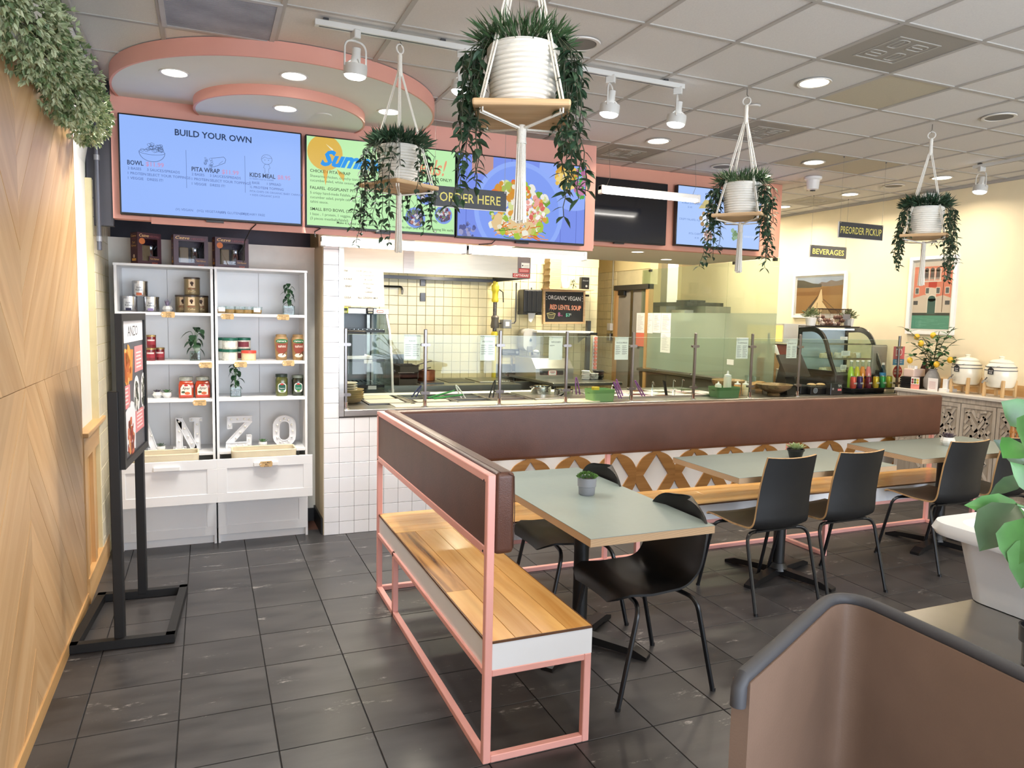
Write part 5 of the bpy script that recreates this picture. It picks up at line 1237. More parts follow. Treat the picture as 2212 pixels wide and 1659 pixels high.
# ---- things on the counter
M_bowlw = mat('cream_plate', (232, 224, 206), .4, var=.03); M_bowlt = mat('tan_fibre_bowl', (206, 178, 130), .6, var=.08)
for k in range(5): tag(make('plate', MB().lathe([(.03, .985+.018*k), (.05, .987+.018*k), (.085, .998+.018*k), (.083, 1.001+.018*k), (.0001, .990+.018*k)], (1.0, 5.72, 0), 28, cap=False), M_bowlw, smooth=True), 'cream plate, %s of the plate stack by the tiled end wall' % ('lowest', 'second', 'third', 'fourth', 'topmost')[k], 'plate', 'stacked cream plates')
for k in range(4): tag(make('bowl', MB().lathe([(.05, .914+.02*k), (.085, .925+.02*k), (.112, .962+.02*k), (.109, .963+.02*k), (.08, .93+.02*k), (.0001, .92+.02*k)], (1.02, 5.70, 0), 28, cap=False), M_bowlt, smooth=True), 'tan fibre bowl, %s of the stack by the tiled end wall' % ('lowest', 'second', 'third', 'topmost')[k], 'bowl', 'stacked tan bowls')
M_pgreen = mat('green_plastic', (56, 140, 76), .35, var=.03); M_purple = mat('purple_plastic', (132, 70, 140), .35); M_gbin = mat('sage_green_bin', (122, 166, 106), .45, var=.02)
def tongs(label, base, d, L, m, w=.018):
    t = thing('tongs', label, 'tongs', base, 'tongs and ladles')
    b_, dv_ = Vector(base), Vector(d).normalized(); sd = Vector((1, 0, 0)) if abs(dv_.x) < .7 else Vector((0, 1, 0))
    for s in (-1, 1): make('arm', MB().tube([b_+sd*s*w, b_+dv_*L*.5+sd*s*w*.8, b_+dv_*L*.92+sd*s*w*.4, b_+dv_*L], .006, 6), m, t, smooth=True)
    make('hinge', MB().sphere(b_+dv_*L, .009, 6), m, t, smooth=True); return t
tongs('green tongs lying on the second pan from left', (1.67, 5.75, .93), (.9, .25, .18), .26, M_pgreen); tongs('second green tongs lying beside first green tongs', (1.70, 5.70, .93), (.9, .1, .08), .26, M_pgreen)
tongs('blue handled tongs half hidden by post', (1.58, 5.86, .93), (.3, .3, .3), .14, mat('navy_plastic', (40, 48, 96), .4)); tongs('white tongs standing in the third pan', (1.99, 5.78, .91), (-.3, .1, .55), .13, M_whitep)
tongs('black tongs standing in the fourth pan', (2.22, 5.75, .90), (.22, .1, .8), .17, M_blackp); 
tongs('purple tongs behind the green bin', (3.06, 5.75, .93), (-.1, .1, .9), .15, M_purple); tongs('purple tongs leaning right of the green bin', (3.30, 5.42, .925), (-.28, .2, .75), .15, M_purple, .012); tongs('purple tongs right of third post', (3.42, 5.60, .925), (-.2, .2, .75), .15, M_purple, .012); tongs('purple tongs leaning over the topping pans', (3.60, 5.52, .925), (-.42, .15, .75), .16, M_purple, .014)
for k, (x, y, h_) in enumerate(((3.50, 5.6, .09), (3.74, 5.6, .12), (3.80, 5.7, .13), (3.95, 5.55, .08), (4.07, 5.75, .14), (4.20, 5.6, .11), (4.28, 5.9, .13), (3.40, 5.75, .10))):
    tag(make('serving_spoon', MB().tube([(x, y, .91), (x+.012, y+.01, .91+h_*.9), (x+.02, y+.012, .91+h_), (x+.035, y+.012, .91+h_*.88)], .0035, 6), M_chrome, smooth=True), 'steel serving spoon standing in the topping pans, %s from the left' % ('second', 'fourth', 'fifth', 'sixth', 'seventh', 'eighth', 'last', 'first')[k], 'spoon', 'steel serving spoons')
tag(make('spatula', MB().prism([(-.012, 0), (.012, 0), (.016, .13), (-.012, .14)], (3.90, 5.6, .92), (1, 0, -.0), (-.25, 0, 1), (0, .01, 0)), M_blackp), 'black spatula handle standing in the topping pans', 'spatula')
def bin_(label, x0, x1, y0, y1, z0, h, m):
    t = thing('green_bin', label, 'bin', ((x0+x1)/2, (y0+y1)/2, z0), 'sage green bins')
    cx_, cy_ = (x0+x1)/2, (y0+y1)/2; A_ = frame_poly((x1-x0)*.9, (y1-y0)*.9, .025); B_ = frame_poly(x1-x0, y1-y0, .028); n = len(A_)
    vs = [(cx_+p[0], cy_+p[1], z0) for p in A_]+[(cx_+p[0], cy_+p[1], z0+h) for p in B_]+[(cx_+p[0]*.96, cy_+p[1]*.95, z0+h) for p in B_]+[(cx_+p[0]*.95, cy_+p[1]*.94, z0+.006) for p in A_]
    fs = [tuple(range(n))[::-1], tuple(range(3*n, 4*n))]
    for L_ in range(3): fs += [(L_*n+i, L_*n+(i+1) % n, (L_+1)*n+(i+1) % n, (L_+1)*n+i) for i in range(n)]
    make('body', MB().add(vs, fs), m, t, smooth=True); make('handle_slot', MB().prism([(a+cy_, b+z0+h*.72) for a, b in frame_poly(.05, .014, .006)], (x0-.0005+.004, 0, 0), (0, 1, 0), (0, 0, 1), (.004, 0, 0)), mat('slot_dark', (56, 84, 50), .6), t); make('front_slot', MB().prism([(a+x0+.05, b+z0+h*.72) for a, b in frame_poly(.05, .014, .006)], (0, y0-.0004+.004, 0), (1, 0, 0), (0, 0, 1), (0, .004, 0)), mat('slot_dark', (56, 84, 50), .6), t)
    return t
bin_('sage green plastic bin with purple and yellow utensils in it', 2.985, 3.205, 5.335, 5.52, .914, .098, M_gbin); bin_('sage green plastic bin holding white squeeze bottles', 4.285, 4.545, 5.345, 5.52, .914, .095, mat('moss_green_bin', (88, 132, 84), .45, var=.02))
tag(make('yellow_scoop', MB().rbox(3.03, 3.09, 5.42, 5.46, .93, 1.03, .006), mat('yellow_plastic', (226, 190, 60), .4)), 'yellow plastic scoop sticking out of the left green bin', 'scoop')
def bottle_sq(label, x, y, z, r, h, m):
    t = thing('squeeze_bottle', label, 'bottle', (x, y, z), 'squeeze bottles')
    make('body', MB().lathe([(r*.95, z), (r, z+.006), (r, z+h*.72), (r*.9, z+h*.76)], (x, y, 0), 20), m, t, smooth=True); make('cap', MB().lathe([(r*.92, z+h*.76), (r*.9, z+h*.83), (r*.35, z+h*.86), (r*.18, z+h), (.0001, z+h)], (x, y, 0), 16), M_whitep, t, smooth=True)
M_frost = mat('frosted_plastic', (230, 226, 208), .4, var=.03)
bottle_sq('tall white squeeze bottle in the right green bin', 4.455, 5.44, .93, .036, .225, M_frost); bottle_sq('short squeeze bottle left in the right green bin', 4.36, 5.45, .925, .03, .13, M_frost)
bottle_sq('orange filled squeeze bottle right of the green bin', 4.64, 5.52, .914, .032, .135, mat('orange_sauce', (206, 148, 84), .4)); bottle_sq('pale squeeze bottle right of the orange one', 4.72, 5.50, .914, .034, .135, mat('pale_sauce', (222, 212, 170), .4))
M_ow = wood('olive_wood', (186, 158, 112), (128, 98, 62), 'X', 3, .4, .05)
tag(make('wooden_bowl', MB().lathe([(.055, .914), (.06, .925), (.045, .935), (.09, .95), (.15, .985), (.172, 1.02), (.165, 1.022), (.14, .99), (.0001, .955)], (5.03, 5.46, 0), 32, cap=False), M_ow, smooth=True), 'footed marbled wood bowl at the front of the till counter', 'bowl')
tag(make('wooden_bowl', MB().lathe([(.05, .93), (.10, .945), (.15, .985), (.165, 1.03), (.158, 1.032), (.10, .96), (.0001, .945)], (4.80, 5.85, 0), 32, cap=False), M_ow, smooth=True), 'shallow wooden bowl behind the squeeze bottles', 'bowl')
t = thing('metal_pot', 'round steel soup pot behind the left green bin', 'pot', (2.82, 5.80, .926), 'steel pots'); make('body', MB().lathe([(.088, .926), (.09, .93), (.09, .985), (.094, .987), (.086, .985), (.085, .95), (.0001, .95)], (2.80, 5.98, 0), 28, cap=False), M_chrome, t, smooth=True); make('loop_handle', MB().tube([(2.71, 5.98, .97), (2.685, 5.97, .985), (2.71, 5.96, .985)], .005, 6), M_chrome, t)
t = thing('metal_pot', 'second round steel pot right of the soup pot', 'pot', (2.95, 5.78, .926), 'steel pots'); make('body', MB().lathe([(.083, .92), (.085, .924), (.085, .972), (.089, .974), (.081, .972), (.08, .94), (.0001, .94)], (2.94, 5.80, 0), 28, cap=False), M_chrome, t, smooth=True)

# ================================================================== hood and cooking line
hd = thing('exhaust_hood', 'big brushed steel exhaust hood over the cooking line', 'hood', (2.0, 7.75, 2.0))
M_hood = mat('hood_steel', (196, 188, 172), .3, metal=.9, var=.06, scale=3, stretch=(1, 1, 10))
make('front_panel', MB().box(.84, 2.38, 7.2, 7.212, 2.02, 2.9), M_hood, hd); make('front_panel', MB().box(2.44, 3.21, 7.2, 7.212, 2.02, 2.9), M_hood, hd)
make('join_strip', MB().box(1.82, 1.93, 7.194, 7.2, 2.02, 2.9), M_steel, hd)
make('top', MB().box(.84, 3.21, 7.2, 8.30, 2.88, 2.9), M_hood, hd); make('side_panel', MB().box(3.20, 3.21, 7.212, 8.298, 2.02, 2.88), M_dsteel, hd); make('front_panel', MB().box(2.38, 2.44, 7.2, 7.212, 2.02, 2.9), M_hood, hd); make('front_end', MB().box(3.06, 3.208, 7.195, 7.2, 2.02, 2.9), mat('hood_end_grey', (128, 118, 116), .35, metal=.8), hd)
make('gutter', MB().box(.84, 3.20, 7.212, 7.26, 2.02, 2.05).box(.84, 3.20, 8.2, 8.298, 2.015, 2.05), M_dsteel, hd); make('filter_bank', MB().prism([(7.3, 2.1), (8.2, 2.35), (8.2, 2.37), (7.3, 2.12)], (.86, 0, 0), (0, 1, 0), (0, 0, 1), (2.3, 0, 0)), M_dsteel, hd)
p_ = Print((3.0, 7.1948, 2.02), (1, 0, 0), (0, 0, 1)); RED = ink((176, 44, 46))
p_.rect(.005, .008, .200, .05, RED); p_.text('CAPTIVEAIRE', .102, .018, .026, ink((244, 240, 236)), 'C', .012, .2, width=.175); p_.rect(.07, .06, .195, .105, RED); p_.rect(.08, .07, .185, .078, ink((230, 180, 176)), 2); p_.rect(.08, .085, .185, .093, ink((230, 180, 176)), 2); p_.rect(.10, .11, .195, .165, M_paper); p_.rect(.13, .12, .185, .124, M_grey, 2); p_.rect(.13, .135, .185, .139, M_grey, 2); p_.disc(.115, .135, .008, M_txt, 2)
p_.build('labels', hd)
for x in (1.5, 2.6):  # added lamps under the hood, put in to brighten the tiles below it
    hl = make('added_hood_lamp', MB().lathe([(.0001, 2.20), (.04, 2.205), (.055, 2.235), (.055, 2.26)], (x, 7.75, 0), 16, cap=False), emis('added_lamp_glass', (255, 244, 214), 6.0), hd, smooth=True)
    lamp('AREA', (x, 7.75, 2.19), 9, (1, .9, .7), .12, name='hood_fill_light', parent=hd)
# white menu board behind glass
mbd = thing('prep_menu_board', 'white board listing greens Broccoli, Watercress, Kale, Cabbage', 'board', (1.3, 7.12, 1.68))
b_ = make('panel', MB().prism([(7.10, 1.68), (7.12, 1.68), (7.18, 2.03), (7.16, 2.03)], (1.02, 0, 0), (0, 1, 0), (0, 0, 1), (.59, 0, 0)), mat('board_white', (236, 232, 222), .35), mbd)
v_ = Vector((0, .06, .35)).normalized(); p_ = Print(Vector((1.02, 7.0995, 1.68)), (1, 0, 0), v_)
for s, x, y, h_ in (('OUR GREENS', .40, .335, .018), ('our housemade lines!', .43, .30, .012), ('Broccoli', .44, .255, .016), ('Watercress', .44, .215, .016), ('Kale', .44, .175, .016), ('Cabbage', .44, .135, .016), ('ALL GREENS MIX', .43, .075, .019), ('QUINOA KALE', .20, .255, .018), ('SPINACH & BABY', .18, .185, .018), ('SPINACH', .15, .158, .018), ('ROMAINE', .19, .335, .018), ('ARUGULA', .21, .075, .018)): p_.text(s, x, y, h_, ink((96, 96, 98)), 'C', .004)
p_.build('lettering', b_)
# refrigerated display
fr_ = thing('open_display_fridge', 'open refrigerated display with wire shelves beside the tiled end wall', 'fridge', (1.3, 7.1, 0))
M_fin = mat('fridge_inside', (196, 206, 216), .4, var=.04)
make('back', MB().box(.95, 1.62, 7.5, 7.55, 0, 1.67), M_fin, fr_); make('top', MB().box(.95, 1.625, 6.98, 7.55, 1.61, 1.655), M_steel, fr_)
make('side_glass', MB().prism([(6.72, .86), (7.5, .86), (7.5, 1.61), (7.0, 1.61), (6.86, 1.45), (6.76, 1.15)], (1.60, 0, 0), (0, 1, 0), (0, 0, 1), (.006, 0, 0)), glass('fridge_glass', (214, 226, 230), .12), fr_)
make('side_frame', MB().tube([(1.605, 6.72, .86), (1.605, 6.76, 1.15), (1.605, 6.86, 1.45), (1.605, 7.0, 1.61)], .012, 6), M_whitep, fr_); make('upright', MB().box(1.50, 1.53, 7.40, 7.5, .85, 1.6), M_steel, fr_); make('upright', MB().box(1.54, 1.56, 7.38, 7.5, .85, 1.6), M_whitep, fr_)
for z in (1.46, 1.18, .93):
    sh = make('shelf', MB().box(.95, 1.58, 6.95, 6.99, z-.028, z-.004).box(.95, 1.58, 7.46, 7.5, z-.02, z-.004), M_blackp, fr_)
    for k in range(16): make('wire', MB().cyl((.97+.04*k, 6.96, z), (.97+.04*k, 7.48, z), .003, n=5), M_chrome, sh)
make('lower_body', MB().box(.95, 1.62, 6.72, 7.5, 0, .85), M_dsteel, fr_)
for z, x in ((1.165, 1.38), (.915, 1.42)): make('shelf_label', MB().box(x, x+.08, 6.944, 6.948, z-.03, z+.005), M_paper, fr_)
b_ = make('badge', MB().prism([(a+1.54, b+1.633) for a, b in frame_poly(.07, .028, .013)], (0, 6.978, 0), (1, 0, 0), (0, 0, 1), (0, .003, 0)), mat('badge_red', (176, 70, 40), .4), fr_); make('badge_face', MB().prism([(a+1.54, b+1.633) for a, b in frame_poly(.058, .018, .008)], (0, 6.976, 0), (1, 0, 0), (0, 0, 1), (0, .003, 0)), M_paper, b_)
for x, m, lb, c in ((1.20, mat('lime_case', (186, 198, 70), .4), 'yellow green digital timer stuck on the display fridge', (70, 78, 72)), (1.44, M_blackp, 'black digital timer stuck on the display fridge', (196, 196, 190))):
    t = thing('kitchen_timer', lb, 'timer', (x, 6.97, 1.61), 'kitchen timers'); make('case', MB().rbox(x-.035, x+.035, 6.95, 6.979, 1.608, 1.668, .01), m, t); make('display', MB().box(x-.024, x+.024, 6.948, 6.95, 1.635, 1.658), ink(c), t); make('button', MB().box(x-.02, x+.02, 6.947, 6.95, 1.615, 1.625), ink((220, 220, 190)), t)
t = thing('black_container', 'black plastic container with lid on the display fridge shelf', 'container', (1.18, 6.6, .95))
make('tub', MB().prism([(-.105, 0), (.105, 0), (.115, .19), (-.115, .19)], (1.19, 6.50, 1.235), (1, 0, 0), (0, 0, 1), (0, .22, 0)), M_blackp, t); make('lid', MB().rbox(1.07, 1.31, 6.49, 6.73, 1.425, 1.455, .01), M_blackp, t); make('tray', MB().rbox(1.02, 1.36, 6.48, 6.95, 1.205, 1.235, .006), M_whitep, t)

cl_ = thing('cooking_line', 'steel cooking line along the kitchen back wall', 'counter', (2.4, 7.8, 0))
make('fryer_cabinet', MB().box(1.66, 2.08, 7.30, 8.25, 0, .80), M_steel, cl_); make('fryer_rim', MB().ring([(1.66, 7.30), (2.08, 7.30), (2.08, 8.25), (1.66, 8.25)], [(1.70, 7.36), (2.04, 7.36), (2.04, 8.05), (1.70, 8.05)], (0, 0, .80), (1, 0, 0), (0, 1, 0), (0, 0, .08)), M_steel, cl_); make('fryer_flue', MB().box(1.62, 2.06, 8.1, 8.26, .88, 1.13).box(1.62, 2.1, 8.06, 8.1, 1.10, 1.16), M_dsteel, cl_)
make('fryer_oil', MB().box(1.70, 2.04, 7.36, 8.05, .78, .80), mat('dark_oil', (30, 22, 14), .1), cl_); make('side_counter', MB().box(2.085, 3.20, 7.35, 8.28, 0, .87), M_steel, cl_)
make('hob_plate', MB().box(2.10, 2.36, 7.52, 8.1, .87, .886), M_dsteel, cl_); make('sunken_tray', MB().box(2.45, 2.75, 7.62, 8.1, .87, .876), M_dsteel, cl_); make('cover_tray', MB().rbox(2.80, 3.17, 7.60, 8.1, .87, .884, .004), M_steel, cl_)
p_ = Print((1.70, 7.2985, .70), (1, 0, 0), (0, 0, 1)); p_.rect(0, .08, .06, .145, M_paper); p_.rect(.005, .135, .055, .143, RED, 2); p_.build('warning_label', cl_)
M_bask = mat('fryer_wire', (74, 66, 58), .45, metal=.8)
for k, (z, dx) in enumerate(((.86, 0), (.93, .01))):
    t = thing('fryer_basket', '%s wire fryer basket hanging over the fryer' % ('lower', 'upper')[k], 'fryer basket', (1.94, 7.6, z), 'fryer baskets')
    x0, x1, y0, y1 = 1.86+dx, 2.06+dx, 7.50, 7.80; h_ = .14
    make('mesh', MB().ring([(x0, y0), (x1, y0), (x1, y1), (x0, y1)], [(x0+.004, y0+.004), (x1-.004, y0+.004), (x1-.004, y1-.004), (x0+.004, y1-.004)], (0, 0, z), (1, 0, 0), (0, 1, 0), (0, 0, h_)).box(x0, x1, y0, y1, z, z+.003), M_bask, t)
    for yy in (y0, y1): make('rim', MB().cyl((x0-.01, yy, z+h_), (x1+.01, yy, z+h_), .005, n=6), M_chrome, t)
    make('handle', MB().tube([(x1, 7.58, z+h_), (x1+.08, 7.56, z+h_+.03), (x1+.16, 7.55, z+h_+.05)], .006, 6), M_bask, t); make('hook', MB().tube([(x0+.04, y1, z+h_), (x0+.04, y1, z+h_+.06), (x1-.04, y1, z+h_+.06), (x1-.04, y1, z+h_)], .004, 6), M_bask, t)
t = thing('copper_pot', 'copper saucepan on the cooking line', 'pot', (2.235, 7.80, .886)); make('body', MB().lathe([(.098, .886), (.104, .892), (.104, .998), (.107, 1.0), (.101, 1.0), (.10, .90), (.0001, .90)], (2.235, 7.80, 0), 32, cap=False), mat('copper', (190, 116, 84), .3, metal=1.0, var=.1), t, smooth=True); make('handle', MB().tube([(2.135, 7.78, .96), (2.10, 7.76, .975), (2.135, 7.74, .96)], .006, 6), mat('copper', (190, 116, 84), .3), t)
# pipes on the back wall
t = thing('wall_spout', 'black pipe elbow on the kitchen tiles beside menu board', 'pipe', (1.95, 8.27, 1.85)); make('tube', MB().tube([(1.6, 8.27, 1.925), (2.05, 8.27, 1.925)]+bez((2.05, 8.27, 1.925), (2.075, 8.27, 1.925), (2.075, 8.26, 1.90), 4)+[(2.075, 8.255, 1.88)], .012, 8), M_blackp, t, smooth=True); make('nozzle', MB().cyl((2.075, 8.25, 1.885), (2.072, 8.24, 1.84), .014, .010, 10), M_dsteel, t)
for z0, z1, lb in ((1.945, 2.015, 'steel wall box just under the hood'), (1.768, 1.865, 'steel outlet cover on the kitchen tiles')): tag(make('outlet_cover', MB().rbox(2.298, 2.36, 8.28, 8.30, z0, z1, .003, 1), M_dsteel), lb, 'outlet')
gp = thing('gas_pipe', 'yellow gas pipe with valve and grey fittings on tiles', 'pipe', (3.2, 8.2, .9))
M_ypipe = mat('yellow_pipe', (226, 206, 60), .4); X_ = 3.20
make('upper_pipe', MB().cyl((X_, 8.2, 1.78), (X_, 8.2, 2.03), .030, n=14), M_ypipe, gp, smooth=True); make('valve_body', MB().lathe([(.036, 1.78), (.044, 1.80), (.036, 1.83), (.036, 1.90), (.046, 1.92), (.046, 1.97), (.036, 1.99)], (X_, 8.2, 0), 14), M_ypipe, gp, smooth=True)
make('lower_pipe', MB().cyl((X_, 8.2, .87), (X_, 8.2, 1.40), .027, n=14), M_ypipe, gp, smooth=True); make('union', MB().lathe([(.04, 1.38), (.04, 1.41), (.03, 1.43)], (X_, 8.2, 0), 12), M_ypipe, gp); make('grey_section', MB().cyl((X_, 8.2, 1.43), (X_, 8.2, 1.78), .024, n=12), mat('galvanised', (112, 108, 104), .4, metal=.8, var=.3, scale=40), gp, smooth=True)
make('solenoid', MB().lathe([(.05, 1.47), (.055, 1.50), (.045, 1.56), (.05, 1.60), (.035, 1.62)], (X_, 8.19, 0), 10), mat('fitting_grey', (104, 100, 94), .5, metal=.5), gp, smooth=True); make('side_pipe', MB().tube([(X_, 8.19, 1.53), (3.42, 8.19, 1.53), (3.45, 8.19, 1.535), (3.468, 8.19, 1.56), (3.468, 8.19, 2.02)], .009, 8), M_dsteel, gp, smooth=True)
make('actuator_box', MB().rbox(3.28, 3.39, 8.12, 8.25, 1.47, 1.575, .005), mat('grey_box', (132, 134, 136), .45), gp); make('box_label', MB().box(3.31, 3.36, 8.118, 8.12, 1.495, 1.55), M_paper, gp); make('valve_lever', MB().tube([(3.235, 8.16, 1.93), (3.27, 8.13, 1.90), (3.275, 8.12, 1.78)], .007, 6), M_blackp, gp)
t = thing('paper_towel_dispenser', 'black paper towel dispenser on the kitchen wall', 'dispenser', (3.66, 8.2, 1.64)); make('body', MB().rbox(3.54, 3.79, 8.12, 8.30, 1.66, 1.945, .015), M_blackp, t); make('lower_body', MB().box(3.54, 3.60, 8.13, 8.3, 1.64, 1.68).box(3.735, 3.79, 8.13, 8.3, 1.64, 1.68), M_blackp, t)
for x in (3.60, 3.66, 3.72): make('rib', MB().rbox(x-.012, x+.012, 8.112, 8.122, 1.68, 1.93, .004), M_blackp, t)
make('paper', MB().prism([(3.62, 1.66), (3.72, 1.66), (3.69, 1.58), (3.66, 1.545), (3.63, 1.57)], (0, 8.16, 0), (1, 0, 0), (0, 0, 1), (0, .004, 0)), M_paper, t); make('lock', MB().cyl((3.665, 8.18, 1.945), (3.665, 8.18, 1.97), .008, n=8), M_dsteel, t)
t = thing('soap_dispenser', 'white and grey soap dispenser below the towel box', 'dispenser', (3.63, 8.2, 1.19)); make('body', MB().prism(frame_poly(.17, .27, .07, 6), (3.635, 8.12, 1.335), (1, 0, 0), (0, 0, 1), (0, .18, 0)), mat('grey_soap', (206, 204, 198), .35), t); make('lever', MB().rbox(3.60, 3.67, 8.10, 8.13, 1.19, 1.26, .01), mat('lever_grey', (140, 138, 136), .4), t); make('window', MB().prism([(0, .035), (.018, 0), (0, -.018), (-.018, 0)], (3.645, 8.117, 1.325), (1, 0, 0), (0, 0, 1), (0, .003, 0)), ink((60, 84, 100)), t)
# chalkboard sign
cb = thing('chalkboard', 'wood framed chalkboard reading ORGANIC VEGAN RED LENTIL SOUP', 'sign', (4.155, 8.2, 1.54))
R = Matrix.Translation((4.155, 8.26, 1.748)) @ Matrix.Rotation(-.02, 4, 'Y')
make('frame', MB().ring(frame_poly(.585, .425), frame_poly(.535, .375), (0, -.02, 0), (1, 0, 0), (0, 0, 1), (0, .03, 0)).xform(R), M_pine, cb); b_ = make('slate', MB().box(-.27, .27, -.008, 0, -.19, .19).xform(R), mat('slate_black', (34, 34, 36), .7), cb)
p_ = Print(R @ Vector((0, -.0085, 0)), (1, 0, -.02), (0, 0, 1)); CH = ink((240, 238, 234)); CO = ink((232, 110, 70))
p_.text('ORGANIC VEGAN', 0, .085, .052, CH, 'C', .008, .05, width=.46); p_.text('RED LENTIL SOUP', .02, -.035, .060, CO, 'C', .034, .05, width=.44); p_.text('RED LENTIL SOUP', .02, -.033, .054, ink((250, 220, 190)), 'C', -.002, .05, 4, width=.425)
p_.text('8', -.085, -.12, .05, ink((226, 140, 190)), 'L', .01); p_.text('oz', -.05, -.118, .024, ink((196, 90, 150)), 'L', .004); p_.text('$3', .025, -.118, .042, ink((120, 220, 190)), 'L', .012); p_.text('95', .075, -.10, .022, CH, 'L', .006)
p_.poly([(-.24, -.09), (-.12, -.09), (-.145, -.15), (-.215, -.15)], ink((90, 84, 64)), 2); p_.line([(-.24, -.09), (-.215, -.15), (-.145, -.15), (-.12, -.09), (-.18, -.105), (-.24, -.09), (-.18, -.075), (-.12, -.09)], .006, ink((216, 206, 140)), 3)
for k in range(3): p_.line([(-.21+.03*k, -.055), (-.205+.03*k, -.04), (-.212+.03*k, -.03)], .004, M_grey)
for s in (-1, 1):
    for k in range(3): p_.line([(s*.245+.004, .085+.03*k), (s*.26+.004, .08+.035*k)], .004, CH)
p_.build('chalk', b_)
make('hook', MB().cyl((4.45, 8.28, 1.90), (4.50, 8.24, 1.90), .013, n=10), M_blackp, cb)
# shelf over the chalkboard with box, pots
wsf = tag(make('wall_shelf', MB().box(3.85, 4.46, 8.05, 8.30, 1.955, 1.97), M_pine), 'narrow wood shelf above the chalkboard', 'shelf')
t = thing('cardboard_stack', 'tall stack of folded cardboard on the shelf above chalkboard', 'cardboard', (3.94, 8.2, 1.97))
for k in range(14): make('sheet', MB().box(3.858+.004*(k % 3), 4.014+.003*(k % 2), 8.08, 8.24, 1.97+k*.026, 1.995+k*.026), mat('cardboard', (186, 162, 122), .8, var=.12, scale=6, stretch=(1, 1, 30)), t)
t = thing('shelf_pot_plant', 'white pots with dark sprigs on the shelf above chalkboard', 'plant', (4.16, 8.2, 1.97)); make('pot', MB().lathe([(.05, 1.97), (.065, 2.0), (.065, 2.06), (.0001, 2.06)], (4.12, 8.18, 0), 18), M_cer, t, smooth=True); mb = MB(); rr = random.Random(9)
for k in range(60): p0 = Vector((4.20+rr.uniform(-.02, .05), 8.16+rr.uniform(-.02, .02), 1.99+rr.random()*.10)); mb.leaf(p0, (rr.uniform(-1, 1), rr.uniform(-1, 1), rr.uniform(-.5, .8)), (0, 0, 1), .035, .014, .2, .2, 2)
make('foliage', mb, M_leaf, t)
t = thing('black_carton', 'small black printed carton on the shelf above chalkboard', 'box', (4.36, 8.2, 1.97)); b_ = make('carton', MB().box(4.31, 4.42, 8.10, 8.16, 1.97, 2.12), M_blackp, t); p_ = Print((4.31, 8.0995, 1.97), (1, 0, 0), (0, 0, 1)); p_.text('Almond', .055, .10, .018, M_grey, 'C', 0, .2, width=.08); p_.disc(.07, .04, .014, M_grey); p_.build('print', b_)
# hand sink, grill machine, table
t = thing('hand_sink', 'steel hand sink with gooseneck tap by the gas pipe', 'sink', (3.44, 8.0, .8)); make('splash', MB().box(3.25, 3.68, 8.265, 8.298, .84, 1.03), M_steel, t); make('basin', MB().ring([(3.22, 7.62), (3.54, 7.62), (3.66, 8.265), (3.24, 8.265)], [(3.25, 7.66), (3.51, 7.66), (3.62, 8.2), (3.27, 8.2)], (0, 0, .80), (1, 0, 0), (0, 1, 0), (0, 0, .075)).box(3.25, 3.5, 7.66, 8.2, .78, .80), M_steel, t); make('sink_stand', MB().box(3.24, 3.52, 7.7, 8.25, 0, .70), M_dsteel, t)
make('tap', MB().tube([(3.435, 8.22, .93), (3.435, 8.2, 1.06)]+bez((3.435, 8.2, 1.06), (3.435, 8.18, 1.125), (3.385, 8.10, 1.10), 6)+[(3.375, 8.07, 1.03)], .011, 8), M_chrome, t, smooth=True)
for s in (-1, 1): make('tap_lever', MB().tube([(3.435, 8.22, .935), (3.435+s*.06, 8.2, .935), (3.435+s*.10, 8.16, .91)], .009, 6), M_chrome, t, smooth=True)
tag(make('handwash_sign', MB().rbox(3.34, 3.57, 8.285, 8.298, 1.14, 1.212, .002, 1), M_blackp), 'small black employees wash hands sign on the tiles', 'sign'); p_ = Print((3.34, 8.2848, 1.14), (1, 0, 0), (0, 0, 1)); p_.text('Employees Must Wash', .012, .045, .011, CH, 'L', .004); p_.text('Hands Before Returning', .012, .028, .011, CH, 'L', .004); p_.text('to Work', .012, .011, .011, CH, 'L', .004); p_.disc(.20, .035, .018, CH); p_.build('lettering', bpy.data.objects['handwash_sign'])
gm = thing('grill_machine', 'steel countertop cooker with red and white badge', 'cooker', (3.7, 7.8, .90)); make('body', MB().prism([(7.50, .91), (8.1, .91), (8.1, 1.14), (7.62, 1.14), (7.50, 1.03)], (3.44, 0, 0), (0, 1, 0), (0, 0, 1), (.48, 0, 0)), M_steel, gm); p_ = Print((3.44, 7.4995, .91), (1, 0, 0), (0, 0, 1))
p_.poly([(a+.20, b+.07) for a, b in frame_poly(.30, .05, .012)], ink((34, 34, 36))); p_.poly([(a+.21, b+.07) for a, b in frame_poly(.11, .06, .02)], ink((206, 70, 66)), 2); p_.poly([(a+.21, b+.07) for a, b in frame_poly(.095, .054, .012)], M_paper, 3); p_.rect(.18, .075, .24, .083, RED, 4); p_.rect(.19, .06, .23, .066, M_grey, 4); p_.build('control_panel', gm)
t = thing('steel_pot', 'small steel pot with white ladle on the countertop cooker', 'pot', (3.58, 7.85, 1.14)); make('body', MB().lathe([(.07, 1.14), (.072, 1.145), (.072, 1.20), (.078, 1.202), (.068, 1.2), (.0001, 1.17)], (3.58, 7.85, 0), 24, cap=False), M_chrome, t, smooth=True); make('cloth', MB().sphere((3.60, 7.86, 1.205), .035, 8, .6), M_whitep, t, smooth=True)
t = thing('steel_table', 'steel prep table in the kitchen right of the sink', 'table', (3.9, 7.4, 0)); make('table_top', MB().rbox(3.42, 4.28, 7.0, 8.25, .875, .91, .004, 1), M_steel, t); make('undershelf', MB().box(3.46, 4.24, 7.05, 8.2, .3, .33), M_dsteel, t)
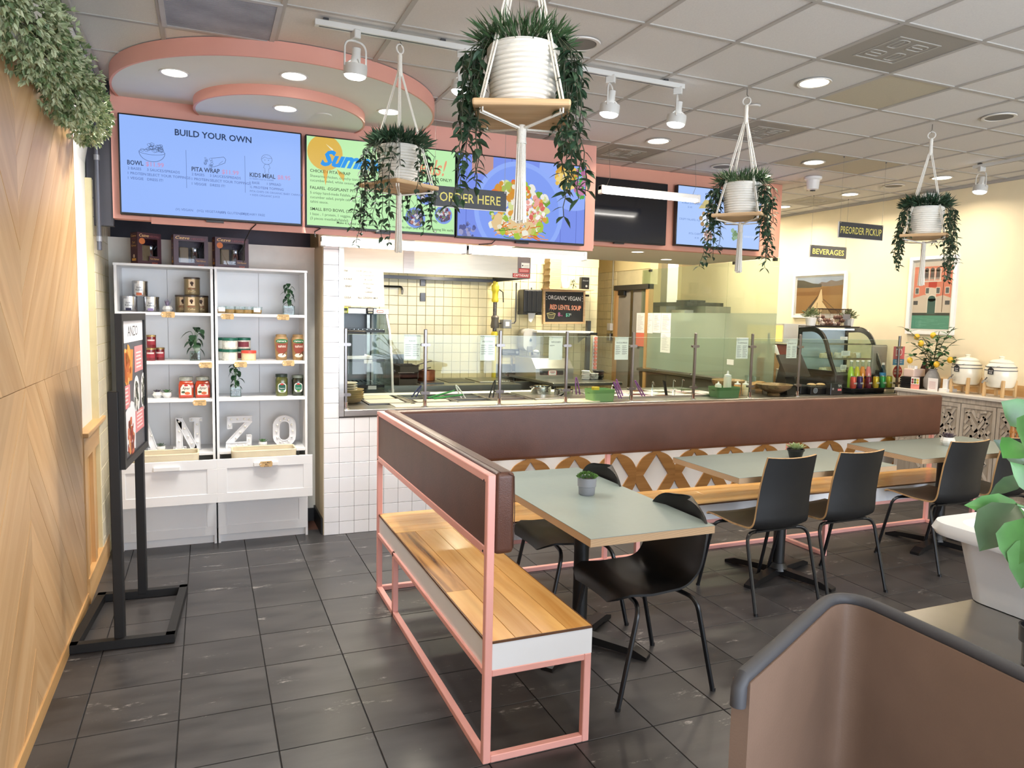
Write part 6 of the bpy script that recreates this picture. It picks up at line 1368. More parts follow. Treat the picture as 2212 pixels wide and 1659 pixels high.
for x in (3.46, 4.22):
    for y in (7.06, 8.18): make('leg', MB().cyl((x, y, 0), (x, y, .875), .02, n=10), M_dsteel, t)
t = thing('high_shelf', 'white wall shelf with bracket and steel upright below chalkboard', 'shelf', (4.05, 8.1, 1.44)); make('board', MB().rbox(3.67, 4.45, 8.0, 8.29, 1.425, 1.45, .003), M_whitep, t); make('upright', MB().box(4.44, 4.49, 8.15, 8.2, .91, 1.58), M_dsteel, t); make('clip', MB().box(4.40, 4.48, 7.96, 8.02, 1.405, 1.435), M_blackp, t); make('bracket', MB().prism([(8.0, 1.42), (8.28, 1.42), (8.28, 1.30)], (4.38, 0, 0), (0, 1, 0), (0, 0, 1), (.01, 0, 0)), M_steel, t)
t = thing('cup_string', 'string of red and white round lids hanging by the upright', 'lids', (4.55, 8.1, .98))
for k in range(9): make('lid', MB().cyl((4.535, 8.1, 1.36-.046*k), (4.535, 8.085, 1.36-.046*k), .022, n=14), mat('salmon_lid', (226, 124, 110), .4), t)
make('backing', MB().box(4.505, 4.565, 8.105, 8.12, .95, 1.39), M_whitep, t)
for x, y, lb, m, n_, r in ((4.00, 7.35, 'stack of white paper boats on the steel table', M_paper, 7, .05), (4.10, 7.35, 'bag of clear lids on the steel table', mat('clear_bag', (200, 200, 196), .2, var=.5, scale=50), 5, .06), (4.20, 7.42, 'stack of dark plastic lids on the steel table', M_blackp, 7, .07)):
    t = thing('lid_stack', lb, 'stack', (x, y, .91), 'stacks on the steel table')
    for k in range(n_): make('piece', MB().lathe([(r*.8, .91+k*.015), (r, .922+k*.015), (r*.97, .924+k*.015), (.0001, .914+k*.015)], (x+.004*(k % 3), y, 0), 16, cap=False), m, t, smooth=True)
tag(make('yellow_bottle', MB().lathe([(.022, .91), (.024, .96), (.012, .985), (.012, 1.01), (.0001, 1.01)], (4.26, 7.5, 0), 14), mat('bright_yellow', (226, 196, 40), .4), smooth=True), 'small yellow bottle on the steel table end', 'bottle')
# added ceiling lights, out of sight, to brighten kitchen and side room
for x, y, lb in ((1.9, 6.75, 'left added kitchen light, unseen above the fascia'), (3.9, 7.6, 'right added kitchen light, unseen above the soffit'), (5.9, 7.6, 'added ceiling light in the side room behind the glass')):
    t = thing('added_ceiling_light', lb, 'ceiling light', (x, y, CEIL)); make('frame', MB().rbox(x-.3, x+.3, y-.15, y+.15, CEIL-.012, CEIL, .003), M_whitep, t); make('diffuser', MB().box(x-.28, x+.28, y-.13, y+.13, CEIL-.014, CEIL-.011), M_lens0, t) if 0 else make('diffuser', MB().box(x-.28, x+.28, y-.13, y+.13, CEIL-.014, CEIL-.0115), emis('added_ceiling_lens', (255, 246, 226), 6.0), t)
    d = bpy.data.lights.new('added_ceiling_glow', 'AREA'); d.shape = 'RECTANGLE'; d.size = .56; d.size_y = .26; d.energy = KITCHEN_W*(1 if x < 5 else .5); d.color = (1, .9, .72); o = bpy.data.objects.new('added_ceiling_glow', d); COL.objects.link(o); o.parent = t; o.location = (0, 0, -.02)
# ================================================================== glass partition and door beyond the counter
gpn = thing('glass_partition', 'tall glass partition with frosted lower half over steel half wall', 'partition', (5.2, 6.9, 0))
make('half_wall', MB().box(5.205, 5.30, 5.72, 8.10, 0, .95), M_dsteel, gpn)
for k in range(4): make('steel_panel', MB().rbox(5.195, 5.206, 5.73+.59*k, 6.31+.59*k, .02, .945, .002, 1), mat('panel_steel', (150, 146, 138), .35, metal=.9, var=.06), gpn)
make('cap_rail', MB().rbox(5.17, 5.32, 5.70, 8.12, .95, .985, .004, 1), M_steel, gpn)
M_fro = glass('frosted_pane', (226, 234, 226), .42, 1.0); M_clr = glass('clear_pane', (234, 240, 232), .05, .9)
for y0, y1 in ((5.66, 6.418), (6.424, 8.10)):
    make('pane', MB().box(5.19, 5.198, y0, y1, 1.0, 1.70), M_fro, gpn); make('pane', MB().box(5.19, 5.198, y0, y1, 1.70, 2.243), M_clr, gpn)
for y in (5.70, 6.3, 7.9): make('clip', MB().box(5.18, 5.21, y, y+.04, 2.215, 2.245), M_dsteel, gpn)
for y in (7.7, 7.0, 6.3): make('standoff', MB().cyl((5.194, y, .985), (5.194, y, 1.0), .012, n=10), M_chrome, gpn)
def sheet(label, y0, y1, z0, z1, m=None, n=12, group='sheets taped to the glass'):
    t = thing('paper_notice', label, 'paper', (5.188, (y0+y1)/2, z0), group); w, h = y0-y1, z1-z0
    b_ = make('sheet', MB().box(5.1865, 5.1875, y1, y0, z0, z1), m or M_paper, t); p_ = Print((5.1864, y0, z0), (0, -1, 0), (0, 0, 1)); rr = random.Random(int(y0*991))
    for i in range(n): y = h*(.88-.8*i/n); p_.rect(w*.14, y, w*rr.uniform(.45, .88), y+h*.012, ink((150, 148, 146)))
    p_.build('print', b_)
sheet('first white paper sheet on the glass partition', 8.19, 8.0, 1.44, 1.695); sheet('second white paper sheet on the glass partition', 7.995, 7.81, 1.44, 1.695, n=10); sheet('third white paper sheet on the glass partition', 7.805, 7.635, 1.45, 1.695, n=16); sheet('fourth white paper sheet on the glass partition', 7.63, 7.425, 1.46, 1.695, n=18); sheet('lower white paper sheet hanging under the fourth one', 7.625, 7.42, 1.213, 1.458, n=16)
sheet('red edged notice under the white papers', 8.19, 7.97, 1.265, 1.438, ink((228, 120, 96)), 2); sheet('small blank white square paper low on the glass', 6.36, 6.25, 1.147, 1.205, n=0)
dr = thing('door_1', 'x', 'door', (5.2, 8.35, 0)); del dr['category'], dr['label']; dr['kind'] = 'structure'
make('door_leaf', MB().box(5.215, 5.25, 7.99, 8.71, 0, 2.0), mat('grey_door', (146, 140, 130), .5), dr); make('jamb', MB().box(5.18, 5.26, 8.71, 8.77, 0, 2.06), M_oak, dr); make('jamb', MB().box(5.18, 5.26, 7.93, 7.99, 0, 2.06), M_oak, dr); make('header', MB().box(5.17, 5.26, 7.93, 8.77, 2.0, 2.065), mat('dark_header', (60, 58, 52), .5), dr); make('closer', MB().rbox(5.17, 5.21, 8.5, 8.66, 1.93, 1.99, .006), M_blackp, dr); make('edge_plate', MB().box(5.208, 5.216, 8.33, 8.39, 0, 2.0), M_steel, dr)
t = thing('conduit', 'thin conduit with switch boxes left of the grey door', 'pipe', (5.19, 8.83, 1.3)); make('tube', MB().cyl((5.19, 8.84, 1.55), (5.19, 8.84, 2.9), .012, n=8), mat('conduit_grey', (176, 168, 140), .4, metal=.5), t)
for z in (1.50, 1.36): make('switch_box', MB().rbox(5.15, 5.199, 8.80, 8.89, z-.05, z+.05, .004), M_steel if z < 1.4 else M_whitep, t)
# side room behind the glass
tag(make('white_column', MB().box(5.75, 5.92, 8.35, 8.5, 0, CEIL), M_whitep), 'white square column seen through the glass partition', 'column')
t = thing('rear_shelf', 'dark shelf with stacked lids seen through the glass', 'shelf', (6.0, 8.4, 1.75)); make('board', MB().box(5.72, 6.3, 7.85, 9.1, 1.80, 1.85), M_blackp, t); make('lid_stack', MB().rbox(5.8, 6.05, 7.9, 8.2, 1.85, 1.88, .006), M_blackp, t); make('panel', MB().box(5.9, 6.3, 7.7, 9.1, 1.0, 1.80), mat('rear_grey', (140, 140, 128), .5), t)
make('white_bins', MB().rbox(5.76, 5.95, 7.95, 8.25, 1.60, 1.75, .01), M_paper, t)
t = thing('drink_fridge', 'tall cabinet with warm light and red lid behind frosted glass', 'fridge', (6.1, 6.6, 0)); make('body', MB().box(5.9, 6.4, 6.3, 6.9, .0, 1.25), mat('crate_grey', (120, 124, 118), .5), t); make('light_panel', MB().box(5.885, 5.9, 6.32, 6.88, 1.40, 1.58), emis('warm_panel', (255, 214, 120), 1.5), t); make('red_lid', MB().rbox(5.9, 6.3, 6.4, 6.8, 1.25, 1.36, .01), mat('brick_red', (170, 60, 50), .4), t); make('hood', MB().box(5.9, 6.4, 6.3, 6.9, 1.38, 1.6), M_whitep, t)

# ================================================================== till end of the counter
t = thing('pos_terminal', 'black tilted till screen on a stand beside the last step card', 'till', (5.26, 5.55, .914))
make('screen', MB().prism([(5.40, 1.10), (5.43, 1.09), (5.56, 1.29), (5.53, 1.30)], (5.12, 0, 0), (0, 1, 0), (0, 0, 1), (.30, 0, 0)), M_blackp, t); make('stand', MB().prism([(5.46, .914), (5.66, .914), (5.58, 1.22), (5.54, 1.22)], (5.20, 0, 0), (0, 1, 0), (0, 0, 1), (.12, 0, 0)), M_blackp, t); make('printer', MB().rbox(5.36, 5.50, 5.46, 5.62, .914, 1.0, .01), M_blackp, t)
M_kb = mat('kraft_bag', (176, 140, 92), .8, var=.08, scale=12)
t = thing('paper_bags', 'brown kraft paper bags standing behind the till', 'bag', (5.30, 5.85, .914)); make('bag', MB().prism([(5.19, .914), (5.32, .914), (5.32, 1.24), (5.255, 1.30), (5.19, 1.25)], (0, 5.80, 0), (1, 0, 0), (0, 0, 1), (0, .10, 0)), M_kb, t); make('bag', MB().prism([(5.30, .914), (5.43, .914), (5.43, 1.25), (5.36, 1.30), (5.30, 1.24)], (0, 5.83, 0), (1, 0, 0), (0, 0, 1), (0, .09, 0)), M_kb, t)
t = thing('cup_tower', 'tower of white paper cups beside the till', 'cups', (5.36, 5.74, .914))
for k in range(6): make('cup', MB().lathe([(.036, .914+k*.03), (.045, .99+k*.03), (.047, .992+k*.03), (.0001, .98+k*.03)], (5.36, 5.74, 0), 18, cap=False), M_paper, t, smooth=True)
t = thing('paper_roll', 'rolled white paper leaning out behind paper bags', 'paper', (5.48, 5.9, .914)); make('roll', MB().cyl((5.54, 5.88, 1.05), (5.42, 5.92, 1.37), .028, n=14), M_paper, t, smooth=True); make('base', MB().rbox(5.47, 5.62, 5.84, 5.98, .914, 1.07, .01), M_kb, t)
t = thing('tray_of_rolls', 'shallow tray with foil and brown paper beside the till', 'tray', (4.95, 5.85, .914)); make('tray', MB().rbox(4.95, 5.42, 5.66, 5.78, .99, 1.005, .004), M_blackp, t); make('foil', MB().prism([(4.86, .95), (5.18, .985), (5.05, 1.03), (4.92, 1.0)], (0, 5.62, 0), (1, 0, 0), (0, 0, 1), (0, .10, 0)), M_kb, t); make('plastic_cups', MB().lathe([(.03, .99), (.04, 1.08), (.0001, 1.08)], (4.98, 5.76, 0), 16).lathe([(.03, .98), (.04, 1.07), (.0001, 1.07)], (5.03, 5.72, 0), 16), M_gl, t)
t = thing('black_riser', 'black box riser with round emblem and pastries on top', 'riser', (5.62, 5.48, .914)); b_ = make('box', MB().rbox(5.44, 5.86, 5.405, 5.60, .914, .992, .004), M_blackp, t); p_ = Print((5.44, 5.4045, .914), (1, 0, 0), (0, 0, 1)); p_.disc(.06, .04, .028, ink((150, 154, 158))); p_.disc(.06, .04, .023, ink((110, 116, 122)), 2); p_.build('emblem', b_)
for k, x in enumerate((5.56, 5.68)): tag(make('pastry', MB().sphere((x, 5.52, 1.0), .045, 8, .35), mat('pastry_crust', (206, 170, 122), .6, var=.2, scale=60), smooth=True), '%s powdered pastry on the black riser' % ('left', 'right')[k], 'pastry', 'pastries on riser')
t = thing('tip_box', 'clear black acrylic tip box lettered TIPS', 'box', (5.72, 5.40, .914)); b_ = make('box', MB().rbox(5.63, 5.78, 5.34, 5.40, .914, 1.03, .003), mat('smoked_acrylic', (50, 48, 48), .1, coat=.5), t); make('lid', MB().box(5.65, 5.76, 5.345, 5.395, 1.03, 1.045), M_gl, t); p_ = Print((5.63, 5.3395, .914), (1, 0, 0), (0, 0, 1)); p_.text('TIPS', .115, .075, .026, CH, 'C', .01, width=.05); p_.rect(.09, .04, .14, .06, ink((232, 130, 130))); p_.disc(.03, .06, .012, M_grey); p_.build('print', b_)
# pastry case
pcs = thing('pastry_case', 'curved glass pastry case with black frame and lit shelves', 'display case', (6.14, 5.72, .914))
prof = [(5.985, 1.10), (5.985, 1.565), (5.82, 1.575)]+[(p.x, p.y) for p in bez((5.82, 1.575, 0), (5.66, 1.575, 0), (5.59, 1.42, 0), 6)][1:]+[(5.53, 1.26), (5.45, 1.10)]
cyz = (5.76, 1.30); inn = [(a+(cyz[0]-a)*.16, b+(cyz[1]-b)*.18) for a, b in prof]
for x in (5.80, 6.455): make('side_frame', MB().ring(prof, inn, (x, 0, 0), (0, 1, 0), (0, 0, 1), (.025, 0, 0)), M_blackp, pcs)
for x in (5.81, 6.465): make('side_pane', MB().prism(inn, (x, 0, 0), (0, 1, 0), (0, 0, 1), (.004, 0, 0)), M_pane, pcs)
mb = MB(); cur = prof[2:]
for a, b in zip(cur, cur[1:]): mb.quad((5.825, a[0], a[1]), (6.455, a[0], a[1]), (6.455, b[0], b[1]), (5.825, b[0], b[1]))
make('curved_pane', mb, M_pane, pcs, smooth=True)
make('rim_trim', MB().tube([(6.47, a, b) for a, b in prof[1:]], .008, 6), M_chrome, pcs, smooth=True); make('rim_trim', MB().tube([(5.80, a, b) for a, b in prof[1:]], .006, 6), M_blackp, pcs, smooth=True)
make('base', MB().rbox(5.80, 6.48, 5.445, 5.99, .914, 1.10, .006), M_blackp, pcs); make('back', MB().box(5.82, 6.46, 5.975, 5.985, 1.10, 1.56), M_fin, pcs); make('top', MB().rbox(5.80, 6.48, 5.80, 5.99, 1.57, 1.585, .003), M_blackp, pcs)
for z, y0 in ((1.25, 5.56), (1.40, 5.62)): make('shelf', MB().box(5.83, 6.45, y0, 5.97, z, z+.006), M_pane, pcs); make('shelf_edge', MB().box(5.83, 6.45, y0-.003, y0, z-.004, z+.01), M_steel, pcs)
make('light_bar', MB().box(5.86, 6.42, 5.82, 5.85, 1.545, 1.56), emis('case_led', (225, 240, 255), 4.0), pcs)
rr = random.Random(12)
for k in range(12):
    x, z = 5.90+.1*(k % 6), (1.106, 1.256)[k // 6]; tag(make('cake', MB().lathe([(.04, z), (.042, z+.02), (.035, z+.04+.02*rr.random()), (.0001, z+.05)], (x, 5.72+.03*(k % 2), 0), 14), mat('cake_%d' % (k % 3), ((226, 214, 186), (206, 182, 140), (236, 230, 216))[k % 3], .6, var=.2, scale=60), smooth=True), 'pale cake in the pastry case, %s shelf, %s from left' % (('bottom', 'middle')[k // 6], ('first', 'second', 'third', 'fourth', 'fifth', 'sixth')[k % 6]), 'cake', 'cakes in the pastry case')
for x, y, z, w_, h_ in ((6.02, 5.60, 1.31, .12, .05), (5.95, 5.535, 1.17, .08, .05), (6.10, 5.70, 1.46, .10, .035)):
    t = thing('case_label', 'small white label card in the pastry case at height %.2f' % z, 'label', (x, y, z), 'pastry case labels'); t['label'] = {1.31: 'wide white label card on the middle pastry shelf', 1.17: 'white label card on the bottom pastry shelf', 1.46: 'white label card high in the pastry case'}[z]
    b_ = make('card', MB().box(x, x+w_, y, y+.002, z-h_/2, z+h_/2), M_paper, t); p_ = Print((x, y-.0004, z-h_/2), (1, 0, 0), (0, 0, 1)); [p_.rect(w_*.1, h_*(.2+.25*q), w_*.8, h_*(.28+.25*q), M_grey) for q in range(3)]; p_.build('print', b_)
# plants and basket on the case
def bush(label, x, y, z):
    t = thing('potted_shrub', label, 'plant', (x, y, z), 'pots on the pastry case'); make('pot', MB().lathe([(.042, z), (.055, z+.085), (.05, z+.085), (.048, z+.07), (.0001, z+.07)], (x, y, 0), 20, cap=False, sq=.3), M_cer, t, smooth=True)
    q_ = random.Random(int(x*100)); mb = MB()
    for k in range(170):
        a = q_.random()*6.28; el = q_.uniform(.0, 1.4); d = Vector((math.cos(a)*math.cos(el), math.sin(a)*math.cos(el), math.sin(el))); p = Vector((x, y, z+.085))+d*q_.uniform(.02, .08); mb.leaf(p, d+Vector((0, 0, .2)), (q_.uniform(-1, 1), q_.uniform(-1, 1), 1), .042, .014, .2, .2, 3)
    make('foliage', mb, mat('sage_leaf', (116, 128, 88), .6, var=.35, scale=50), t)
bush('olive green shrub in white pot at left on the pastry case', 5.86, 5.88, 1.585); bush('olive green shrub in white pot at right of wire basket', 6.37, 5.86, 1.585)
t = thing('wire_basket', 'dark brown wire basket of wrapped sweets on the pastry case', 'basket', (6.12, 5.86, 1.585)); M_bw = mat('brown_wire', (60, 42, 36), .5, metal=.4); bx0, bx1, by0, by1 = 5.93, 6.34, 5.80, 5.96
for k in range(22): x = bx0+(bx1-bx0)*k/21; make('wire', MB().cyl((x, by0, 1.587), (x, by0, 1.765), .002, n=4), M_bw, t); make('wire', MB().cyl((x, by1, 1.587), (x, by1, 1.765), .002, n=4), M_bw, t)
for k in range(5):
    y = by0+(by1-by0)*k/4
    for x in (bx0, bx1): make('wire', MB().cyl((x, y, 1.587), (x, y, 1.765), .002, n=4), M_bw, t)
for z in (1.589, 1.765): make('rim', MB().tube([(bx0, by0, z), (bx1, by0, z), (bx1, by1, z), (bx0, by1, z), (bx0, by0, z)], .0045, 6), M_bw, t)
make('sign', MB().box(6.22, 6.32, 5.792, 5.796, 1.66, 1.715), ink((120, 118, 120)), t)
q_ = random.Random(5)
for k in range(14):
    x = 5.99+.055*(k % 6); y = 5.85+.03*(k // 6); z = 1.61+.035*(k // 5); tag(make('wrapped_sweet', MB().sphere((x, y, z), .03, 6, .8), mat('brown_wrap' if k % 3 else 'cream_wrap', (112, 78, 66) if k % 3 else (206, 186, 172), .4, var=.5, scale=60)), 'wrapped sweet in the wire basket', 'sweet', 'sweets in the wire basket')
# drinks
t = thing('bottle_riser', 'low clear riser carrying cans in front of pastry case', 'riser', (6.2, 5.40, .914)); make('top', MB().box(5.89, 6.55, 5.335, 5.47, .962, .972), M_blackp, t)
for x in (5.92, 6.07, 6.24, 6.52): make('leg', MB().box(x, x+.02, 5.34, 5.46, .914, .962), M_gl, t)
for x, c, nm in ((5.954, (226, 84, 66), 'red'), (6.041, (66, 40, 92), 'dark purple'), (6.161, (128, 44, 62), 'maroon'), (6.264, (224, 186, 60), 'golden yellow'), (6.358, (60, 160, 92), 'green'), (6.449, (206, 204, 70), 'lime yellow')):
    t = thing('drink_can', '%s drink can in the row before the pastry case' % nm, 'can', (x, 5.37, .972), 'drink cans'); b_ = make('body', MB().lathe([(.024, .972), (.029, .98), (.029, 1.075), (.025, 1.088)], (x, 5.37, 0), 20), mat('can_'+nm.replace(' ', '_'), c, .25, metal=.3, var=.05), t, smooth=True); make('lid', MB().lathe([(.0255, 1.087), (.026, 1.092), (.023, 1.092), (.022, 1.088), (.0001, 1.088)], (x, 5.37, 0), 20, cap=False), M_tin, t, smooth=True); p_ = Print((x, 5.37-.0296, .972), (1, 0, 0), (0, 0, 1)); p_.text('bubly', 0, .045, .018, ink((240, 236, 230)), 'C', .02, width=.042); p_.build('print', b_)
for x, c, nm in ((5.985, (168, 206, 62), 'lime green'), (6.068, (206, 196, 50), 'yellow'), (6.142, (226, 140, 50), 'orange'), (6.225, (226, 130, 130), 'pink')):
    t = thing('soda_bottle', '%s glass soda bottle behind the cans' % nm, 'bottle', (x, 5.435, .972), 'glass soda bottles'); b_ = make('body', MB().lathe([(.028, .972), (.031, .98), (.031, 1.10), (.026, 1.14), (.014, 1.185)], (x, 5.435, 0), 20), mat('soda_'+nm.replace(' ', '_'), c, .08, var=.03, coat=.6), t, smooth=True); make('neck', MB().lathe([(.014, 1.185), (.012, 1.235)], (x, 5.435, 0), 14, cap=False), M_gl, t, smooth=True); make('cap', MB().lathe([(.0145, 1.234), (.0145, 1.246), (.0001, 1.247)], (x, 5.435, 0), 14), M_paper, t); p_ = Print((x, 5.435-.032, .972), (1, 0, 0), (0, 0, 1)); p_.disc(.006, .105, .014, M_txt); p_.build('mark', b_)
t = thing('water_bottle', 'clear water bottle with blue label behind green can', 'bottle', (6.431, 5.435, .972)); make('body', MB().lathe([(.03, .972), (.032, .98), (.03, 1.14), (.012, 1.20)], (6.431, 5.435, 0), 20), glass('water', (196, 220, 236)), t, smooth=True); make('label', MB().lathe([(.0325, 1.05), (.0325, 1.12)], (6.431, 5.435, 0), 20, cap=False), mat('water_label', (70, 150, 206), .4, var=.3, scale=70), t); make('cap', MB().cyl((6.431, 5.435, 1.20), (6.431, 5.435, 1.222), .014, n=12), M_paper, t)
t = thing('delivery_poster', 'pink and blue poster reading DD above round red sticker on glass', 'poster', (6.51, 5.335, 1.08)); b_ = make('sheet', MB().box(6.432, 6.59, 5.327, 5.329, 1.205, 1.395), mat('poster_pink', (224, 112, 122), .5), t); p_ = Print((6.432, 5.3268, 1.205), (1, 0, 0), (0, 0, 1)); p_.rect(0, 0, .158, .06, ink((66, 140, 186))); p_.text('DD', .079, .095, .075, CH, 'C', .012, width=.09); p_.text('CALL TO ORDER', .079, .04, .012, CH, 'C', .01, width=.11); p_.text('THE MENU', .079, .02, .014, CH, 'C', .01, width=.11); p_.build('print', b_)
b_ = make('sticker', MB().prism([(6.508+.065*math.cos(a*PI/14), 1.135+.065*math.sin(a*PI/14)) for a in range(28)], (0, 5.327, 0), (1, 0, 0), (0, 0, 1), (0, .002, 0)), mat('sticker_red', (190, 44, 50), .4), t); p_ = Print((6.508, 5.3265, 1.135), (1, 0, 0), (0, 0, 1)); p_.text('ORDER DELIVERY', 0, .01, .018, CH, 'C', .01, width=.10); p_.text('GRUBHUB', 0, -.025, .022, CH, 'C', .012, width=.105); p_.build('print', b_)
tag(make('grey_display_back', MB().rbox(6.40, 6.62, 5.55, 5.58, .914, 1.40, .02), mat('grey_bag', (150, 146, 140), .5)), 'grey panel behind the pink poster at counter end', 'panel')

# ================================================================== console by the cream wall
con = thing('carved_console', 'whitewashed carved console cabinet against the cream wall', 'cabinet', (6.46, 4.35, 0))
M_ww = wood('whitewashed_wood', (196, 186, 172), (158, 148, 134), 'Z', 2, .6, .04); M_ww2 = wood('whitewashed_groove', (172, 162, 148), (146, 136, 122), 'Z', 2, .7, .04); XF = 6.27
make('carcass', MB().box(XF+.02, 6.645, 3.45, 5.12, .08, .97), M_ww, con); make('table_top', MB().rbox(XF-.02, 6.65, 3.43, 5.14, .97, 1.0, .005), mat('console_top', (206, 200, 190), .4, var=.05), con)
make('frieze', MB().box(XF, XF+.02, 3.45, 5.12, .925, .97), M_ww, con)
segs = [((.1, .9), (.5, .5)), ((.3, .95), (.55, .7)), ((.55, .7), (.7, .85)), ((.7, .85), (.85, .7)), ((.85, .7), (.7, .55)), ((.7, .55), (.95, .3)), ((.5, .5), (.9, .95)), ((.05, .65), (.2, .8)), ((.1, .1), (.5, .5)), ((.05, .35), (.3, .6)), ((.3, .6), (.45, .45)), ((.3, .05), (.45, .2)), ((.45, .2), (.3, .35)), ((.3, .35), (.15, .2)), ((.5, .5), (.9, .1)), ((.55, .3), (.7, .45)), ((.55, .3), (.7, .15)), ((.7, .15), (.85, .3)), ((.8, .05), (.95, .2)), ((.05, .9), (.2, .95)), ((.6, .95), (.75, .97)), ((.06, .5), (.14, .58)), ((.92, .5), (.84, .42)), ((.5, .82), (.5, .9)), ((.5, .1), (.5, .18))]
for y1 in (5.10, 4.775, 4.45, 4.125, 3.80):
    y0 = y1-.318
    d = make('door', MB().box(XF+.006, XF+.02, y0, y1, .12, .92), M_ww2, con)
    for a, b, c, e in ((y0, y1, .885, .92), (y0, y1, .12, .155), (y0, y0+.028, .155, .885), (y1-.028, y1, .155, .885)): make('door_rail', MB().box(XF-.002, XF+.006, a, b, c, e), M_ww, d)
    for half in (0, 1):
        for (a, b) in segs:
            p0 = Vector((0, y1-.03-.258*a[0], .16+.36*half+.36*a[1])); p1 = Vector((0, y1-.03-.258*b[0], .16+.36*half+.36*b[1])); dv_ = (p1-p0); n_ = Vector((0, -dv_.z, dv_.y)).normalized()*.011; dv_ = dv_.normalized()*.006
            if half == 0 and p0.z < .35: continue
            q4 = [p0-dv_-n_, p1+dv_-n_, p1+dv_+n_, p0-dv_+n_]
            make('carved_strip', MB().prism([(q.y, q.z) for q in q4], (XF-.002, 0, 0), (0, 1, 0), (0, 0, 1), (.008, 0, 0)), M_ww, d)
struct(make('trim_3', MB().box(6.64, 6.66, -2.5, 5.3, .985, 1.10), M_oaky))
# crocks on stands
M_crock = mat('cream_crock', (240, 234, 214), .25, var=.02, coat=.3); M_std = wood('beech_stand', (222, 190, 142), (196, 158, 106), 'Z', 2, .5, .04)
def crock(y, label):
    x = 6.45; t = thing('drink_dispenser', label, 'dispenser', (x, y, 1.0), 'ceramic drink dispensers')
    b_ = make('crock', MB().lathe([(.095, 1.085), (.108, 1.10), (.122, 1.17), (.124, 1.22), (.112, 1.275), (.09, 1.30)], (x, y, 0), 36), M_crock, t, smooth=True)
    for z in (1.232, 1.262): make('band', MB().lathe([(.1245 if z < 1.25 else .1195, z), (.1235 if z < 1.25 else .1175, z+.006)], (x, y, 0), 36, cap=False), ink((50, 54, 70)), b_)
    make('lid', MB().lathe([(.093, 1.30), (.094, 1.308), (.07, 1.325), (.02, 1.334), (.018, 1.345), (.024, 1.352), (.018, 1.358), (.0001, 1.36)], (x, y, 0), 30, cap=False), M_crock, t, smooth=True)
    tp = make('tap', MB().tube([(x-.115, y+.04, 1.135), (x-.15, y+.05, 1.14), (x-.16, y+.052, 1.12)], .010, 8), M_chrome, t, smooth=True); make('tap_handle', MB().tube([(x-.14, y+.046, 1.145), (x-.15, y+.02, 1.17)], .006, 6), M_chrome, tp)
    tg = make('name_tag', MB().prism([(y+.03, 1.20), (y-.02, 1.20), (y-.02, 1.245), (y+.005, 1.265), (y+.03, 1.245)], (x-.13, 0, 0), (0, 1, 0), (0, 0, 1), (.003, 0, 0)), M_txt, t); p_ = Print((x-.1304, y+.028, 1.20), (0, -1, 0), (0, 0, 1)); p_.text('iced', .024, .025, .014, CH, 'C', .004, .2, width=.034); p_.text('tea', .024, .008, .014, CH, 'C', .004, .2, width=.028); p_.build('chalk', tg); make('tag_cord', MB().tube([(x-.11, y+.07, 1.27), (x-.128, y+.005, 1.255), (x-.11, y-.06, 1.275)], .0015, 4), M_dsteel, tg)
    for a in (PI/4, 3*PI/4, 5*PI/4, 7*PI/4):
        px_, py_ = x+.115*math.cos(a), y+.115*math.sin(a); make('stand_leg', MB().rbox(px_-.012, px_+.012, py_-.012, py_+.012, 1.0, 1.15, .004), M_std, t)
    for a in (PI/4, 3*PI/4): c_, s_ = .11*math.cos(a), .11*math.sin(a); make('stand_bar', MB().cyl((x-c_, y-s_, 1.07), (x+c_, y+s_, 1.07), .011, n=8), M_std, t)
crock(4.555, 'cream crock dispenser with two dark bands, left of the pair'); crock(4.24, 'cream crock dispenser with two dark bands, right of the pair')
# lemon plant
lm = thing('lemon_plant', 'leafy lemon branches in grey vase on the console', 'plant', (6.42, 4.86, 1.0)); lx, ly = 6.42, 4.87
make('vase', MB().lathe([(.05, 1.0), (.072, 1.03), (.075, 1.10), (.05, 1.16), (.035, 1.185), (.04, 1.20), (.033, 1.20), (.03, 1.17), (.0001, 1.1)], (lx, ly, 0), 24, cap=False), mat('stone_vase', (150, 148, 146), .7, var=.15, scale=30), lm, smooth=True)
q_ = random.Random(19); M_lemleaf = mat('lemon_leaf', (52, 96, 52), .35, var=.35, scale=25); M_lemon = mat('lemon', (236, 186, 50), .45, bump=.3, bscale=150)
tips = [(.0, .33, 1.58), (-.02, -.20, 1.60), (.0, .25, 1.44), (-.02, .12, 1.50), (-.05, -.08, 1.52), (-.03, -.24, 1.48), (-.08, .05, 1.40), (.05, .0, 1.56), (-.08, -.16, 1.38), (-.06, .20, 1.33), (-.05, -.26, 1.32)]
for dx, dy, z in tips:
    tip = Vector((lx+dx, ly+dy, z)); path = bez((lx, ly, 1.17), (lx+dx*.2, ly+dy*.25, 1.17+(z-1.17)*.7), tip, 8); st = make('branch', MB().tube(path, .0032, 5), mat('branch_brown', (90, 92, 52), .7), lm)
    for i in range(2, 9):
        for s in (0, 1):
            if q_.random() < .12: continue
            a = q_.random()*6.28; d = Vector((math.cos(a)*.8, math.sin(a), q_.uniform(-.35, .6)))
            make('leaf', MB().leaf(path[i], d, (0, 0, 1), q_.uniform(.07, .10), q_.uniform(.036, .048), .2, .2, 5), M_lemleaf, st, smooth=True)
for dx, dy, z in ((-.06, .10, 1.44), (-.03, .0, 1.52), (-.08, .19, 1.27), (-.07, -.22, 1.30), (-.06, -.08, 1.25), (.03, .22, 1.5)): make('lemon', MB().sphere((lx+dx, ly+dy, z), .026, 8, 1.2), M_lemon, lm, smooth=True)
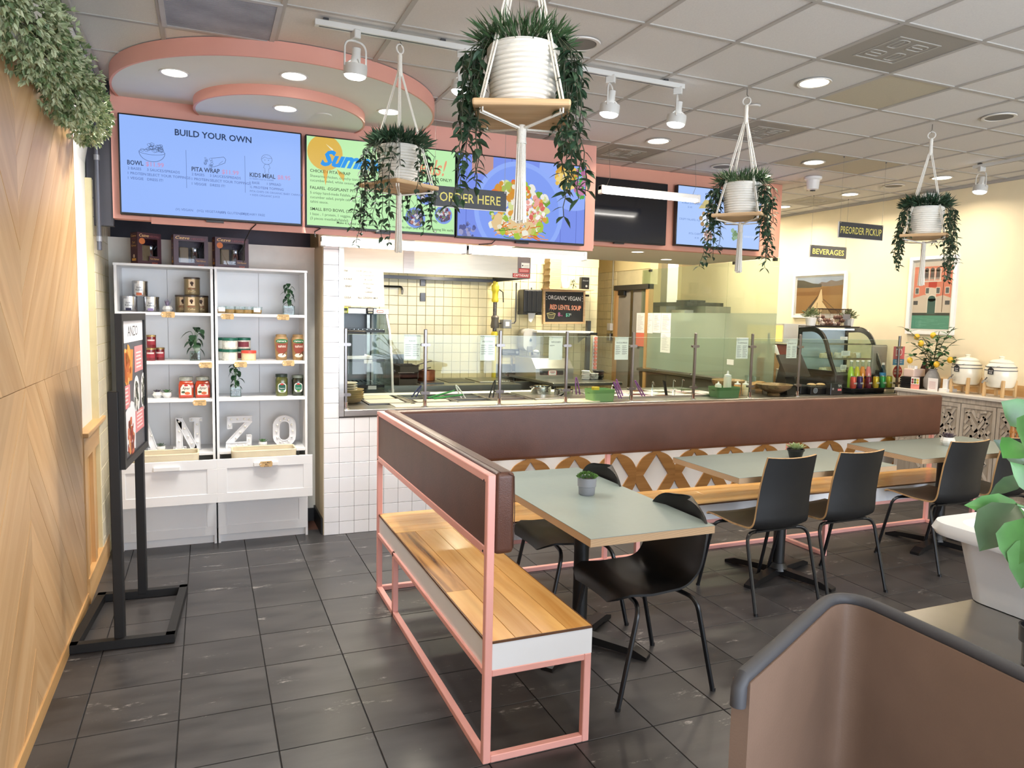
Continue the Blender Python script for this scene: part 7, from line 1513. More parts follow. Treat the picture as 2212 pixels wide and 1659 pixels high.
# small things on the console
t = thing('slatted_crate', 'black slatted crate at the left end of the console', 'crate', (6.40, 5.05, 1.0)); make('body', MB().box(6.31, 6.50, 4.98, 5.12, 1.0, 1.11), mat('crate_dark', (30, 28, 28), .6), t)
for k in range(5): make('slat', MB().box(6.302, 6.31, 4.975, 5.125, 1.006+.021*k, 1.02+.021*k), M_blackp, t)
t = thing('cup_holder', 'blush container of white cups on the slatted crate', 'container', (6.40, 5.05, 1.11)); make('tub', MB().rbox(6.32, 6.48, 4.99, 5.11, 1.11, 1.19, .01), mat('blush_plastic', (226, 200, 186), .4), t)
for k in range(4): make('cup', MB().cyl((6.35+.01*k, 5.0+.03*k, 1.19), (6.35+.01*k, 5.0+.03*k, 1.22), .016, n=10), M_paper, t)
tag(make('dark_decanter', MB().lathe([(.04, 1.11), (.045, 1.16), (.03, 1.21), (.012, 1.27), (.016, 1.29), (.0001, 1.29)], (6.55, 5.06, 0), 18), mat('wine_glass_dark', (66, 26, 24), .15, coat=.4), smooth=True), 'dark red conical bottle behind the white cups', 'bottle')
for y, w_, h_, lb, c in ((4.955, .09, .115, 'colourful card stand at the left of console', (232, 150, 140)), (4.77, .10, .12, 'white menu card stand on the console', (240, 232, 228))):
    t = thing('card_stand', lb, 'card', (6.30, y, 1.0), 'console card stands'); b_ = make('card', MB().box(6.30, 6.304, y-w_/2, y+w_/2, 1.0, 1.0+h_), ink(c), t); p_ = Print((6.2998, y+w_/2, 1.0), (0, -1, 0), (0, 0, 1))
    if c[1] < 200:
        p_.rect(0, h_*.4, w_, h_, ink((236, 232, 226))); [p_.disc(w_*(.2+.3*(k % 3)), h_*(.55+.22*(k // 3)), .012, ink(((150, 50, 60), (70, 110, 60), (226, 196, 60))[k % 3]), 2) for k in range(6)]
    else: [p_.rect(w_*.15, h_*(.2+.1*k), w_*.8, h_*(.23+.1*k), ink((206, 150, 150))) for k in range(6)]
    p_.build('print', b_)
tag(make('napkin_holder', MB().rbox(6.34, 6.44, 4.66, 4.70, 1.0, 1.12, .004).box(6.32, 6.46, 4.64, 4.72, 1.0, 1.03), M_cer), 'white napkin holder between vase and dispensers', 'napkin holder')
# wall pictures
def picture(label, y0, y1, z0, z1, fw, draw):
    t = thing('framed_picture', label, 'picture', (6.65, (y0+y1)/2, z0), 'framed wall pictures'); w, h = y0-y1, z1-z0; cy, cz = (y0+y1)/2, (z0+z1)/2
    make('frame', MB().ring(frame_poly(w, h), frame_poly(w-2*fw*.6, h-2*fw*.6), (6.66, cy, cz), (0, -1, 0), (0, 0, 1), (-.03, 0, 0)), M_whitep, t); m_ = make('mat_board', MB().box(6.648, 6.655, y1+fw*.5, y0-fw*.5, z0+fw*.5, z1-fw*.5), M_paper, t)
    p_ = Print((6.6478, y0-fw, z0+fw), (0, -1, 0), (0, 0, 1), .0006); draw(p_, w-2*fw, h-2*fw); p_.build('picture_print', m_); make('glazing', MB().box(6.638, 6.640, y1+fw*.5, y0-fw*.5, z0+fw*.5, z1-fw*.5), glass('picture_glass', (250, 250, 248)), t)
def land(p, w, h):
    p.rect(0, 0, w, h, ink((150, 112, 66)), 1); p.rect(0, h*.8, w, h, ink((150, 164, 188)), 2); p.poly([(0, h*.7), (0, h*.94), (w*.15, h*.92), (w*.35, h*.83), (w*.55, h*.80), (w*.55, h*.72)], ink((62, 58, 52)), 3); p.poly([(w*.4, h*.75), (w*.55, h*.86), (w*.65, h*.84), (w*.75, h*.90), (w*.85, h*.86), (w, h*.9), (w, h*.72)], ink((120, 108, 104)), 2.6); p.poly([(0, h*.5), (w, h*.5), (w, h*.76), (w*.5, h*.70), (0, h*.72)], ink((134, 96, 56)), 3.2)
    p.poly([(w*.25, 0), (w*.78, 0), (w*.60, h*.3), (w*.56, h*.66), (w*.545, h*.66), (w*.48, h*.4)], ink((214, 190, 150)), 4); p.poly([(w*.18, 0), (w*.28, 0), (w*.50, h*.5), (w*.49, h*.5)], ink((70, 60, 48)), 4.4); p.line([(w*.60, h*.4), (w*.85, h*.12), (w*.98, .01)], .008, ink((100, 72, 46)), 4.4); p.line([(w*.58, h*.34), (w*.80, 0)], .006, ink((110, 80, 50)), 4.4); p.rect(w*.475, h*.16, w*.485, h*.30, ink((96, 78, 60)), 5)
picture('wide framed landscape of a road through brown fields', 6.97, 6.17, 1.675, 2.205, .05, land)
def palazzo(p, w, h):
    p.rect(0, 0, w, h, ink((228, 140, 118)), 1); p.rect(0, h*.93, w, h, ink((214, 206, 200)), 2); p.rect(0, 0, w, h*.20, ink((92, 160, 140)), 2); p.rect(0, h*.20, w, h*.24, ink((66, 70, 66)), 2.4); p.poly([(0, h*.24), (w, h*.24), (w, h*.46), (w*.8, h*.50), (w*.55, h*.47), (w*.3, h*.51), (0, h*.46)], ink((220, 206, 192)), 2.2); p.poly([(w*.3, h*.47), (w*.62, h*.48), (w*.60, h*.60), (w*.45, h*.62)], ink((226, 214, 202)), 2.3); p.rect(w*.40, h*.62, w*.62, h*.70, ink((196, 70, 60)), 2.2)
    for x in (.33, .48, .63, .90): p.rect(w*(x-.05), h*.74, w*(x+.05), h*.88, ink((96, 88, 90)), 3); p.disc(w*x, h*.88, w*.05, ink((96, 88, 90)), 3, h*.03)
    for x in (.26, .40, .555, .70): p.rect(w*(x-.012), h*.72, w*(x+.012), h*.90, ink((236, 230, 222)), 3.6)
    p.rect(w*.24, h*.70, w*.74, h*.715, ink((236, 230, 222)), 3.8)
    for k in range(14): p.rect(w*(.25+.035*k), h*.715, w*(.262+.035*k), h*.765, ink((240, 234, 226)), 4)
    for x in (.10, .38, .66, .90): p.rect(w*(x-.055), h*.52, w*(x+.055), h*.62, ink((236, 226, 214)), 3); p.rect(w*(x-.042), h*.53, w*(x+.042), h*.61, ink((98, 104, 106)), 3.4)
    for x in (.08, .92): p.rect(w*(x-.06), h*.36, w*(x+.06), h*.42, ink((84, 84, 88)), 3)
    p.rect(w*.40, h*.22, w*.62, h*.45, ink((60, 96, 92)), 3); p.disc(w*.51, h*.45, w*.11, ink((60, 96, 92)), 3, h*.045); p.line([(w*.395, h*.24), (w*.395, h*.45), (w*.43, h*.49), (w*.51, h*.505), (w*.59, h*.49), (w*.625, h*.45), (w*.625, h*.24)], .010, ink((236, 226, 214)), 3.6); p.line([(w*.79, h*.25), (w*.79, h*.9)], .006, ink((110, 80, 70)), 4)
    for k in range(16): x = random.Random(k).random(); p.rect(w*x*.9, h*(.02+.01*k), w*min(1, x*.9+.2), h*(.024+.01*k), ink((120, 182, 162)), 2.8)
picture('tall framed picture of a pink palace over green water', 5.375, 4.855, 1.525, 2.30, .055, palazzo)
# bamboo stool behind the foreground leaves
bs = thing('bamboo_stool', 'bamboo high stool with back, partly hidden by leaves at right edge', 'stool', (6.1, 3.6, 0)); M_bam = wood('bamboo', (186, 130, 72), (150, 96, 46), 'Z', 2, .4, .06)
for x, y in ((5.95, 3.78), (6.25, 3.78), (5.95, 3.42), (6.25, 3.42)): make('leg', MB().cyl((x, y, 0), (x, y, .995 if y > 3.6 else .66), .017, n=10), M_bam, bs, smooth=True)
make('seat', MB().rbox(5.93, 6.27, 3.40, 3.80, .64, .68, .015), M_bam, bs)
for z in (.985, .93, .78): make('back_rail', MB().cyl((5.93, 3.78, z), (6.27, 3.78, z), .015, n=10), M_bam, bs, smooth=True)
for x in (6.01, 6.07, 6.13, 6.19): make('spindle', MB().cyl((x, 3.78, .68), (x, 3.78, .93), .009, n=8), M_bam, bs)
for z in (.985, .84): make('arm_rail', MB().cyl((5.95, 3.42, z-.1), (5.95, 3.80, z), .014, n=8), M_bam, bs)
# ================================================================== canopy discs over the screens
def arc_disc(name, cx, cy, r, z0, z1, yclip, label, under):
    t = thing(name, label, 'ceiling canopy', (cx, cy, z0))
    a0 = math.asin((yclip-cy)/r); n = 72; pts = []
    for i in range(n+1):
        a = PI-a0+(PI+2*a0)*i/n; pts.append((cx+r*math.cos(a), cy+r*math.sin(a)))
    rim = MB(); k = len(pts); inner = [(cx+(p[0]-cx)*(r-.012)/r, cy+(p[1]-cy)*(r-.012)/r) for p in pts]
    vs = [(p[0], p[1], z0) for p in pts]+[(p[0], p[1], z1) for p in pts]+[(p[0], p[1], z0) for p in inner]+[(p[0], p[1], z1) for p in inner]
    rim.add(vs, [(i, i+1, k+i+1, k+i) for i in range(k-1)]+[(2*k+i, i, i+1, 2*k+i+1)[::-1] for i in range(k-1)]+[(3*k+i, 3*k+i+1, 2*k+i+1, 2*k+i) for i in range(k-1)])
    make('rim', rim, M_pinkwall, t, smooth=True)
    make('underside', MB().prism([(p[0], p[1]) for p in inner], (0, 0, z0+.002), (1, 0, 0), (0, 1, 0), (0, 0, .01)), under, t)
    return t
M_under = mat('canopy_paint', (226, 225, 218), .7, var=.01)
arc_disc('canopy_disc', .45, 4.83, .935, 2.855, 2.94, 5.0, 'large round ceiling canopy with pink rim and white underside', M_under)
arc_disc('canopy_disc', .45, 4.85, .505, 2.80, 2.857, 5.0, 'small round canopy with pink rim stepped under the large one', M_under)

# ================================================================== downlights
M_lens = emis('lamp_lens', (255, 248, 236), 9.0)
M_lensw = emis('lamp_lens_warm', (255, 240, 214), 9.0)
M_trim = mat('lamp_trim', (214, 210, 202), .4, var=.02)
def downlight(x, y, z, label, r=.075, w=DOWN_W, col=WARM, group='recessed downlights', m=None):
    t = thing('downlight', label, 'ceiling light', (x, y, z), group)
    make('trim_ring', MB().lathe([(r*1.22, z-.001), (r*1.2, z-.006), (r*1.02, z-.004), (r*.98, z+.012)], (x, y, 0), 32, cap=False), M_trim, t, smooth=True)
    make('lens', MB().lathe([(.0001, z-.002), (r, z-.002)], (x, y, 0), 28, cap=False), m or M_lensw, t)
    lamp('AREA', (x, y, z-.012), w, col, r*2, name='downlight_light', parent=t, spread=2.6)
    return t
for x, y, lb in ((3.132, 3.219, 'bright round downlight largest on the right, near the biggest air diffuser'), (3.132, 4.74, 'bright round downlight between track lights and hanging planter'),
                 (4.668, 4.753, 'bright round downlight just above the preorder sign wires'), (6.127, 5.72, 'bright round downlight left of the dome camera near cream wall'),
                 (6.127, 4.70, 'round downlight behind the ropes of rightmost hanging planter'), (6.15, 6.69, 'round downlight peeking right of the salmon fascia end'),
                 (4.70, 5.40, 'round downlight behind the ropes of second hanging planter from right')):
    downlight(x, y, CEIL, lb)
for x, y in ((1.1, 1.2), (3.13, 1.2), (5.2, 1.2), (1.1, -.9), (3.13, -.9), (5.2, -.9), (5.2, 2.7)):
    if not sees((x, y, CEIL), 40): downlight(x, y, CEIL, 'round downlight in the ceiling out of the picture behind the camera', w=DOWN_W, group='downlights behind the camera')
for x, y, lb in ((-.137, 4.38, 'left downlight in the large canopy underside'), (.448, 4.146, 'middle downlight in the large canopy underside'), (1.061, 4.588, 'right downlight in the large canopy behind planter ropes')):
    downlight(x, y, 2.857, lb, .062, CANOPY_W, NEUTRAL, 'canopy downlights', M_lens)
downlight(.448, 4.60, 2.802, 'single lit downlight in the small canopy underside', .06, CANOPY_W, NEUTRAL, 'canopy downlights', M_lens)
cap_ = MB().lathe([(.0001, 2.797), (.045, 2.797), (.047, 2.802)], (.675, 4.638, 0), 24, cap=False)
tag(make('cover_plate', cap_, M_under, smooth=True), 'small blank round cover plate under the small canopy', 'cover plate')
# soffit downlights over the pass
for x, y, lb in ((3.75, 5.95, 'small downlight in the soffit nearest the chalkboard'), (4.45, 6.5, 'small downlight in the soffit above glass partition')):
    downlight(x, y, 2.245, lb, .055, 8, WARM, 'soffit downlights', M_lensw)

# ================================================================== air diffusers and return grille
def perf_material():
    m = bpy.data.materials.new('perforated_metal'); nt, b = nodes_of(m); N, L = nt.nodes, nt.links
    geo = N.new('ShaderNodeNewGeometry'); vo = N.new('ShaderNodeTexVoronoi'); vo.inputs['Scale'].default_value = 110; vo.inputs['Randomness'].default_value = 0
    L.new(geo.outputs['Position'], vo.inputs['Vector']); rp = N.new('ShaderNodeValToRGB'); rp.color_ramp.elements[0].position = .28; rp.color_ramp.elements[1].position = .42
    rp.color_ramp.elements[0].color = lin((60, 58, 54)); rp.color_ramp.elements[1].color = lin((150, 146, 138)); L.new(vo.outputs['Distance'], rp.inputs['Fac'])
    L.new(rp.outputs['Color'], b.inputs['Base Color']); b.inputs['Roughness'].default_value = .6
    return m
M_perf = perf_material(); M_blade = mat('diffuser_blade', (172, 168, 160), .6); M_blade2 = mat('diffuser_dust', (104, 100, 94), .8)
def diffuser(i, j, label):
    x0, y0 = cx0+i*CT, cy0+j*CT; cx, cy = x0+CT/2, y0+CT/2
    t = thing('air_diffuser', label, 'air vent', (cx, cy, CEIL), 'perforated air diffusers')
    make('face_plate', MB().box(cx-CT/2+.014, cx+CT/2-.014, cy-CT/2+.014, cy+CT/2-.014, CEIL+.002, CEIL+.006), M_perf, t)
    k = CT*.25
    make('vane_frame', MB().ring(frame_poly(2*k+.02, 2*k+.02), frame_poly(2*k, 2*k), (cx, cy, CEIL-.0005), (1, 0, 0), (0, 1, 0), (0, 0, .0025)), M_blade, t)
    for q in range(4):
        ux, uy = ((-k/2, k/2), (k/2, k/2), (k/2, -k/2), (-k/2, -k/2))[q]
        hx, hy = ((.05, .035), (.035, .05))[q % 2]
        make('vane', MB().ring(frame_poly(hx*2, hy*2, .02), frame_poly(hx*2-.014, hy*2-.014, .014), (cx+ux, cy+uy, CEIL-.0005), (1, 0, 0), (0, 1, 0), (0, 0, .0025)), M_blade, t)
        make('vane', MB().box(cx+ux-.003 if hx < hy else cx+ux-.035, cx+ux+.003 if hx < hy else cx+ux+.035, cy+uy-(.035 if hx < hy else .003), cy+uy+(.035 if hx < hy else .003), CEIL-.0005, CEIL+.002), M_blade, t)
diffuser(2, -1, 'large square perforated air diffuser at upper right, nearest camera')
diffuser(3, 2, 'square perforated air diffuser behind second hanging planter from right')
diffuser(2, 4, 'square perforated air diffuser beside the pink fascia end and tube light')
diffuser(8, 6, 'square perforated air diffuser above the beverages sign')
gx0, gx1, gy0, gy1 = -.172, .328, 3.44, 3.93
gr = thing('return_grille', 'dusty grey slatted return air grille above the round canopy', 'air vent', ((gx0+gx1)/2, (gy0+gy1)/2, CEIL))
make('frame', MB().ring([(gx0, gy0), (gx1, gy0), (gx1, gy1), (gx0, gy1)], [(gx0+.022, gy0+.022), (gx1-.022, gy0+.022), (gx1-.022, gy1-.022), (gx0+.022, gy1-.022)], (0, 0, CEIL-.008), (1, 0, 0), (0, 1, 0), (0, 0, .01)), mat('grille_frame', (182, 180, 178), .5), gr)
make('dark_back', MB().box(gx0+.02, gx1-.02, gy0+.02, gy1-.02, CEIL-.0005, CEIL+.002), mat('grille_dark', (70, 70, 74), .8), gr)
M_slat = mat('grille_slat', (152, 152, 156), .5, var=.25, scale=6)
n_s = 40
for k in range(n_s):
    y = gy0+.024+(gy1-gy0-.048)*(k+.5)/n_s; make('slat', MB().box(gx0+.022, gx1-.022, y-.0032, y+.0028, CEIL-.006, CEIL-.001), M_slat, gr)

# ================================================================== track lights
M_tw = mat('track_white', (206, 204, 198), .4, var=.02); M_tbulb = emis('spot_lens', (248, 250, 255), 7.0)
def track(name, label, p0, p1):
    p0, p1 = Vector(p0), Vector(p1); d = p1-p0; L = d.length; a = math.atan2(d.y, d.x)
    t = thing(name, label, 'light track', tuple((p0+p1)/2))
    R = Matrix.Translation(p0) @ Matrix.Rotation(a, 4, 'Z')
    make('rail', MB().rbox(0, L, -.018, .018, -.038, -.012, .002, 1).xform(R), M_tw, t); make('channel', MB().box(.02, L-.02, -.006, .006, -.0385, -.030).xform(R), mat('track_slot', (90, 90, 92), .6), t)
    for x in (.05, L*.3, L*.62, L-.12):
        make('mounting_clip', MB().box(x-.012, x+.012, -.012, .012, -.014, .0).xform(R), M_dsteel, t)
    return t
track('light_track', 'long white ceiling track rail in front of the pink fascia', (.47, 3.515, CEIL), (2.49, 3.54, CEIL))
track('light_track', 'white ceiling track rail at upper right edge near cream wall', (5.84, 4.2, CEIL), (5.84, 1.6, CEIL))
def track_head():
    t = thing('track_spotlight', '', 'spotlight', (0, 0, 0), 'track spotlights')
    make('adapter', MB().rbox(-.014, .014, -.022, .022, -.035, 0, .003, 1), M_tw, t)
    arch = [(-.048, 0, -.145)]+[(-.048*math.cos(a)**.6 if math.cos(a) > 0 else .048*abs(math.cos(a))**.6, 0, -.085+.043*math.sin(a)**.8) for a in [PI*i/14 for i in range(1, 14)]]+[(.048, 0, -.145)]
    make('yoke', MB().tube(arch, .004, 6), M_tw, t, smooth=True)
    R = Matrix.Translation((0, 0, -.145)) @ Matrix.Rotation(.12, 4, 'X')
    hd = make('lamp_head', MB().lathe([(.0175, .075), (.0175, .045), (.019, .04), (.019, -.005), (.012, -.01)], (0, 0, 0), 20).xform(R), M_tw, t, smooth=True)
    make('socket_cap', MB().lathe([(.0001, .076), (.0165, .076)], (0, 0, 0), 20, cap=False).xform(R), mat('socket_grey', (150, 148, 144), .5), hd)
    make('lamp_ring', MB().lathe([(.046, .012), (.0475, .0), (.0465, -.03), (.043, -.03), (.043, .010)], (0, 0, 0), 26, cap=False).xform(R), M_tw, t, smooth=True)
    for k in range(3):
        a = k*2*PI/3+.4; make('rib', MB().cyl((.012*math.cos(a), .012*math.sin(a), .035), (.044*math.cos(a), .044*math.sin(a), .008), .003, n=6).xform(R), M_tw, hd)
    make('lens', MB().lathe([(.0001, -.044), (.03, -.043), (.041, -.036), (.043, -.024)], (0, 0, 0), 24, cap=False).xform(R), M_tbulb, t, smooth=True)
    d = bpy.data.lights.new('spot_light', 'SPOT'); d.energy = TRACK_W; d.color = NEUTRAL; d.spot_size = 2.2; d.spot_blend = .8; d.shadow_soft_size = .04
    o = bpy.data.objects.new('spot_light', d); COL.objects.link(o); o.parent = t; o.location = (0, -.01, -.20); o.rotation_euler = (.12, 0, 0)
    return t
th = track_head(); th.scale = (1.15, 1.15, 1.15); first = True
for x, y, rz, lb in ((.655, 3.517, .3, 'first white track spotlight, above the large canopy rim'), (1.18, 3.524, .9, 'second white track spotlight, between the two nearest planters'),
                     (2.02, 3.534, .8, 'third white track spotlight, right of the biggest hanging planter'), (2.455, 3.54, .9, 'last white track spotlight at the right end of rail'),
                     (5.84, 4.13, 1.3, 'white track spotlight on the right, against the cream wall')):
    if first: th.location = (x, y, CEIL-.03); th.rotation_euler = (0, 0, rz); th['label'] = lb; first = False
    else: dup(th, (x, y, CEIL-.03), rz, lb)

# ================================================================== ceiling speakers, sprinklers, cameras
M_spk = mat('speaker_mesh', (120, 116, 110), .8, var=.1, scale=300)
for x, y, lb in ((4.124, 5.244, 'round grey ceiling speaker above the middle menu screens'), (4.66, 3.21, 'round grey ceiling speaker at far upper right'), (6.10, 5.18, 'round ceiling speaker beside the right hanging planter'), (1.70, 3.28, 'round ceiling speaker behind the biggest hanging planter')):
    t = thing('ceiling_speaker', lb, 'speaker', (x, y, CEIL), 'ceiling speakers')
    make('trim_ring', MB().lathe([(.098, CEIL), (.096, CEIL-.006), (.08, CEIL-.006), (.078, CEIL-.003)], (x, y, 0), 32, cap=False), M_trim, t, smooth=True)
    make('grille', MB().lathe([(.0001, CEIL-.003), (.079, CEIL-.003)], (x, y, 0), 28, cap=False), M_spk, t)
for x, y, lb in ((3.139, 3.715, 'small round sprinkler cap behind planter rope ring'), (3.645, 5.787, 'small round sprinkler cap above the black screen'), (5.62, 5.74, 'small round sprinkler cap under the bullet camera')):
    tag(make('sprinkler_cap', MB().lathe([(.0001, CEIL-.010), (.036, CEIL-.008), (.042, CEIL)], (x, y, 0), 24, cap=False), mat('sprinkler_white', (206, 202, 194), .5), smooth=True), lb, 'sprinkler', 'sprinkler caps')
t = thing('dome_camera', 'white bullet shaped security camera above the preorder sign', 'camera', (5.136, 5.224, CEIL))
make('body', MB().lathe([(.075, CEIL), (.075, CEIL-.02), (.058, CEIL-.03), (.05, CEIL-.11), (.03, CEIL-.118), (.0001, CEIL-.118)], (5.136, 5.224, 0), 24, cap=False), M_whitep, t, smooth=True)
make('lens', MB().lathe([(.0001, CEIL-.13), (.022, CEIL-.128), (.026, CEIL-.116)], (5.136, 5.224, 0), 16, cap=False), M_blackp, t, smooth=True)
t = thing('turret_camera', 'white turret security camera with two eyes on cream wall', 'camera', (6.60, 5.18, CEIL-.16))
make('body', MB().lathe([(.075, CEIL-.04), (.08, CEIL-.06), (.08, CEIL-.12), (.06, CEIL-.16), (.0001, CEIL-.17)], (6.58, 5.18, 0), 24, cap=False).box(6.58, 6.66, 5.13, 5.23, CEIL-.12, CEIL-.05), M_whitep, t, smooth=True)
fc = Vector((6.58, 5.18, CEIL-.125)); dd = (CAM-fc).normalized()
make('face', MB().cyl(fc+dd*.05, fc+dd*.078, .05, .044, 20), M_whitep, t, smooth=True)
for s in (-1, 1):
    q = fc+dd*.077+Vector((dd.y, -dd.x, 0)).normalized()*s*.02; make('lens', MB().cyl(q, q+dd*.004, .016, n=16), M_blackp, t)

# ================================================================== hanging signs
M_sign = mat('charcoal_sign', (66, 68, 72), .5, var=.02); M_gold = ink((236, 224, 120)); M_wire = mat('steel_wire', (150, 146, 138), .4, metal=1)
def sign(text, label, x0, x1, y, z0, z1, w):
    t = thing('hanging_sign', label, 'sign', ((x0+x1)/2, y, z0))
    bd = make('board', MB().rbox(x0, x1, y-.004, y+.004, z0, z1, .001, 1), [M_sign], t)
    pr = Print((x0, y-.004, z0), (1, 0, 0), (0, 0, 1)); pr.text(text, (x1-x0)/2, (z1-z0)*.27, (z1-z0)*.46, M_gold, 'C', .006, width=w); pr.build('lettering', bd)
    make('edge', MB().box(x0-.004, x0, y-.005, y+.005, z0-.003, z1).box(x0-.004, x1, y-.005, y+.005, z0-.004, z0), M_whitep, bd)
    for x in (x0+.012, x1-.012):
        make('wire', MB().cyl((x, y, z1-.006), (x, y, CEIL), .0011, n=6), M_wire, t); make('hook', MB().sphere((x, y, CEIL-.006), .006, 6), M_dsteel, t); make('clip', MB().cyl((x, y-.007, z1-.008), (x, y+.007, z1-.008), .005, n=8), M_chrome, t)
sign('ORDER HERE', 'dark sign reading ORDER HERE hung before the menu screens', 1.316, 1.808, 4.47, 2.290, 2.416, .41)
sign('PREORDER PICKUP', 'dark sign reading PREORDER PICKUP hung high on the right', 4.69, 5.175, 4.47, 2.305, 2.428, .45)
sign('BEVERAGES', 'dark sign reading BEVERAGES hung above the landscape picture', 5.85, 6.36, 5.94, 2.306, 2.430, .44)

# ================================================================== hanging planters
M_potw = mat('ribbed_white_pot', (232, 228, 218), .8, var=.03)
def planter(rng, fuzz, pot_r=.105):
    t = thing('hanging_planter', '', 'hanging planter', (0, 0, 0), 'macrame hanging planters')
    # origin at the shelf underside
    make('ring', MB().tube([(.022*math.cos(a), 0, .665+.022*math.sin(a)) for a in [2*PI*i/16 for i in range(17)]], .004, 6), mat('ring_white', (226, 222, 214), .5), t, smooth=True)
    make('hook', MB().tube([(0, 0, .735), (0, 0, .70), (.008, 0, .69), (0, 0, .68)], .003, 6), M_wire, t)
    kn = make('knot', MB().lathe([(.008, .645), (.012, .635), (.011, .60), (.014, .55), (.012, .535)], (0, 0, 0), 10), M_rope, t, smooth=True)
    s = .115
    for qx in (-1, 1):
        for qy in (-1, 1):
            for o in (-.004, .004):
                make('rope', MB().tube([(qx*.004+o, qy*.004, .56), (qx*s*.5+o, qy*s*.5, .30), (qx*s+o, qy*s-o, .02), (qx*s+o, qy*s-o, -.012), (qx*.01+o, qy*.01, -.03)], .0032, 6), M_rope, t, smooth=True)
    make('tassel_knot', MB().lathe([(.011, -.02), (.015, -.03), (.014, -.06), (.016, -.075)], (0, 0, 0), 12), M_rope, t, smooth=True)
    mb = MB()
    for k in range(26):
        a = k*2.4; q = .012*math.sqrt(k/26)
        mb.tube([(q*math.cos(a), q*math.sin(a), -.07), (q*1.25*math.cos(a), q*1.25*math.sin(a), -.19), (q*1.7*math.cos(a), q*1.7*math.sin(a), -.30-.012*rng.random())], .0028, 5)
    make('tassel', mb, M_rope, t, smooth=True)
    make('shelf_board', MB().rbox(-.14, .14, -.14, .14, 0, .02, .006, 2), M_pine, t)
    prof = [(.0001, .022), (pot_r*.84, .021)]
    n = 13
    for i in range(n):
        z = .022+.175*i/n; r = pot_r*(.86+.14*min(1, i/n*1.3)); h = .175/n
        prof += [(r, z), (r+.004, z+h*.25), (r+.004, z+h*.75), (r, z+h*.98)]
    prof += [(pot_r, .20), (pot_r-.008, .20), (pot_r-.012, .18), (.0001, .18)]
    make('pot', MB().lathe(prof, (0, 0, 0), 36, cap=False), M_potw, t, smooth=True)
    # trailing vines
    for k in range(fuzz['vines']):
        side = k % 5
        if side < 2: a = rng.uniform(-.75, .75); L = rng.uniform(*fuzz['len'])
        elif side < 4: a = PI+rng.uniform(-.75, .75); L = rng.uniform(*fuzz['len'])
        else: a = rng.uniform(0, 2*PI); L = rng.uniform(.06, .22)
        st = MB(); lf = MB()
        p = Vector((pot_r*.8*math.cos(a), pot_r*.8*math.sin(a), .2)); r_end = pot_r+rng.uniform(.03, .075)
        pts = [p, Vector((pot_r*1.05*math.cos(a), pot_r*1.05*math.sin(a), .225))]
        cur = Vector((r_end*math.cos(a), r_end*math.sin(a), .17)); pts.append(cur.copy())
        steps = int(L/.028)
        for i in range(steps):
            cur = cur+Vector((rng.uniform(-.008, .008)+.001*math.cos(a), rng.uniform(-.008, .008)+.001*math.sin(a), -.028)); pts.append(cur.copy())
        st.tube(pts, .0016, 4)
        for i, q in enumerate(pts[1:]):
            for s_ in (-1, 1):
                if rng.random() < .12: continue
                th_ = rng.uniform(0, 2*PI); d = Vector((math.cos(th_), math.sin(th_), rng.uniform(-.9, .1)))
                lf.leaf(q, d, (rng.uniform(-.4, .4), rng.uniform(-.4, .4), 1), rng.uniform(.028, .044)*fuzz['leaf'], rng.uniform(.014, .021)*fuzz['leaf'], .25, .25, 3)
        v = make('vine', lf, M_leaf, t); make('stem', st, mat('vine_stem', (52, 58, 40), .7), v)
    mb = MB()
    for k in range(950):
        a = rng.random()*2*PI; q = pot_r*math.sqrt(rng.random()); p = Vector((q*math.cos(a), q*math.sin(a), .19+.02*rng.random()))
        el = rng.uniform(.15, 1.3); d = Vector((math.cos(a)*math.cos(el)+rng.uniform(-.4, .4), math.sin(a)*math.cos(el)+rng.uniform(-.4, .4), math.sin(el)))
        p = p+d.normalized()*rng.uniform(0, .05); mb.leaf(p, d, (rng.uniform(-1, 1), rng.uniform(-1, 1), .6), rng.uniform(.035, .065), rng.uniform(.004, .008)*fuzz['wide'], .2, .15, 2)
    make('grass_tuft', mb, M_leaf2 if fuzz['wide'] < 1.5 else M_leaf, t)
    return t
rp1 = random.Random(21); rp2 = random.Random(33)
pl1 = planter(rp1, dict(vines=30, len=(.20, .50), leaf=1.15, wide=1.0))
pl2 = planter(rp2, dict(vines=30, len=(.20, .48), leaf=1.05, wide=1.9))
pl1.location = (.885, 2.075, 2.205); pl1.rotation_euler = (0, 0, -.42); pl1['label'] = 'largest hanging planter nearest camera with trailing vines and white tassel'
pl2.location = (.885, 3.60, 2.225); pl2.rotation_euler = (0, 0, .5); pl2['label'] = 'hanging planter with trailing vines in front of the green menu screen'
dup(pl1, (2.878, 3.467, 2.205), -.9, 'hanging planter with trailing vines in front of the sides menu screen')
dup(pl2, (4.39, 3.463, 2.185), 2.2, 'rightmost hanging planter with trailing vines before the pink house picture')
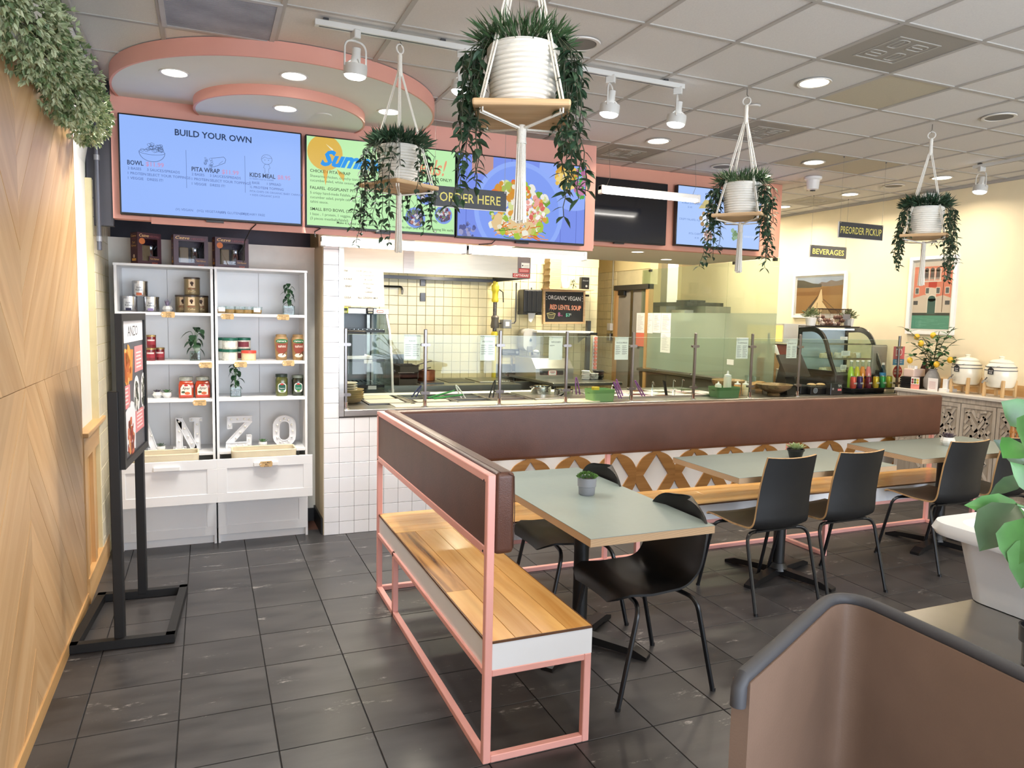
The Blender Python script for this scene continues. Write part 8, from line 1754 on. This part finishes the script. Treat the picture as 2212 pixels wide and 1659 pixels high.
# ================================================================== foreground: armchair corner, steel table, white tub with plant
ac = thing('corner_armchair', 'brown armchair with dark piping filling the lower right corner', 'armchair', (1.25, .95, 0))
M_fab = mat('taupe_vinyl', (118, 96, 82), .45, var=.08, scale=6, bump=.2, bscale=200); M_pipe = mat('charcoal_piping', (58, 58, 62), .6, var=.08)
rim = [Vector((.937, 1.036, 0)), Vector((1.10, 1.118, 0)), Vector((1.30, 1.222, 0))]+bez((1.36, 1.253, 0), (1.45, 1.30, 0), (1.452, 1.21, 0), 8)+[Vector((1.446, 1.0, 0)), Vector((1.437, .85, 0)), Vector((1.43, .55, 0))]
outv = []
for i, p in enumerate(rim):
    a = rim[max(i-1, 0)]; b = rim[min(i+1, len(rim)-1)]; d = (b-a).normalized(); outv.append(Vector((-d.y, d.x, 0)))
n = len(rim); vs = []
for z, k in ((.28, 0), (.93, 0), (.93, 1), (.28, 1)):
    vs += [tuple(p+o*.035*k+Vector((0, 0, z))) for p, o in zip(rim, outv)]
fs = []
for L_ in range(4):
    a, b = L_*n, ((L_+1) % 4)*n; fs += [(a+i, a+i+1, b+i+1, b+i) for i in range(n-1)]
fs += [(0, n, 2*n, 3*n), (n-1, 4*n-1, 3*n-1, 2*n-1)]
make('back_shell', MB().add(vs, fs), M_fab, ac, smooth=True)
make('piping', MB().tube([rim[0]+outv[0]*.017+Vector((-.012, -.006, .885)), rim[0]+outv[0]*.017+Vector((-.010, -.005, .92))]+[p+o*.017+Vector((0, 0, .937)) for p, o in zip(rim, outv)], .015, 12), M_pipe, ac, smooth=True)
make('seat_cushion', MB().prism([(.80, .62), (1.40, .42), (1.42, 1.13), (1.32, 1.18), (.97, 1.02)], (0, 0, .30), (1, 0, 0), (0, 1, 0), (0, 0, .15)), M_fab, ac)
for x, y in ((.97, .98), (1.38, 1.14), (.86, .62), (1.38, .5)): make('leg', MB().cyl((x, y, 0), (x, y, .30), .018, .022, 10), M_black, ac)
st = thing('steel_side_table', 'brushed steel table top beside the brown armchair', 'table', (2.2, 1.2, 0))
make('table_top', MB().rbox(1.60, 2.85, .55, 1.515, .715, .74, .004), M_steel, st)
for x, y in ((1.66, 1.46), (2.8, 1.46), (1.66, .6), (2.8, .6)): make('leg', MB().cyl((x, y, 0), (x, y, .715), .02, n=10), M_dsteel, st)
tb = thing('white_tub', 'large white plastic tub standing on the steel table', 'tub', (2.45, 1.2, .74)); M_tub = mat('white_tub_plastic', (232, 236, 240), .35, var=.02, scale=4)
def rr_(x0, x1, y0, y1, r, z): return [(x0+(x1-x0)/2+p[0], y0+(y1-y0)/2+p[1], z) for p in frame_poly(x1-x0, y1-y0, r, 5)]
L0 = rr_(2.238, 2.80, .70, 1.53, .06, .742); L1 = rr_(2.20, 2.84, .66, 1.568, .07, .945); L1b = rr_(2.15, 2.89, .62, 1.62, .08, .945); L2 = rr_(2.143, 2.897, .612, 1.632, .085, .96); L3 = rr_(2.15, 2.89, .62, 1.62, .08, .985); L4 = rr_(2.205, 2.835, .665, 1.563, .07, .985); L5 = rr_(2.25, 2.79, .71, 1.52, .05, .76)
n = len(L0); vs = L0+L1+L1b+L2+L3+L4+L5; fs = [tuple(range(n))[::-1], tuple(range(6*n, 7*n))]
for L_ in range(6): fs += [(L_*n+i, L_*n+(i+1) % n, (L_+1)*n+(i+1) % n, (L_+1)*n+i) for i in range(n)]
make('body', MB().add(vs, fs), M_tub, tb, smooth=True, angle=50); make('grip', MB().rbox(2.135, 2.16, 1.0, 1.22, .905, .95, .008), M_tub, tb)
fp = thing('broad_leaf_plant', 'broad leaved green plant rising from the white tub', 'plant', (2.4, 1.2, .76)); M_big = mat('broad_leaf', (62, 112, 50), .35, var=.35, scale=9); M_bigd = mat('broad_leaf_dark', (50, 78, 46), .4, var=.3, scale=9)
root = Vector((2.42, 1.15, .78))
def cam_pt(x, y, d):
    v = (_r*((x-1106)/1572.82)+_u*(-(y-829.5)/1572.82)+_f); return CAM+v*d
for (bx, by, tx, ty, d, W, dark) in ((2215, 1110, 2094, 1085, 2.0, .085, 0), (2210, 960, 2168, 985, 2.0, .085, 0), (2212, 910, 2170, 868, 2.02, .09, 0), (2195, 1090, 2116, 1185, 1.96, .12, 1), (2212, 1120, 2185, 1225, 1.9, .10, 0), (2215, 1000, 2155, 950, 2.15, .07, 1), (2235, 1060, 2190, 1000, 1.95, .06, 0), (2240, 1160, 2205, 1270, 1.88, .10, 0), (2215, 1030, 2140, 1065, 2.2, .05, 1), (2260, 900, 2212, 960, 1.95, .10, 0)):
    p0, p1 = cam_pt(bx, by, d), cam_pt(tx, ty, d-.02); dv_ = p1-p0
    lf = make('leaf', MB().leaf(p0, dv_, (CAM-p0).normalized()+Vector((0, 0, .5)), dv_.length, W, .3, .12, 5), M_bigd if dark else M_big, fp, smooth=True)
    make('stem', MB().tube(bez(root, root+Vector((0, 0, .25)), p0, 6), .004, 6), M_big, lf)
tag(make('black_cup', MB().lathe([(.034, .742), (.036, .75), (.038, .80), (.046, .805), (.048, .845), (.043, .845), (.04, .81), (.0001, .80)], (1.965, 1.135, 0), 28, cap=False), M_blackp, smooth=True), 'small black stepped cup on the steel table', 'cup')
